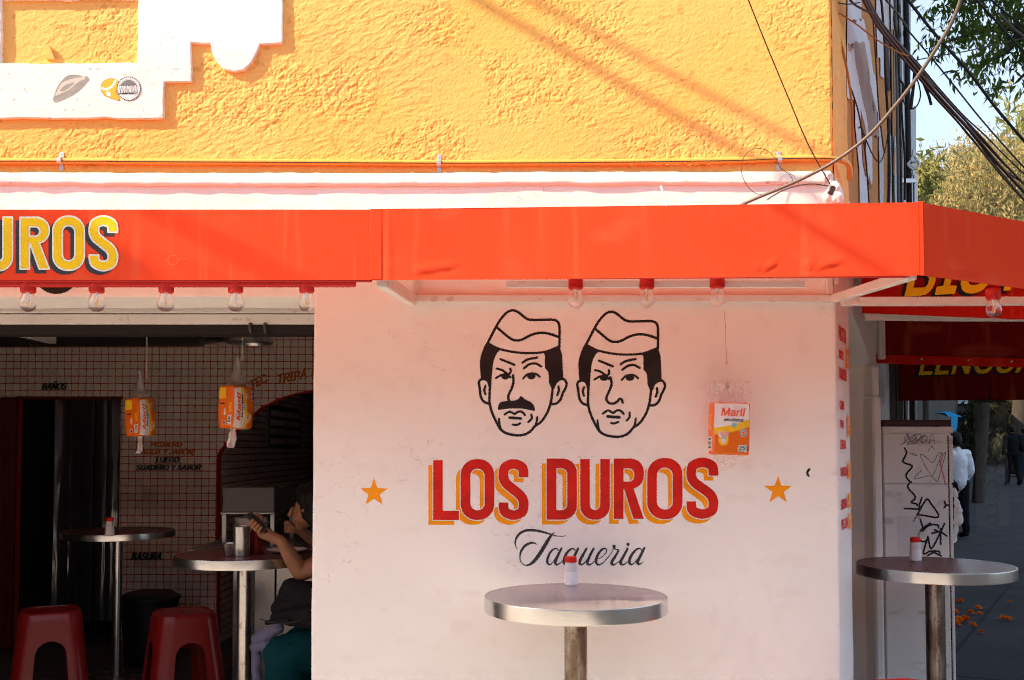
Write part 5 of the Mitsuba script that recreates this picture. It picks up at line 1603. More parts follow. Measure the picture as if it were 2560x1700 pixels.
obj('apron_string', tube(strap, 0.003, 6), 'grey_cotton', PE, smooth=True)
M = np.eye(4); M[:3, 0], M[:3, 1], M[:3, 2], M[:3, 3] = pu, pw, pn, ph1
pm = cbox(0, np.linalg.norm(ph0 - ph1), -0.036, 0.036, -0.0045, 0.0045, 0.003); pm.apply_transform(M)
PH = thing('phone', 'black phone held in the hand of the seated person', 'phone')
obj('case', pm, 'phone_black', PH)
pm = cbox(0.006, np.linalg.norm(ph0 - ph1) - 0.006, -0.032, 0.032, 0.0046, 0.0052); pm.apply_transform(M)
obj('screen', pm, 'film_strip', PH)
ear = [at(733, 1262, 5.12), at(729, 1290, 5.12), at(731, 1308, 5.13), at(738, 1316, 5.14)]
obj('earphone_cable', tube(ear, 0.0016, 6), 'black_rubber', None, smooth=True, label='thin black earphone cable by the face of the seated person', cat='cable')
# lilac sweater hanging by the stool
cl = []
u, v = np.meshgrid(np.linspace(0, 1, 40), np.linspace(0, 1, 50), indexing='ij')
a, b = at(628, 1575, 5.15), at(690, 1565, 5.05)
P = a[None, None] * (1 - u[..., None]) + b[None, None] * u[..., None]
fo = meshkit.fbm(np.stack([u * 3, v * 3.5, 0 * u], -1), 3, 110) - 0.5
P = P + np.stack([-0.05 * v * u, 0.05 * fo + 0.05 * np.sin(u * 5) * 0.4, -0.16 * v - 0.02 * fo], -1)
q1_ = blob([((at(640, 1600, 5.12), 0.030), (at(676, 1585, 5.06), 0.034)), ((at(635, 1618, 5.12), 0.026), (at(668, 1612, 5.08), 0.032)), ((at(640, 1640, 5.12), 0.020), (at(642, 1760, 5.12), 0.026)), ((at(650, 1590, 5.1), 0.03), (at(695, 1572, 5.02), 0.028)), ((at(638, 1600, 5.12), 0.02), (at(642, 1660, 5.12), 0.024))], 0.010, 6)
obj('lilac_sweater', rough_up(q1_, 0.022, 18, 111), 'lilac_cotton', None, smooth=True, label='crumpled lilac sweater hanging beside the indoor table post', cat='sweater')

# ---------------------------------------------------------------- side street: utility cabinet
pbr('cabinet_paint', lambda p, n, uv: mix(mix((0.80, 0.755, 0.72), (0.74, 0.69, 0.65), fbm(p.x * 6, p.y * 6, p.z * 6)), (0.38, 0.27, 0.17), smoothstep(0.60, 0.75, fbm(p.x * 9 + 3, p.y * 9, p.z * 14)) * 0.5), 0.5, bump=b_fine, height=0.0006)
pbr('cabinet_cap', (0.060, 0.030, 0.028), 0.5)
UC = thing('utility_cabinet', 'tall white metal utility cabinet covered with black graffiti', 'cabinet')
dC = 5.45; yC = dC - WALL
ca, cb = at(2207, 1100, dC), at(2369, 1100, dC)
zc0, zc1, zc2 = 0.05, at(0, 1066, dC)[2], at(0, 1050, dC)[2]
zs_ = at(0, 1209, dC)[2]
xr2 = at(2383, 1100, dC)[0]
obj('body', cbox(ca[0] + 0.008, xr2 - 0.006, yC + 0.012, yC + 0.42, 0.0, zc1, 0.004), 'cabinet_paint', UC)
obj('cap', cbox(ca[0] - 0.006, xr2 - 0.012, yC - 0.012, yC + 0.45, zc1, zc2, 0.004), 'cabinet_cap', UC)
obj('lintel', cbox(ca[0], xr2, yC - 0.004, yC + 0.2, zc1 - 0.036, zc1 - 0.001, 0.003), 'cabinet_paint', UC)
obj('door', cbox(ca[0] + 0.004, cb[0], yC, yC + 0.014, zs_ + 0.0015, zc1 - 0.038, 0.003), 'cabinet_paint', UC)
obj('door', cbox(ca[0] + 0.006, cb[0], yC, yC + 0.014, 0.06, zs_ - 0.0015, 0.003), 'cabinet_paint', UC)
obj('side_post', cbox(cb[0] + 0.009, xr2, yC + 0.002, yC + 0.10, zs_ + 0.004, zc1 - 0.05, 0.003), 'cabinet_paint', UC)
obj('side_post', cbox(cb[0] + 0.009, xr2 - 0.006, yC + 0.002, yC + 0.10, 0.0, zs_ - 0.004, 0.003), 'cabinet_paint', UC)
obj('gap_shade', cbox(cb[0], cb[0] + 0.009, yC + 0.010, yC + 0.02, 0.0, zc1 - 0.05), 'dark_ink', UC)  # dark strip painted in as the shade between door and post
ZG = lambda pts: [(2200 + x / 3.732, 1000 + y / 3.732) for x, y in pts]
pbr('marker_blue', (0.07, 0.07, 0.14), 0.6); pbr('marker_grey', (0.10, 0.14, 0.17), 0.6); pbr('marker_pink', (0.60, 0.16, 0.16), 0.6)
def graffiti(strokes, w, m_, label):
    g = unary_union([stroke(ZG(s), w, 6) for s in strokes])
    m = flat(to_wall(g, dC).simplify(0.0003))
    v = m.vertices
    m.vertices = np.stack([v[:, 0], np.full(len(v), yC - 0.0012), v[:, 1]], -1)
    obj('graffiti', m, m_, UC, label=label)
graffiti([[(228, 448), (248, 490), (232, 530), (212, 568), (240, 592), (285, 605), (298, 628), (262, 668), (243, 705), (262, 745), (292, 770)], [(270, 778), (258, 805), (275, 840), (310, 872), (328, 905), (320, 928), (294, 945), (300, 960), (340, 970), (350, 985)],
          [(392, 910), (372, 960), (366, 1005)], [(228, 1012), (365, 1018)], [(312, 1132), (340, 1085), (432, 928), (480, 975), (535, 1050), (545, 1085), (520, 1096), (440, 1082), (350, 1068)], [(350, 1068), (380, 1130), (400, 1195)],
          [(470, 1148), (400, 1195), (365, 1235), (362, 1285), (388, 1318), (430, 1318)], [(395, 1225), (440, 1180), (490, 1162), (540, 1168), (545, 1190)], [(600, 1155), (560, 1240), (480, 1385), (447, 1275)], [(447, 1275), (405, 1430), (470, 1410), (545, 1412), (560, 1428)],
          [(565, 1200), (565, 1345)], [(485, 1243), (560, 1230), (620, 1268)], [(508, 1210), (570, 1240)], [(445, 1450), (500, 1425), (570, 1455)], [(600, 945), (612, 985), (598, 1005)], [(612, 985), (640, 978)]], 4.6, 'dark_ink', 'thick black spray paint lines')
graffiti([[(190, 420), (230, 395), (265, 320), (225, 370), (290, 410), (245, 300), (300, 390), (340, 330), (300, 405), (350, 390), (330, 330), (380, 325), (370, 380), (410, 395), (440, 350), (400, 330), (385, 400), (440, 380)], [(460, 415), (482, 315), (510, 415)], [(455, 385), (515, 375)], [(210, 405), (330, 320), (250, 420), (420, 330), (300, 415)]], 1.2, 'marker_blue', 'scribbled dark blue tag')
graffiti([[(450, 480), (478, 432), (505, 465)], [(280, 495), (330, 505), (340, 520), (300, 510)], [(375, 520), (390, 505), (440, 545), (490, 585), (540, 505), (565, 492), (570, 515), (500, 690), (470, 690), (430, 630), (378, 530)], [(388, 655), (322, 735), (460, 708), (530, 758), (545, 730), (612, 500), (580, 520)]], 1.6, 'marker_grey', 'thin grey heart shaped scrawl')
graffiti([[(560, 570), (572, 640), (592, 710), (610, 790)], [(582, 530), (556, 610)]], 3.0, 'marker_pink', 'faded pink line')
tape = cbox(ca[0] + 0.075, ca[0] + 0.195, yC - 0.0012, yC, 0.95, 1.24)
obj('pale_patch', tape, 'white_metal', UC)
# white bag hanging on its side
pbr('bag_white', (0.78, 0.76, 0.74), 0.4)
q = blob([((at(2392, 1255, 5.5), 0.012), (at(2396, 1280, 5.5), 0.022)), ((at(2396, 1275, 5.5), 0.02), (at(2396, 1305, 5.5), 0.024)), ((at(2392, 1305, 5.5), 0.016), (at(2388, 1335, 5.5), 0.008)), ((at(2386, 1225, 5.5), 0.012), (at(2388, 1240, 5.5), 0.014)), ((at(2388, 1238, 5.5), 0.008), (at(2392, 1258, 5.5), 0.008)), ((at(2387, 1330, 5.5), 0.006), (at(2386, 1352, 5.5), 0.012))], 0.006, 3)
obj('plastic_bag', rough_up(q, 0.02, 45, 120), 'bag_white', None, smooth=True, label='crumpled white plastic bag stuck to the side of the utility cabinet', cat='bag')
# white pipe and frame between the side door and the cabinet
DP = thing('downpipe', 'white boxed rainwater pipe between the side door and the cabinet', 'pipe')
xa_, xb_ = at(2184, 1200, 5.43)[0], at(2206, 1200, 5.43)[0]
zp_ = at(2195, 990, 5.43)[2]
obj('pipe', cbox(xa_, xb_, 1.23, 1.55, 0.0, zp_, 0.010), 'lower_plaster', DP)
obj('pipe', cbox(xa_ + 0.003, xb_ - 0.006, 1.235, 1.55, zp_ + 0.002, at(2195, 915, 5.43)[2], 0.010), 'lower_plaster', DP)

# ---------------------------------------------------------------- neighbouring building with peeling paint
pbr('pale_plaster', lambda p, n, uv: mix((0.66, 0.61, 0.58), (0.52, 0.46, 0.43), smoothstep(0.35, 0.65, fbm(p.x * 5, p.y * 5, p.z * 3.2))), 0.8, bump=b_lower, height=0.006)
pbr('brown_plaster', lambda p, n, uv: mix(mix((0.42, 0.30, 0.25), (0.34, 0.23, 0.19), fbm(p.x * 7, p.y * 7, p.z * 5)), (0.05, 0.03, 0.03), smoothstep(0.68, 0.74, fbm(p.x * 9, p.y * 9, p.z * 5))), 0.85, bump=b_lower, height=0.008)
pbr('flat_orange', lambda p, n, uv: mix((0.55, 0.22, 0.04), (0.46, 0.17, 0.035), fbm(p.x * 3, p.y * 3, p.z * 2)), 0.7, bump=b_lower, height=0.003)
pbr('lilac_white', lambda p, n, uv: mix((0.70, 0.69, 0.70), (0.58, 0.56, 0.58), fbm(p.x * 4, p.y * 4, p.z * 5)), 0.8, bump=b_lower, height=0.003)
pbr('blue_white', lambda p, n, uv: mix((0.55, 0.58, 0.60), (0.42, 0.44, 0.46), fbm(p.x * 9, p.y * 9, p.z * 0.8)), 0.7)
pbr('rust_plaster', (0.36, 0.15, 0.05), 0.8)
pbr('dark_wood', (0.05, 0.035, 0.028), 0.8)
NB = thing('neighbour_building', 'old side street facade with peeling orange and white paint', 'building')


def on_side(px, py, o=0.0):
    """(t, z) where the photo's pixel meets the side facade."""
    r, u = (px - 1280) / F, (CY - py) / F
    v = FWD + r * np.array([1.0, 0, 0]) + u * UP
    n = np.array([N2[0], N2[1], 0.0])
    k = (n @ (np.array([XC, 0, 0]) + n * o - CAM)) / (n @ v)
    p = CAM + v * k - np.array([XC, 0, 0])
    return float(p[:2] @ U2), float(p[2])


obj('wall', sgrid(t_or, 5.2, Z_TOP - 0.3, 7.0, 160, 200, -0.004, 0.001), 'flat_orange', NB, smooth=True)
obj('wall', sgrid(1.86, 6.4, 0.0, Z_TOP - 0.2, 90, 80, -0.06, 0.003), 'pale_plaster', NB, smooth=True)
Z4 = lambda pts: [(2060 + x / 6.03, y / 6.03) for x, y in pts]
Z5 = lambda pts: [(2060 + x / 5.81, 250 + y / 5.81) for x, y in pts]
def patch(pts, m_, k, label=None):
    tz = [on_side(*q) for q in pts]
    g = Polygon(tz).buffer(0)
    mm = extrude(wobble(g, 0.05, 180 + k, 0.05), 0.0015)
    v = mm.vertices
    P = np.array([XC, 0.0]) + U2 * v[:, :1] + N2 * (0.0015 * k + v[:, 2:3])
    mm.vertices = np.column_stack([P, v[:, 1]])
    obj('paint_patch', mm, m_, NB, label=label)
patch(Z4([(350, -300), (555, -300), (555, 300), (345, 300)]), 'lilac_white', 1)
patch(Z4([(340, 305), (590, 310), (625, 480), (665, 620), (705, 900), (735, 1060), (760, 1150), (790, 1400), (800, 1568)]) + Z5([(800, 200), (830, 450), (830, 700), (792, 900), (790, 500), (690, 520), (690, 700), (692, 1200), (640, 1230), (600, 900), (600, 560), (540, 480), (520, 400), (440, 380), (440, 0)]) + Z4([(335, 1450), (335, 650)]), 'lilac_white', 2, 'whitish plaster strip beside the orange side wall')
patch(Z4([(345, 660), (600, 650), (640, 900), (680, 1250), (760, 1568)]) + Z5([(770, 200), (790, 510), (690, 525), (640, 450), (600, 200), (545, 0)]) + Z4([(520, 1250), (470, 1000), (440, 735), (350, 760)]), 'brown_plaster', 3, 'brown worn plaster streak leaning down the facade')
patch(Z5([(450, 380), (530, 390), (540, 700), (590, 1000), (640, 1230), (640, 1530), (515, 1530), (510, 1000), (480, 700)]), 'lilac_white', 1)
patch(Z5([(520, 130), (560, 300), (600, 520), (560, 640), (600, 1130), (545, 900), (530, 500)]), 'rust_plaster', 4)
patch(Z5([(640, 1110), (680, 1290), (640, 1280)]), 'rust_plaster', 4)
patch(Z4([(770, -300), (905, -300), (900, 460), (905, 640), (920, 1150), (845, 1150), (840, 900), (795, 850), (785, 500)]), 'lilac_white', 2)
patch(Z4([(915, 560), (1000, 600), (960, 800), (1000, 1340), (950, 1340), (925, 1000)]), 'dark_wood', 3)
patch(Z4([(905, -300), (1060, -300), (1055, 460), (905, 460)]), 'pale_plaster', 1)
patch(Z4([(1050, 480), (1300, 200), (1300, 1600), (1060, 1600)]), 'blue_white', 1)
patch(Z4([(1060, -300), (1300, -300), (1300, 480), (1060, 480)]), 'blue_white', 2)
patch(Z4([(1062, 100), (1145, 100), (1145, 210), (1062, 210)]), 'dark_wood', 4)
patch(Z4([(1085, 275), (1120, 270), (1150, 340), (1130, 450), (1095, 450)]), 'pale_plaster', 4)
patch(Z4([(1130, 460), (1190, 460), (1190, 530), (1130, 530)]), 'dark_wood', 3)
patch(Z5([(800, 520), (850, 800), (850, 1530), (800, 1530), (790, 900)]), 'blue_white', 3)
patch(Z5([(930, 450), (975, 500), (970, 900), (965, 1530), (925, 1530), (930, 900)]), 'blue_white', 2)
patch(Z5([(920, 200), (970, 300), (970, 500), (930, 470)]), 'dark_wood', 3)
patch(Z5([(1015, 500), (1050, 560), (1040, 700), (1055, 1530), (1020, 1530), (1010, 900)]), 'blue_white', 3)
patch(Z5([(1000, 740), (1025, 700), (1020, 900), (1010, 1100), (995, 1050)]), 'rust_plaster', 4)
patch(Z5([(1060, 100), (1330, 100), (1330, 1530), (1065, 1530)]), 'blue_white', 2)
for k, (px, r, m_) in enumerate(((2227, 0.006, 'black_rubber'), (2241, 0.010, 'grey_cable'), (2248, 0.009, 'black_rubber'), (2255, 0.008, 'galvanised'), (2268, 0.022, 'black_rubber'))):
    tp, _ = on_side(px, 300, r)
    dp = obj('drainpipe', tube([side(tp, r + 0.006, 0.4), side(tp, r + 0.006, 3.0), side(tp, r + 0.006, 7.0)], r, 10, smooth=False), m_, NB, smooth=True)
    for zz in (2.9, 3.9, 4.9):
        obj('collar', tube([side(tp, r + 0.006, zz), side(tp, r + 0.006, zz + 0.06)], r * 1.2, 10, smooth=False), m_, dp, smooth=40)
for k in range(9):
    tp = 3.3 + 0.28 * k
    obj('shutter_bar', bar(side(tp, -0.03, 1.2), side(tp, -0.03, 2.35), 0.03 + 0.05 * (k % 3 == 0), 0.03, up=(0, 1, 0)), ('grey_cable', 'black_rubber', 'dull_steel')[k % 3], NB)
# bracket with a bent wrought iron insulator
IB = thing('wall_bracket', 'bent metal wall bracket with twisted iron loops at the facade end', 'bracket')
b0, b1 = at(2215, 452, 7.4), at(2288, 452, 8.1)
obj('arm', bar(b0, b1, 0.03, 0.035, c=0.003), 'galvanised', IB)
obj('post', bar(b1 + (0, 0, -0.35), b1 + (0, 0, 0.06), 0.03, 0.03, up=(0, 1, 0), c=0.003), 'galvanised', IB)
ZI = lambda pts: [at(2060 + x / 5.81, 250 + y / 5.81, 8.1) for x, y in pts]
for pts in ([(1295, 720), (1300, 790), (1275, 840), (1270, 880), (1310, 900), (1345, 870), (1320, 820)], [(1320, 830), (1380, 910), (1370, 960), (1310, 985), (1260, 940), (1215, 935), (1260, 880)], [(1215, 935), (1260, 985), (1310, 1010), (1380, 950)], [(1300, 1010), (1295, 1060), (1290, 1100)]):
    obj('loop', tube(ZI(pts), 0.010, 7), 'galvanised', IB, smooth=True)

# ---------------------------------------------------------------- cables
def cable(name, label, pts, d0, d1, r, m_='black_rubber', group=None, n=8):
    """A sagging cable through photo points, its distance running from d0 to d1."""
    L = np.concatenate([[0], np.cumsum(np.linalg.norm(np.diff(np.array(pts, float), axis=0), axis=1))])
    P = [at(px, py, d0 + (d1 - d0) * l / L[-1]) for (px, py), l in zip(pts, L)]
    return obj(name, tube(P, r, 7, n), m_, None, smooth=True, label=label, cat='cable', group=group)


cable('thick_cable', 'thick grey cable climbing from the awning roof across the sky', [(1840, 519), (1880, 500), (2000, 449), (2090, 401), (2170, 340), (2235, 268), (2290, 197), (2340, 122), (2376, 62), (2400, 5), (2420, -60)], 3.95, 3.3, 0.0066, 'grey_cable')
cable('thin_wire', 'thin straight black wire running down to the small box at the corner', [(1858, -30), (1873, 5), (1915, 110), (1965, 230), (2020, 360), (2076, 462)], 3.7, 4.14, 0.0026, 'brown_cable')
cable('wire_loop', 'thin black wire loop bulging left of the corner', [(1908, 486), (1890, 484), (1868, 465), (1855, 436), (1854, 410), (1866, 384), (1893, 371), (1920, 378), (1940, 398), (1952, 420), (1968, 432), (1980, 446), (1982, 456)], 4.12, 4.15, 0.0014, 'brown_cable')
cable('drop_cable', 'short grey cable arching into the small box', [(1918, 499), (1935, 488), (1962, 474), (2000, 463), (2035, 460), (2070, 465)], 4.0, 4.14, 0.0030, 'grey_cable')
cable('wall_wire', 'fine wire crossing the white band beside the loop', [(1972, 430), (1990, 448), (2000, 465)], 4.16, 4.16, 0.0009, 'brown_cable')
jb = thing('junction_box', 'small brown junction box hanging at the corner of the white band', 'box')
c = at(2079, 476, 4.13)
q = cbox(-0.011, 0.011, -0.010, 0.010, -0.018, 0.018, 0.003); q.apply_transform(trimesh.transformations.rotation_matrix(0.5, (0, 1, 0))); q.apply_translation(c)
obj('case', q, 'cabinet_cap', jb)
q = cbox(-0.005, 0.005, -0.012, -0.009, -0.006, 0.008); q.apply_transform(trimesh.transformations.rotation_matrix(0.5, (0, 1, 0))); q.apply_translation(c + (-0.012, 0, 0.014))
obj('clip', q, 'galvanised', jb)
stick = thing('metal_rod', 'short white rod standing up behind the awning edge', 'rod')
obj('rod', tube([at(1653, 466, 3.9), at(1660, 490, 3.85), at(1668, 516, 3.8)], 0.004, 7), 'white_metal', stick, smooth=True)
bun = [(2130, -60), (2160, -10), (2195, 55), (2238, 110), (2290, 172), (2340, 232), (2400, 298), (2448, 352), (2500, 415), (2560, 480), (2620, 540)]
rg = np.random.default_rng(8)
def off(pts, dx, dy, fan=0.0):
    n = len(pts)
    return [(x + dx + fan * 30 * max(0, (k - 6) / n) - fan * 26 * max(0, (4 - k) / n), y + dy * 1.0 - fan * 26 * max(0, (k - 6) / n)) for k, (x, y) in enumerate(pts)]
for k, (dx, dy, fan, r) in enumerate(((-7, 5, -0.5, 0.008), (0, 1, 0.1, 0.012), (7, -4, 0.6, 0.009), (-2, -4, 1.3, 0.007), (4, 7, -0.9, 0.006), (10, -8, 2.0, 0.006))):
    cable('cable', ('thickest', 'brown', 'dark', 'slim', 'lowest', 'uppermost')[k] + ' strand of the cable bundle slanting down past the facade', off(bun, dx, dy, fan), 4.15 + 0.04 * k, 7.0 + 0.1 * k, r * 0.8, 'brown_cable' if k < 3 else 'black_rubber', 'strands of the cable bundle')
cable('bundle_wrap', 'dark taped joint of the cable bundle', [(2272, 151), (2288, 170), (2310, 196), (2330, 220)], 5.25, 5.55, 0.017, 'brown_cable')
cable('cable_end', 'blue black loose cable end hanging below the bundle on its left', [(2288, 164), (2286, 190), (2282, 230), (2277, 272)], 5.4, 5.4, 0.009)
cable('cable_end', 'blue black loose cable end hanging below the bundle on its right', [(2304, 190), (2312, 215), (2322, 240), (2328, 262)], 5.5, 5.5, 0.008)
cable('cable_loop', 'thin black loop hanging under the bundle joint', [(2290, 190), (2298, 215), (2301, 240), (2294, 262), (2281, 272), (2266, 266), (2257, 245), (2262, 215)], 5.4, 5.4, 0.0038)
cable('cable', 'single black cable crossing the sky below the green leaves', [(2255, -25), (2272, 3), (2340, 88), (2420, 178), (2490, 270), (2560, 352), (2610, 410)], 7.5, 7.5, 0.011, 'black_rubber', 'single cables across the sky')
cable('cable', 'thin black cable between the bundle and the leaves', [(2200, -12), (2272, 78), (2325, 140), (2390, 220), (2450, 295), (2520, 375), (2580, 440)], 8.0, 8.0, 0.0065, 'black_rubber', 'single cables across the sky')
cable('cable', 'black cable in the corner crossing the leaves', [(2420, -20), (2440, 0), (2480, 42), (2530, 98), (2580, 150)], 7.8, 7.8, 0.009, 'black_rubber', 'single cables across the sky')
cable('cable', 'dark cable in the upper right corner of the sky', [(2460, -15), (2480, 2), (2530, 45), (2580, 80)], 8.2, 8.2, 0.009, 'black_rubber', 'single cables across the sky')
cable('cable', 'thin level wire crossing in front of the leaves', [(2290, 150), (2340, 141), (2420, 127), (2500, 108), (2580, 92)], 8.4, 8.4, 0.005, 'grey_cable', 'single cables across the sky')
cable('cable', 'pale double wire among the leaves', [(2495, 32), (2530, 68), (2560, 92), (2590, 118)], 8.3, 8.3, 0.010, 'grey_cable', 'single cables across the sky')
cable('cable', 'thin cable curving under the bundle to the frame edge', [(2330, 232), (2375, 280), (2420, 338), (2480, 400), (2540, 446), (2600, 480)], 7.0, 7.2, 0.005, 'black_rubber', 'single cables across the sky')
# wires along the facade
def facade_wire(label, pts, r=0.0045, m_='brown_cable', d0=4.6, d1=5.0):
    cable('facade_wire', label, pts, d0, d1, r, m_, 'wires hanging along the side facade')
facade_wire('orange wire hugging the side wall from top to conduit', [(2085, -10), (2092, 60), (2108, 130), (2122, 200), (2130, 280), (2132, 380), (2131, 430), (2118, 450)], 0.0055, 'orange_cable', 4.45, 4.62)
facade_wire('dark wire left of the brown pilaster', [(2080, -10), (2086, 60), (2100, 120), (2116, 190), (2134, 240), (2148, 290), (2164, 390), (2172, 500), (2176, 520)], 0.004, 'brown_cable', 4.4, 5.1)
facade_wire('dark wire beside the first pilaster', [(2090, -10), (2095, 30), (2112, 100), (2121, 170), (2140, 250), (2150, 300), (2158, 330), (2176, 375), (2192, 402), (2204, 400), (2216, 360), (2222, 310)], 0.0035, 'brown_cable', 4.4, 5.6)
facade_wire('slanting brown wire from the corner to the bundle', [(2078, 0), (2088, 25), (2140, 60), (2190, 98), (2240, 128), (2270, 140)], 0.0035, 'orange_cable', 4.3, 5.0)
facade_wire('nearly level wire at the top of the side wall', [(2082, 0), (2100, 8), (2125, 10), (2150, 6)], 0.003, 'brown_cable', 4.35, 4.6)
facade_wire('brown wire joining the bundle from above', [(2115, -12), (2135, 10), (2160, 25), (2185, 36)], 0.005, 'brown_cable', 4.3, 4.5)
facade_wire('straight wire down the facade before the first drainpipe', [(2182, 40), (2190, 160), (2196, 260), (2206, 350), (2212, 382)], 0.004, 'brown_cable', 5.0, 5.2)
facade_wire('black wire down the middle of the facade', [(2202, -10), (2206, 30), (2212, 120), (2214, 200), (2220, 300), (2224, 420), (2222, 510)], 0.007, 'black_rubber', 5.5, 5.5)
facade_wire('black wire beside the second drainpipe', [(2236, 20), (2236, 60), (2244, 100), (2248, 190), (2258, 215), (2254, 270), (2262, 400), (2262, 500)], 0.007, 'black_rubber', 6.4, 6.5)
facade_wire('black wire curving from the sky to the facade', [(2215, 0), (2236, 24), (2252, 45), (2268, 68)], 0.006, 'black_rubber', 5.8, 6.6)

# ---------------------------------------------------------------- overhead cables above the frame whose soft shadows cross the wall
s_ = np.array(SUN) / np.linalg.norm(SUN)
def above(label, pa, pb, k0, k1, r, d=WALL):
    a = at(*pa, d); b = at(*pb, d)
    A, Bq = a + s_ * k0, b + s_ * k1
    dv = (Bq - A)
    pts = [A - dv * 1.5, A, A + dv * 0.5, Bq, Bq + dv * 0.9]
    obj('overhead_cable', tube(pts, r, 7), 'black_rubber', None, smooth=True, label=label, cat='cable', group='overhead street cables above the frame')
above('bundled overhead cable that shades the orange wall', (1195, 0), (1640, 258), 4.0, 4.3, 0.020)
above('second overhead cable that shades the orange wall', (1335, 0), (1960, 335), 4.0, 4.5, 0.016)
above('overhead cable that shades the lettered awning', (362, 526), (692, 700), 3.4, 3.6, 0.010, DA)
above('overhead cable that shades the awning seam', (420, 526), (760, 700), 3.4, 3.6, 0.009, DA)
above('overhead cable that shades the right awning', (2000, 540), (2230, 690), 3.4, 3.6, 0.012, dR)

# ---------------------------------------------------------------- trees
def leafmat(name, c, c2):
    def fn(p, n, uv):
        return mix(c, c2, smoothstep(0.3, 0.75, fbm(p.x * 3.0, p.y * 3.0, p.z * 3.0)))
    scene[name] = {'type': 'principledthin', 'base_color': mikit.proc(fn), 'roughness': 0.5, 'diff_trans': 0.75, 'eta': 1.35}
leafmat('leaf_green', (0.075, 0.13, 0.025), (0.12, 0.18, 0.04))
leafmat('leaf_yellow', (0.26, 0.23, 0.10), (0.46, 0.36, 0.16))
leafmat('leaf_olive', (0.18, 0.20, 0.07), (0.32, 0.28, 0.10))
pbr('bark', lambda p, n, uv: mix((0.055, 0.045, 0.035), (0.03, 0.024, 0.02), fbm(p.x * 12, p.y * 12, p.z * 4)), 0.9)


def leaves(centres, size, seed, droop=0.7, per=14, spread=0.16):
    rg = np.random.default_rng(seed)
    n = len(centres) * per
    c = np.repeat(np.asarray(centres), per, 0) + rg.normal(0, spread, (n, 3)) * (1, 1, 0.8)
    d = rg.normal(0, 1, (n, 3)); d[:, 2] -= droop * 1.8; d /= np.linalg.norm(d, axis=1, keepdims=True)
    w = np.cross(d, rg.normal(0, 1, (n, 3))); w /= np.linalg.norm(w, axis=1, keepdims=True)
    nn = np.cross(d, w)
    L = size * rg.uniform(0.65, 1.25, (n, 1)); Wd = L * rg.uniform(0.22, 0.34, (n, 1))
    v = np.stack([c, c + d * L * 0.40 + w * Wd * 0.5 + nn * L * 0.05, c + d * L, c + d * L * 0.40 - w * Wd * 0.5 + nn * L * 0.05], 1)
    f = np.arange(n)[:, None] * 4 + np.array([[0, 1, 2, 0, 2, 3]])
    return trimesh.Trimesh(v.reshape(-1, 3), f.reshape(-1, 3), process=False)


def tree(name, label, base, limbs, clusters, size, leaf, seed, droop=0.7, per=14, spread=0.16, r0=0.16):
    t = thing(name, label, 'tree')
    obj('trunk', tube(limbs[0], np.linspace(r0, r0 * 0.45, len(limbs[0])), 10), 'bark', t, smooth=True)
    for l in limbs[1:]:
        obj('limb', tube(l, np.linspace(r0 * 0.34, r0 * 0.06, len(l)), 7), 'bark', t, smooth=True)
    obj('crown', leaves(clusters, size, seed, droop, per, spread), leaf, t)
    return t


# street tree left of the frame whose branch shades the lettered awning
rs = np.random.default_rng(15)
br_ = []
for _ in range(75):
    q = at(-420 + 730 * rs.uniform(0, 1), 655 + 70 * rs.normal() * 0.5 - 0.0, DA)
    br_.append(q + s_ * 5.2)
sb0 = np.array([-12.5, -4.2, 0.0]); sbf = np.array([-12.2, -4.0, 6.0])
tree('street_tree', 'street tree beyond the left frame edge that shades the lettered awning', sb0, [[sb0, sb0 * 0.5 + sbf * 0.5, sbf], [sbf, np.mean(br_, 0) * 0.5 + sbf * 0.5, np.mean(br_, 0), br_[0]]], np.array(br_), 0.10, 'leaf_green', 16, 0.8, 10, 0.07, 0.16)
# green tree hanging into the upper right corner
def scatter(blobs, n, seed):
    """Cluster centres inside ellipsoids given by (px, py, distance, half width px, half height px, half depth m)."""
    rg = np.random.default_rng(seed)
    out = []
    vol = np.array([b[3] * b[4] for b in blobs], float)
    for b, k in zip(blobs, np.maximum(3, (n * vol / vol.sum())).astype(int)):
        px, py, d, hw, hh, hd = b
        for _ in range(k):
            q = rg.normal(0, 1, 3); q /= np.linalg.norm(q); q *= rg.uniform(0.25, 1.0) ** 0.5
            out.append(at(px + q[0] * hw, py + q[1] * hh, d + q[2] * hd))
    return np.array(out)


gb = [(2330, 28, 10, 34, 14, .3), (2405, 30, 10.4, 48, 44, .6), (2345, 112, 9.6, 34, 22, .3), (2440, 95, 10, 60, 42, .7), (2520, 60, 10.5, 60, 60, .8), (2430, 165, 9.7, 34, 34, .4), (2490, 205, 10, 26, 22, .3), (2500, 140, 10.2, 40, 22, .5), (2560, 110, 10.4, 50, 60, .7), (2552, 205, 10.2, 24, 20, .3), (2480, -20, 10.4, 120, 40, .9), (2620, 40, 10.5, 80, 110, .9), (2700, -40, 10.8, 120, 110, 1.0)]
g0 = at(2760, 1100, 11.0); g0[2] = 0
fork = at(2700, 140, 10.8)
tree('green_tree', 'green leafy tree hanging into the upper right corner of the sky', g0, [[g0, g0 * (0.5) + fork * 0.5 + (0.1, 0, 0), fork, at(2690, -200, 10.9)], [fork, at(2620, 90, 10.5), at(2540, 70, 10.3), at(2450, 80, 10), at(2350, 110, 9.7)], [fork, at(2640, 20, 10.6), at(2530, -10, 10.5), at(2420, 10, 10.3)], [at(2560, 75, 10.3), at(2510, 130, 10.1), at(2445, 165, 9.8)], [fork, at(2600, 160, 10.3), at(2545, 200, 10.2)]], scatter(gb, 430, 21), 0.10, 'leaf_green', 22, 1.0, 12, 0.07, 0.17)
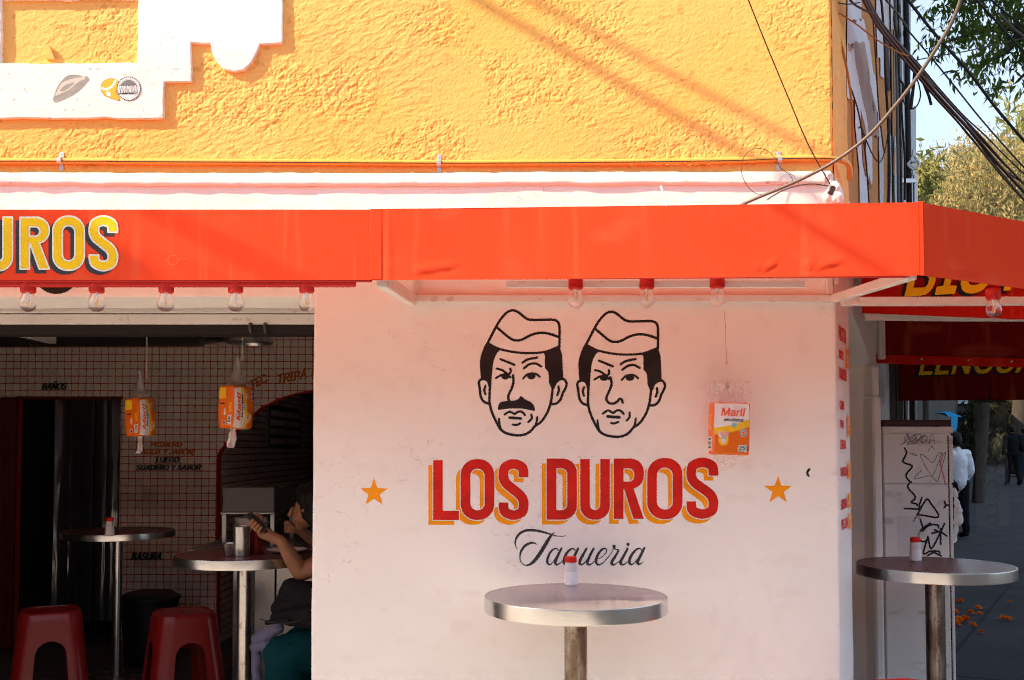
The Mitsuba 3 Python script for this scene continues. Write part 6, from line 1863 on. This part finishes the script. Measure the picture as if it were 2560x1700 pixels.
yb = [(2400, 425, 24, 70, 70, 1.6), (2480, 400, 25, 70, 60, 1.6), (2380, 500, 23, 90, 60, 1.8), (2490, 490, 24, 90, 70, 1.8), (2560, 430, 26, 60, 90, 1.8), (2330, 520, 22.5, 60, 50, 1.4), (2450, 590, 23, 160, 70, 2.0), (2640, 480, 26, 90, 120, 2.0)]
y0_ = at(2440, 1000, 24); y0_[2] = 0.3
fk = at(2440, 560, 24)
tree('yellow_tree', 'sunlit yellowish tree at the end of the side street', y0_, [[y0_, y0_ * 0.5 + fk * 0.5 + (0.2, 0, 0), fk, at(2450, 420, 24)], [fk, at(2400, 500, 24), at(2370, 430, 24)], [fk, at(2500, 480, 24.5), at(2530, 400, 25)], [fk, at(2380, 560, 23.5), at(2330, 530, 23)], [fk, at(2520, 560, 24.2), at(2580, 500, 25)]], scatter(yb, 1500, 31), 0.15, 'leaf_yellow', 32, 0.8, 16, 0.22, 0.14)
ob_ = [(2305, 440, 17, 20, 45, .6), (2320, 400, 17.2, 14, 30, .5), (2300, 520, 17, 26, 50, .8), (2308, 600, 17, 40, 60, .9)]
o0 = at(2306, 1000, 17); o0[2] = 0.2
of = at(2305, 560, 17)
tree('small_tree', 'small yellow green tree just past the end of the facade', o0, [[o0, o0 * 0.5 + of * 0.5, of, at(2306, 440, 17)], [of, at(2318, 460, 17), at(2320, 400, 17)], [of, at(2298, 500, 17), at(2296, 450, 17)]], scatter(ob_, 150, 41), 0.20, 'leaf_olive', 42, 0.6, 11, 0.12, 0.10)
bb_ = [(2560, 330, 40, 34, 60, 2.0), (2620, 280, 42, 50, 90, 2.5), (2500, 470, 42, 120, 90, 3.0), (2380, 520, 44, 140, 70, 3), (2700, 420, 44, 120, 160, 3)]
b0_ = at(2560, 1000, 42); b0_[2] = 1.0
bf = at(2560, 560, 42)
tree('far_tree', 'hazy olive tree far behind the yellowish tree', b0_, [[b0_, b0_ * 0.5 + bf * 0.5, bf, at(2550, 350, 42)], [bf, at(2600, 420, 42), at(2610, 300, 42)], [bf, at(2480, 500, 42), at(2400, 480, 43)]], scatter(bb_, 520, 51), 0.5, 'leaf_olive', 52, 0.7, 12, 0.5, 0.3)

# added row of low buildings, hidden behind the facade's end, to keep the street in shade
pbr('row_paint', (0.05, 0.045, 0.04), 0.9)
RB_ = thing('added_row', 'added low building row hidden behind the facade end, shading the side street', 'building')
p = [side(5.6, -0.35, 0), side(46, -0.6, 0), side(46, -8, 0), side(5.6, -8, 0)]
obj('wall', trimesh.convex.convex_hull(np.array(p + [q + (0, 0, 4.6) for q in p])), 'row_paint', RB_)

# ---------------------------------------------------------------- far end of the side street, under the awnings
pbr('far_dark', lambda p, n, uv: mix((0.030, 0.032, 0.036), (0.075, 0.07, 0.065), smoothstep(0.45, 0.7, fbm(p.x * 1.1, p.y * 1.1, p.z * 1.5))), 0.8)
pbr('far_pale', (0.55, 0.62, 0.70), 0.6)
pbr('far_sand', (0.62, 0.45, 0.32), 0.7)
pbr('tarp_blue', (0.02, 0.36, 0.72), 0.5)
FS = thing('far_shop', 'dark shop front closing the far end of the side street', 'building')
yF = 46 - WALL
za_ = at(2400, 1150, 46)[2]
obj('wall', cbox(at(2150, 1000, 46)[0], at(2850, 1000, 46)[0], yF, yF + 3, 0.3, at(0, 985, 46)[2], 0.0), 'far_dark', FS)
for px0, px1, py0, py1, m_ in ((2366, 2420, 994, 1010, 'far_pale'), (2300, 2330, 1000, 1090, 'dull_steel'), (2340, 2352, 1005, 1100, 'galvanised'), (2411, 2417, 1030, 1070, 'far_sand'), (2424, 2428, 1030, 1090, 'galvanised'), (2552, 2562, 1000, 1130, 'far_pale')):
    a, b = at(px0, py0, 45.9), at(px1, py1, 45.9)
    obj('panel', cbox(a[0], b[0], yF - 0.12, yF - 0.01, b[2], a[2], 0.01), m_, FS)
TB = thing('blue_tarp', 'bright blue tarp stall roof with a hanging flap at the far end', 'tarp')
a, b = at(2362, 1030, 22), at(2407, 1042, 22)
obj('roof', trimesh.convex.convex_hull(np.array([a + (0, 0, -0.02), at(2372, 1028, 22), b, b + (0, 0.5, 0.03), at(2372, 1042, 22), a + (0.0, 0.5, 0)])), 'tarp_blue', TB)
q = [at(2378, 1042, 22), at(2394, 1042, 22), at(2393, 1070, 22), at(2385, 1084, 22), at(2378, 1080, 22)]
obj('flap', trimesh.convex.convex_hull(np.array(q + [p + (0, 0.04, 0) for p in q])), 'tarp_blue', TB)
hb_ = [(2470, 1060, 43, 60, 70, 1.2), (2530, 1040, 43, 70, 90, 1.2), (2470, 1118, 42, 50, 24, 1.0), (2600, 1060, 44, 60, 80, 1.2)]
leafmat('leaf_dark', (0.02, 0.026, 0.014), (0.05, 0.05, 0.028))
obj('hedge', leaves(scatter(hb_, 420, 61), 0.34, 62, 0.5, 14, 0.3), 'leaf_dark', None, label='dark hedge at the end of the side street', cat='hedge')
bl = [(2500, 1108, 40, 8, 22, .3), (2508, 1122, 40, 9, 10, .3)]
obj('flowering_shrub', leaves(scatter(bl, 40, 63), 0.25, 64, 0.5, 10, 0.12), 'leaf_yellow', None, label='small sunlit yellow shrub before the dark hedge', cat='shrub')
tk = thing('tree_trunk', 'thick dark tree trunk near the frame edge in the side street', 'tree')
a = at(2545, 1180, 34); a[2] = 0.7
obj('trunk', tube([a, at(2546, 1080, 34), at(2556, 960, 34)], [0.32, 0.26, 0.24], 12), 'bark', tk, smooth=True)

# walkers
pbr('shirt_white', lambda p, n, uv: mix((0.74, 0.75, 0.80), (0.66, 0.68, 0.74), fbm(p.x * 6, p.y * 6, p.z * 6)), 0.8, bump=b_knit, height=0.02)
pbr('dark_cloth', (0.010, 0.011, 0.014), 0.9, specular=0.05)
pbr('dark_denim', (0.022, 0.032, 0.048), 0.9, specular=0.05)
pbr('pale_cap', (0.03, 0.03, 0.034), 0.9, specular=0.05)


def walker(label, foot, h, yaw, upper, lower, cap=None, stride=0.16, hairm='hair_black', group=None):
    t = thing('person', label, 'person', group)
    s = h / 1.75
    R = np.array([[math.cos(yaw), -math.sin(yaw), 0], [math.sin(yaw), math.cos(yaw), 0], [0, 0, 1]])
    J = lambda x, y, z: np.asarray(foot) + R @ (np.array([x, y, z]) * s)
    hipc, ch, nk = J(0, 0, 0.95), J(0, 0.01, 1.30), J(0, 0.02, 1.48)
    hL, hR = J(-0.09, 0, 0.90), J(0.09, 0, 0.90)
    kL, kR = J(-0.10, stride * 0.6, 0.50), J(0.10, -stride * 0.2, 0.49)
    aL, aR = J(-0.10, stride, 0.09), J(0.10, -stride * 1.3, 0.11)
    tL, tR = J(-0.11, stride + 0.15, 0.04), J(0.11, -stride * 1.3 + 0.14, 0.04)
    sL, sR = J(-0.19, 0.0, 1.40), J(0.19, 0.0, 1.40)
    eL, eR = J(-0.25, -0.05, 1.12), J(0.25, -0.02, 1.12)
    wL, wR = J(-0.23, 0.10, 0.90), J(0.22, 0.12, 0.92)
    hd2 = J(0, 0.035, 1.62)
    def ball(a, ra, b, rb): return ((a, ra * s), (b, rb * s))
    def fingers(w, sx):
        o = [ball(w, 0.026, w + R @ np.array([0, 0.01, -0.07]) * s, 0.026)]
        for k in range(4):
            b0 = w + R @ np.array([0.0, -0.02 + 0.016 * k, -0.09]) * s
            o.append(ball(b0, 0.009, b0 + R @ np.array([-0.008 * sx, 0.012, -0.06 + 0.006 * abs(k - 1.5)]) * s, 0.0075))
        b0 = w + R @ np.array([0, 0.03, -0.045]) * s
        o.append(ball(b0, 0.010, b0 + R @ np.array([0, 0.022, -0.035]) * s, 0.009))
        return o
    bones = [ball(hipc, 0.12, ch, 0.135), ball(ch, 0.13, nk, 0.055), ball(nk, 0.05, hd2, 0.05), ball(hd2 + (0, 0, 0.015 * s), 0.090, hd2 + R @ np.array([0, 0.02, -0.05]) * s, 0.068), ball(hd2 + R @ np.array([0, 0.085, -0.02]) * s, 0.012, hd2 + R @ np.array([0, 0.10, -0.04]) * s, 0.014),
             ball(hd2 + R @ np.array([0.085, 0, 0]) * s, 0.014, hd2 + R @ np.array([0.085, 0, -0.04]) * s, 0.01), ball(hd2 + R @ np.array([-0.085, 0, 0]) * s, 0.014, hd2 + R @ np.array([-0.085, 0, -0.04]) * s, 0.01),
             ball(ch + (0, 0, 0.06 * s), 0.09, sL, 0.06), ball(ch + (0, 0, 0.06 * s), 0.09, sR, 0.06), ball(sL, 0.055, eL, 0.044), ball(eL, 0.043, wL, 0.028), ball(sR, 0.055, eR, 0.044), ball(eR, 0.043, wR, 0.028),
             ball(hL, 0.095, kL, 0.062), ball(kL, 0.06, aL, 0.038), ball(hR, 0.095, kR, 0.062), ball(kR, 0.06, aR, 0.038), ball(aL, 0.036, tL, 0.03), ball(aR, 0.036, tR, 0.03)] + fingers(wL, -1) + fingers(wR, 1)
    obj('body', blob(bones, 0.03, 3), 'skin', t, smooth=True)
    up_ = [ball(hipc + (0, 0, -0.02 * s), 0.150, ch, 0.165), ball(ch, 0.160, nk - (0, 0, 0.04 * s), 0.085), ball(ch + (0, 0, 0.05 * s), 0.11, sL, 0.078), ball(ch + (0, 0, 0.05 * s), 0.11, sR, 0.078), ball(sL, 0.075, eL, 0.066), ball(eL, 0.064, wL, 0.046), ball(sR, 0.075, eR, 0.066), ball(eR, 0.064, wR, 0.046)]
    obj('shirt', rough_up(blob(up_, 0.025, 4), 0.03, 8, 160), upper, t, smooth=True)
    lo_ = [ball(hipc, 0.14, hL, 0.118), ball(hipc, 0.14, hR, 0.118), ball(hL, 0.115, kL, 0.085), ball(kL, 0.083, aL + (0, 0, 0.04), 0.062), ball(hR, 0.115, kR, 0.085), ball(kR, 0.083, aR + (0, 0, 0.04), 0.062)]
    obj('trousers', rough_up(blob(lo_, 0.03, 4), 0.025, 8, 161), lower, t, smooth=True)
    for a_, b_ in ((aL, tL), (aR, tR)):
        obj('shoe', blob([ball(a_ - (0, 0, 0.03 * s), 0.05, b_, 0.042)], 0.03, 2), 'dark_cloth', t, smooth=True)
    hr = blob([ball(hd2 + R @ np.array([0, -0.012, 0.03]) * s, 0.097, hd2 + R @ np.array([0, -0.04, -0.02]) * s, 0.075)], 0.03, 2)
    obj('hair', hr, hairm, t, smooth=True)
    if cap:
        cm = [ball(hd2 + (0, 0, 0.035 * s), 0.104, hd2 + (0, 0, 0.06 * s), 0.098), ball(hd2 + R @ np.array([-0.05, 0.09, 0.035]) * s, 0.02, hd2 + R @ np.array([0.05, 0.15, 0.03]) * s, 0.016)]
        obj('cap', blob(cm, 0.03, 2), cap, t, smooth=True)


f0 = at(2392, 1119, 17.0); f0[2] = float(ground_z(f0[1])) + 0.02
walker('person in a white shirt and dark cap walking away behind the cabinet', f0, 1.78, 0.25, 'shirt_white', 'dark_cloth', 'pale_cap', 0.05)
f1 = at(2532, 1119, 29.5); f1[2] = 0.5
walker('person in black clothes walking away near the frame edge', f1, 1.78, -0.1, 'dark_cloth', 'dark_cloth', None, 0.16)
f2_ = at(2563, 1119, 30.5); f2_[2] = 0.5
walker('person in dark blue jeans cut off by the frame edge', f2_, 1.74, 0.0, 'dark_cloth', 'dark_denim', None, 0.10)

# clear plastic sheet with wire rings hanging from the awning
CSH = thing('plastic_sheet', 'clear plastic sheet with wire rings hanging under the side awning', 'sheet')
scene['sheet_film'] = {'type': 'blendbsdf', 'weight': 0.07, 'a': {'type': 'thindielectric', 'int_ior': 1.30}, 'b': {'type': 'twosided', 'bsdf': {'type': 'roughplastic', 'diffuse_reflectance': rgb(0.5, 0.48, 0.46), 'alpha': 0.2}}}
dS = 6.6
u, v = np.meshgrid(np.linspace(0, 1, 20), np.linspace(0, 1, 50), indexing='ij')
a, b, c, d = at(2434, 1006, dS), at(2517, 1006, dS), at(2442, 1320, dS), at(2524, 1318, dS)
P = (a[None, None] * (1 - u[..., None]) + b[None, None] * u[..., None]) * (1 - v[..., None]) + (c[None, None] * (1 - u[..., None]) + d[None, None] * u[..., None]) * v[..., None]
P[..., 1] += 0.02 * (meshkit.fbm(np.stack([u * 2, v * 5, 0 * u], -1), 3, 170) - 0.5)
obj('film', grid(P), 'sheet_film', CSH, smooth=True)
for k, (px, py, rx, ry, m_) in enumerate(((2479, 1163, 13, 20, 'black_rubber'), (2482, 1224, 15, 22, 'grey_cable'), (2481, 1276, 15, 14, 'grey_cable'), (2483, 1300, 13, 12, 'grey_cable'))):
    ring = [at(px + rx * math.cos(q), py + ry * math.sin(q), dS - 0.012) for q in np.linspace(0, 2 * math.pi, 17)[:-1]]
    obj('ring', tube(ring, 0.0016, 6, closed=True), m_, CSH, smooth=True)
obj('ring_wire', tube([at(2474, 1010, dS - 0.012), at(2475, 1080, dS - 0.012), at(2478, 1143, dS - 0.012)], 0.001, 5), 'black_rubber', CSH, smooth=True)
for k, (px, py) in enumerate(((2449, 1011), (2499, 1011))):
    s = trimesh.creation.icosphere(2, 0.008); s.apply_translation(at(px, py, dS - 0.01)); obj('eyelet', s, 'black_rubber', CSH)
obj('hanger', bar(at(2436, 1004, dS), at(2516, 1003, dS), 0.012, 0.015, c=0.002), 'black_rubber', CSH)
obj('hanger_wire', tube([at(2476, 1003, dS), at(2476, 985, dS) + (0, 0, 0), at(2476, 960, dS)], 0.0016, 5), 'black_rubber', CSH, smooth=True)

# marigolds dropped on the asphalt
pbr('marigold', (0.82, 0.26, 0.012), 0.7)
pbr('marigold_deep', (0.70, 0.17, 0.008), 0.7)
rg = np.random.default_rng(77)
MGL = ['marigold flower farthest up the asphalt beside the cabinet', 'lone marigold flower right of the farthest one', 'marigold flower touching the cabinet edge above the pile', 'middle marigold flower of the row above the pile', 'rightmost marigold flower of the row above the pile', 'large marigold flower in the pile, left one', 'large marigold flower in the pile, right one', 'deep orange marigold flower at the foot of the pile by the cabinet', 'marigold flower just right of the pile, lowest but one', 'smallest marigold flower lying nearest the viewer', 'left marigold flower of the pair lying apart', 'right marigold flower of the pair lying apart', 'small dim marigold flower far right on the asphalt']
mg = [(2400, 1505, 1.0), (2446, 1522, 0.9), (2389, 1533, 0.9), (2426, 1534, 1.0), (2449, 1537, 0.8), (2396, 1556, 1.3), (2413, 1553, 1.3), (2391, 1563, 1.1), (2433, 1565, 0.9), (2452, 1582, 0.7), (2508, 1548, 0.9), (2522, 1549, 0.8), (2525, 1506, 0.6)]
for k, (px, py, s) in enumerate(mg):
    c = on_plane(px, py, 0.012)
    vs, fs = [], []
    for j in range(46):
        a_, el = rg.uniform(0, 2 * math.pi), rg.uniform(0.05, 1.45)
        d = np.array([math.cos(a_) * math.cos(el), math.sin(a_) * math.cos(el), math.sin(el)])
        w_ = np.cross(d, (0, 0, 1)); w_ /= np.linalg.norm(w_) + 1e-9
        R_ = 0.044 * s * rg.uniform(0.8, 1.1); wd = 0.016 * s
        b0 = c + d * R_ * 0.3
        vs += [b0, c + d * R_ * 0.85 + w_ * wd, c + d * R_ * 1.05, c + d * R_ * 0.85 - w_ * wd]
        fs += [[4 * j, 4 * j + 1, 4 * j + 2], [4 * j, 4 * j + 2, 4 * j + 3]]
    v = np.array(vs); v[:, 2] = np.maximum(v[:, 2], 0.004)
    obj('marigold_flower', trimesh.Trimesh(v, np.array(fs), process=False), 'marigold' if k % 3 else 'marigold_deep', None, label=MGL[k], cat='flower', group='marigold flowers on the asphalt')

# ---------------------------------------------------------------- stickers on the white surround
SX = lambda pts: [wall_xz(120 + x / 9.08, 170 + y / 9.08) for x, y in pts]
SX = lambda pts: [(120 + x / 9.08, 170 + y / 9.08) for x, y in pts]
def sticker(poly, m_, parent, lift, name='print', label=None, relief_=0.0):
    m = flat(to_wall(poly).simplify(0.0002), 0.02 if relief_ else None)
    v = m.vertices
    m.vertices = np.stack([v[:, 0], np.full(len(v), -tt - lift), v[:, 1]], -1)
    return obj(name, m, m_, parent, label=label)
pbr('stone_grey', lambda p, n, uv: mix((0.34, 0.335, 0.32), (0.22, 0.22, 0.22), fbm(p.x * 60, p.y * 60, p.z * 60)), 0.8)
pbr('stone_pale', (0.50, 0.48, 0.44), 0.8); pbr('print_grey', (0.15, 0.16, 0.17), 0.6); pbr('print_white', (0.82, 0.82, 0.82), 0.6); pbr('print_orange', (0.85, 0.42, 0.03), 0.5); pbr('print_brown', (0.50, 0.14, 0.03), 0.5)
s1 = thing('wall_sticker', 'grey stone like leaf shape stuck on the white surround', 'sticker')
sticker(smoothpoly(SX([(165, 760), (200, 640), (260, 480), (370, 320), (480, 225), (600, 195), (740, 200), (850, 240), (930, 230), (985, 290), (970, 340), (880, 440), (760, 560), (600, 670), (420, 760), (230, 825)])), 'stone_grey', s1, 0.0008)
sticker(smoothpoly(SX([(215, 660), (290, 500), (370, 380), (520, 310), (680, 270), (850, 245), (900, 290), (760, 350), (660, 430), (520, 540), (380, 610), (250, 665)])), 'stone_pale', s1, 0.0012)
sticker(smoothpoly(SX([(330, 560), (400, 470), (520, 400), (650, 380), (560, 470), (430, 560)])), 'stone_grey', s1, 0.0016)
s2 = thing('wall_sticker', 'orange and white rounded sticker beside the round black one', 'sticker')
sticker(smoothpoly(SX([(1250, 560), (1255, 420), (1330, 320), (1470, 275), (1580, 305), (1660, 370), (1640, 480), (1600, 560), (1625, 640), (1670, 720), (1680, 790), (1610, 775), (1480, 735), (1360, 685), (1285, 620)])), 'print_brown', s2, 0.0008)
sticker(smoothpoly(SX([(1262, 555), (1268, 425), (1338, 330), (1470, 288), (1575, 316), (1642, 376), (1622, 480), (1586, 560), (1612, 640), (1655, 720), (1655, 765), (1610, 760), (1485, 722), (1370, 672), (1296, 610)])), 'print_orange', s2, 0.0012)
sticker(stroke(SX([(1285, 500), (1340, 528), (1430, 505), (1520, 440), (1575, 340)]), 5.5), 'print_white', s2, 0.0016)
sticker(affinity.rotate(affinity.scale(Point(*SX([(1420, 630)])[0]).buffer(1), 5, 7), -35), 'print_white', s2, 0.0016)
s3 = thing('wall_sticker', 'round black and white toothed sticker with white letters', 'sticker')
cx_, cy_ = SX([(1880, 512)])[0]
rr_ = 275 / 9.08
teeth = unary_union([Polygon([(cx_ + rr_ * 1.0 * math.cos(a), cy_ + rr_ * math.sin(a)), (cx_ + rr_ * 0.93 * math.cos(a + 0.07), cy_ + rr_ * 0.93 * math.sin(a + 0.07)), (cx_ + rr_ * 0.93 * math.cos(a - 0.07), cy_ + rr_ * 0.93 * math.sin(a - 0.07))]).buffer(0.5) for a in np.arange(36) * 2 * math.pi / 36])
sticker(Point(cx_, cy_).buffer(rr_ * 0.97), 'print_white', s3, 0.0020)
sticker(teeth, 'dark_ink', s3, 0.0024)
sticker(Point(cx_, cy_).buffer(rr_ * 0.80).difference(Point(cx_, cy_).buffer(rr_ * 0.76)), 'print_grey', s3, 0.0024)
sticker(Point(cx_, cy_).buffer(rr_ * 0.72).intersection(unary_union([sbox(cx_ - 40, cy_ - 40, cx_ + 40, cy_ - 6), sbox(cx_ - 40, cy_ + 10, cx_ + 40, cy_ + 15)])), 'print_grey', s3, 0.0024)
x_, z_ = (float(q) for q in wall_xz(cx_ - 26, cy_ + 12))
obj('print', text('MNA', 0.0345, (x_ - 0.001, -tt - 0.0030, z_ - 0.002), (1, 0, 0.06), (0, 0, 1), 0.0006, True, 0.72, 0.1), 'dark_ink', s3)
obj('print', text('MNA', 0.0310, (x_ + 0.001, -tt - 0.0040, z_), (1, 0, 0.06), (0, 0, 1), 0.0006, False, 0.80, 0.1), 'print_white', s3)
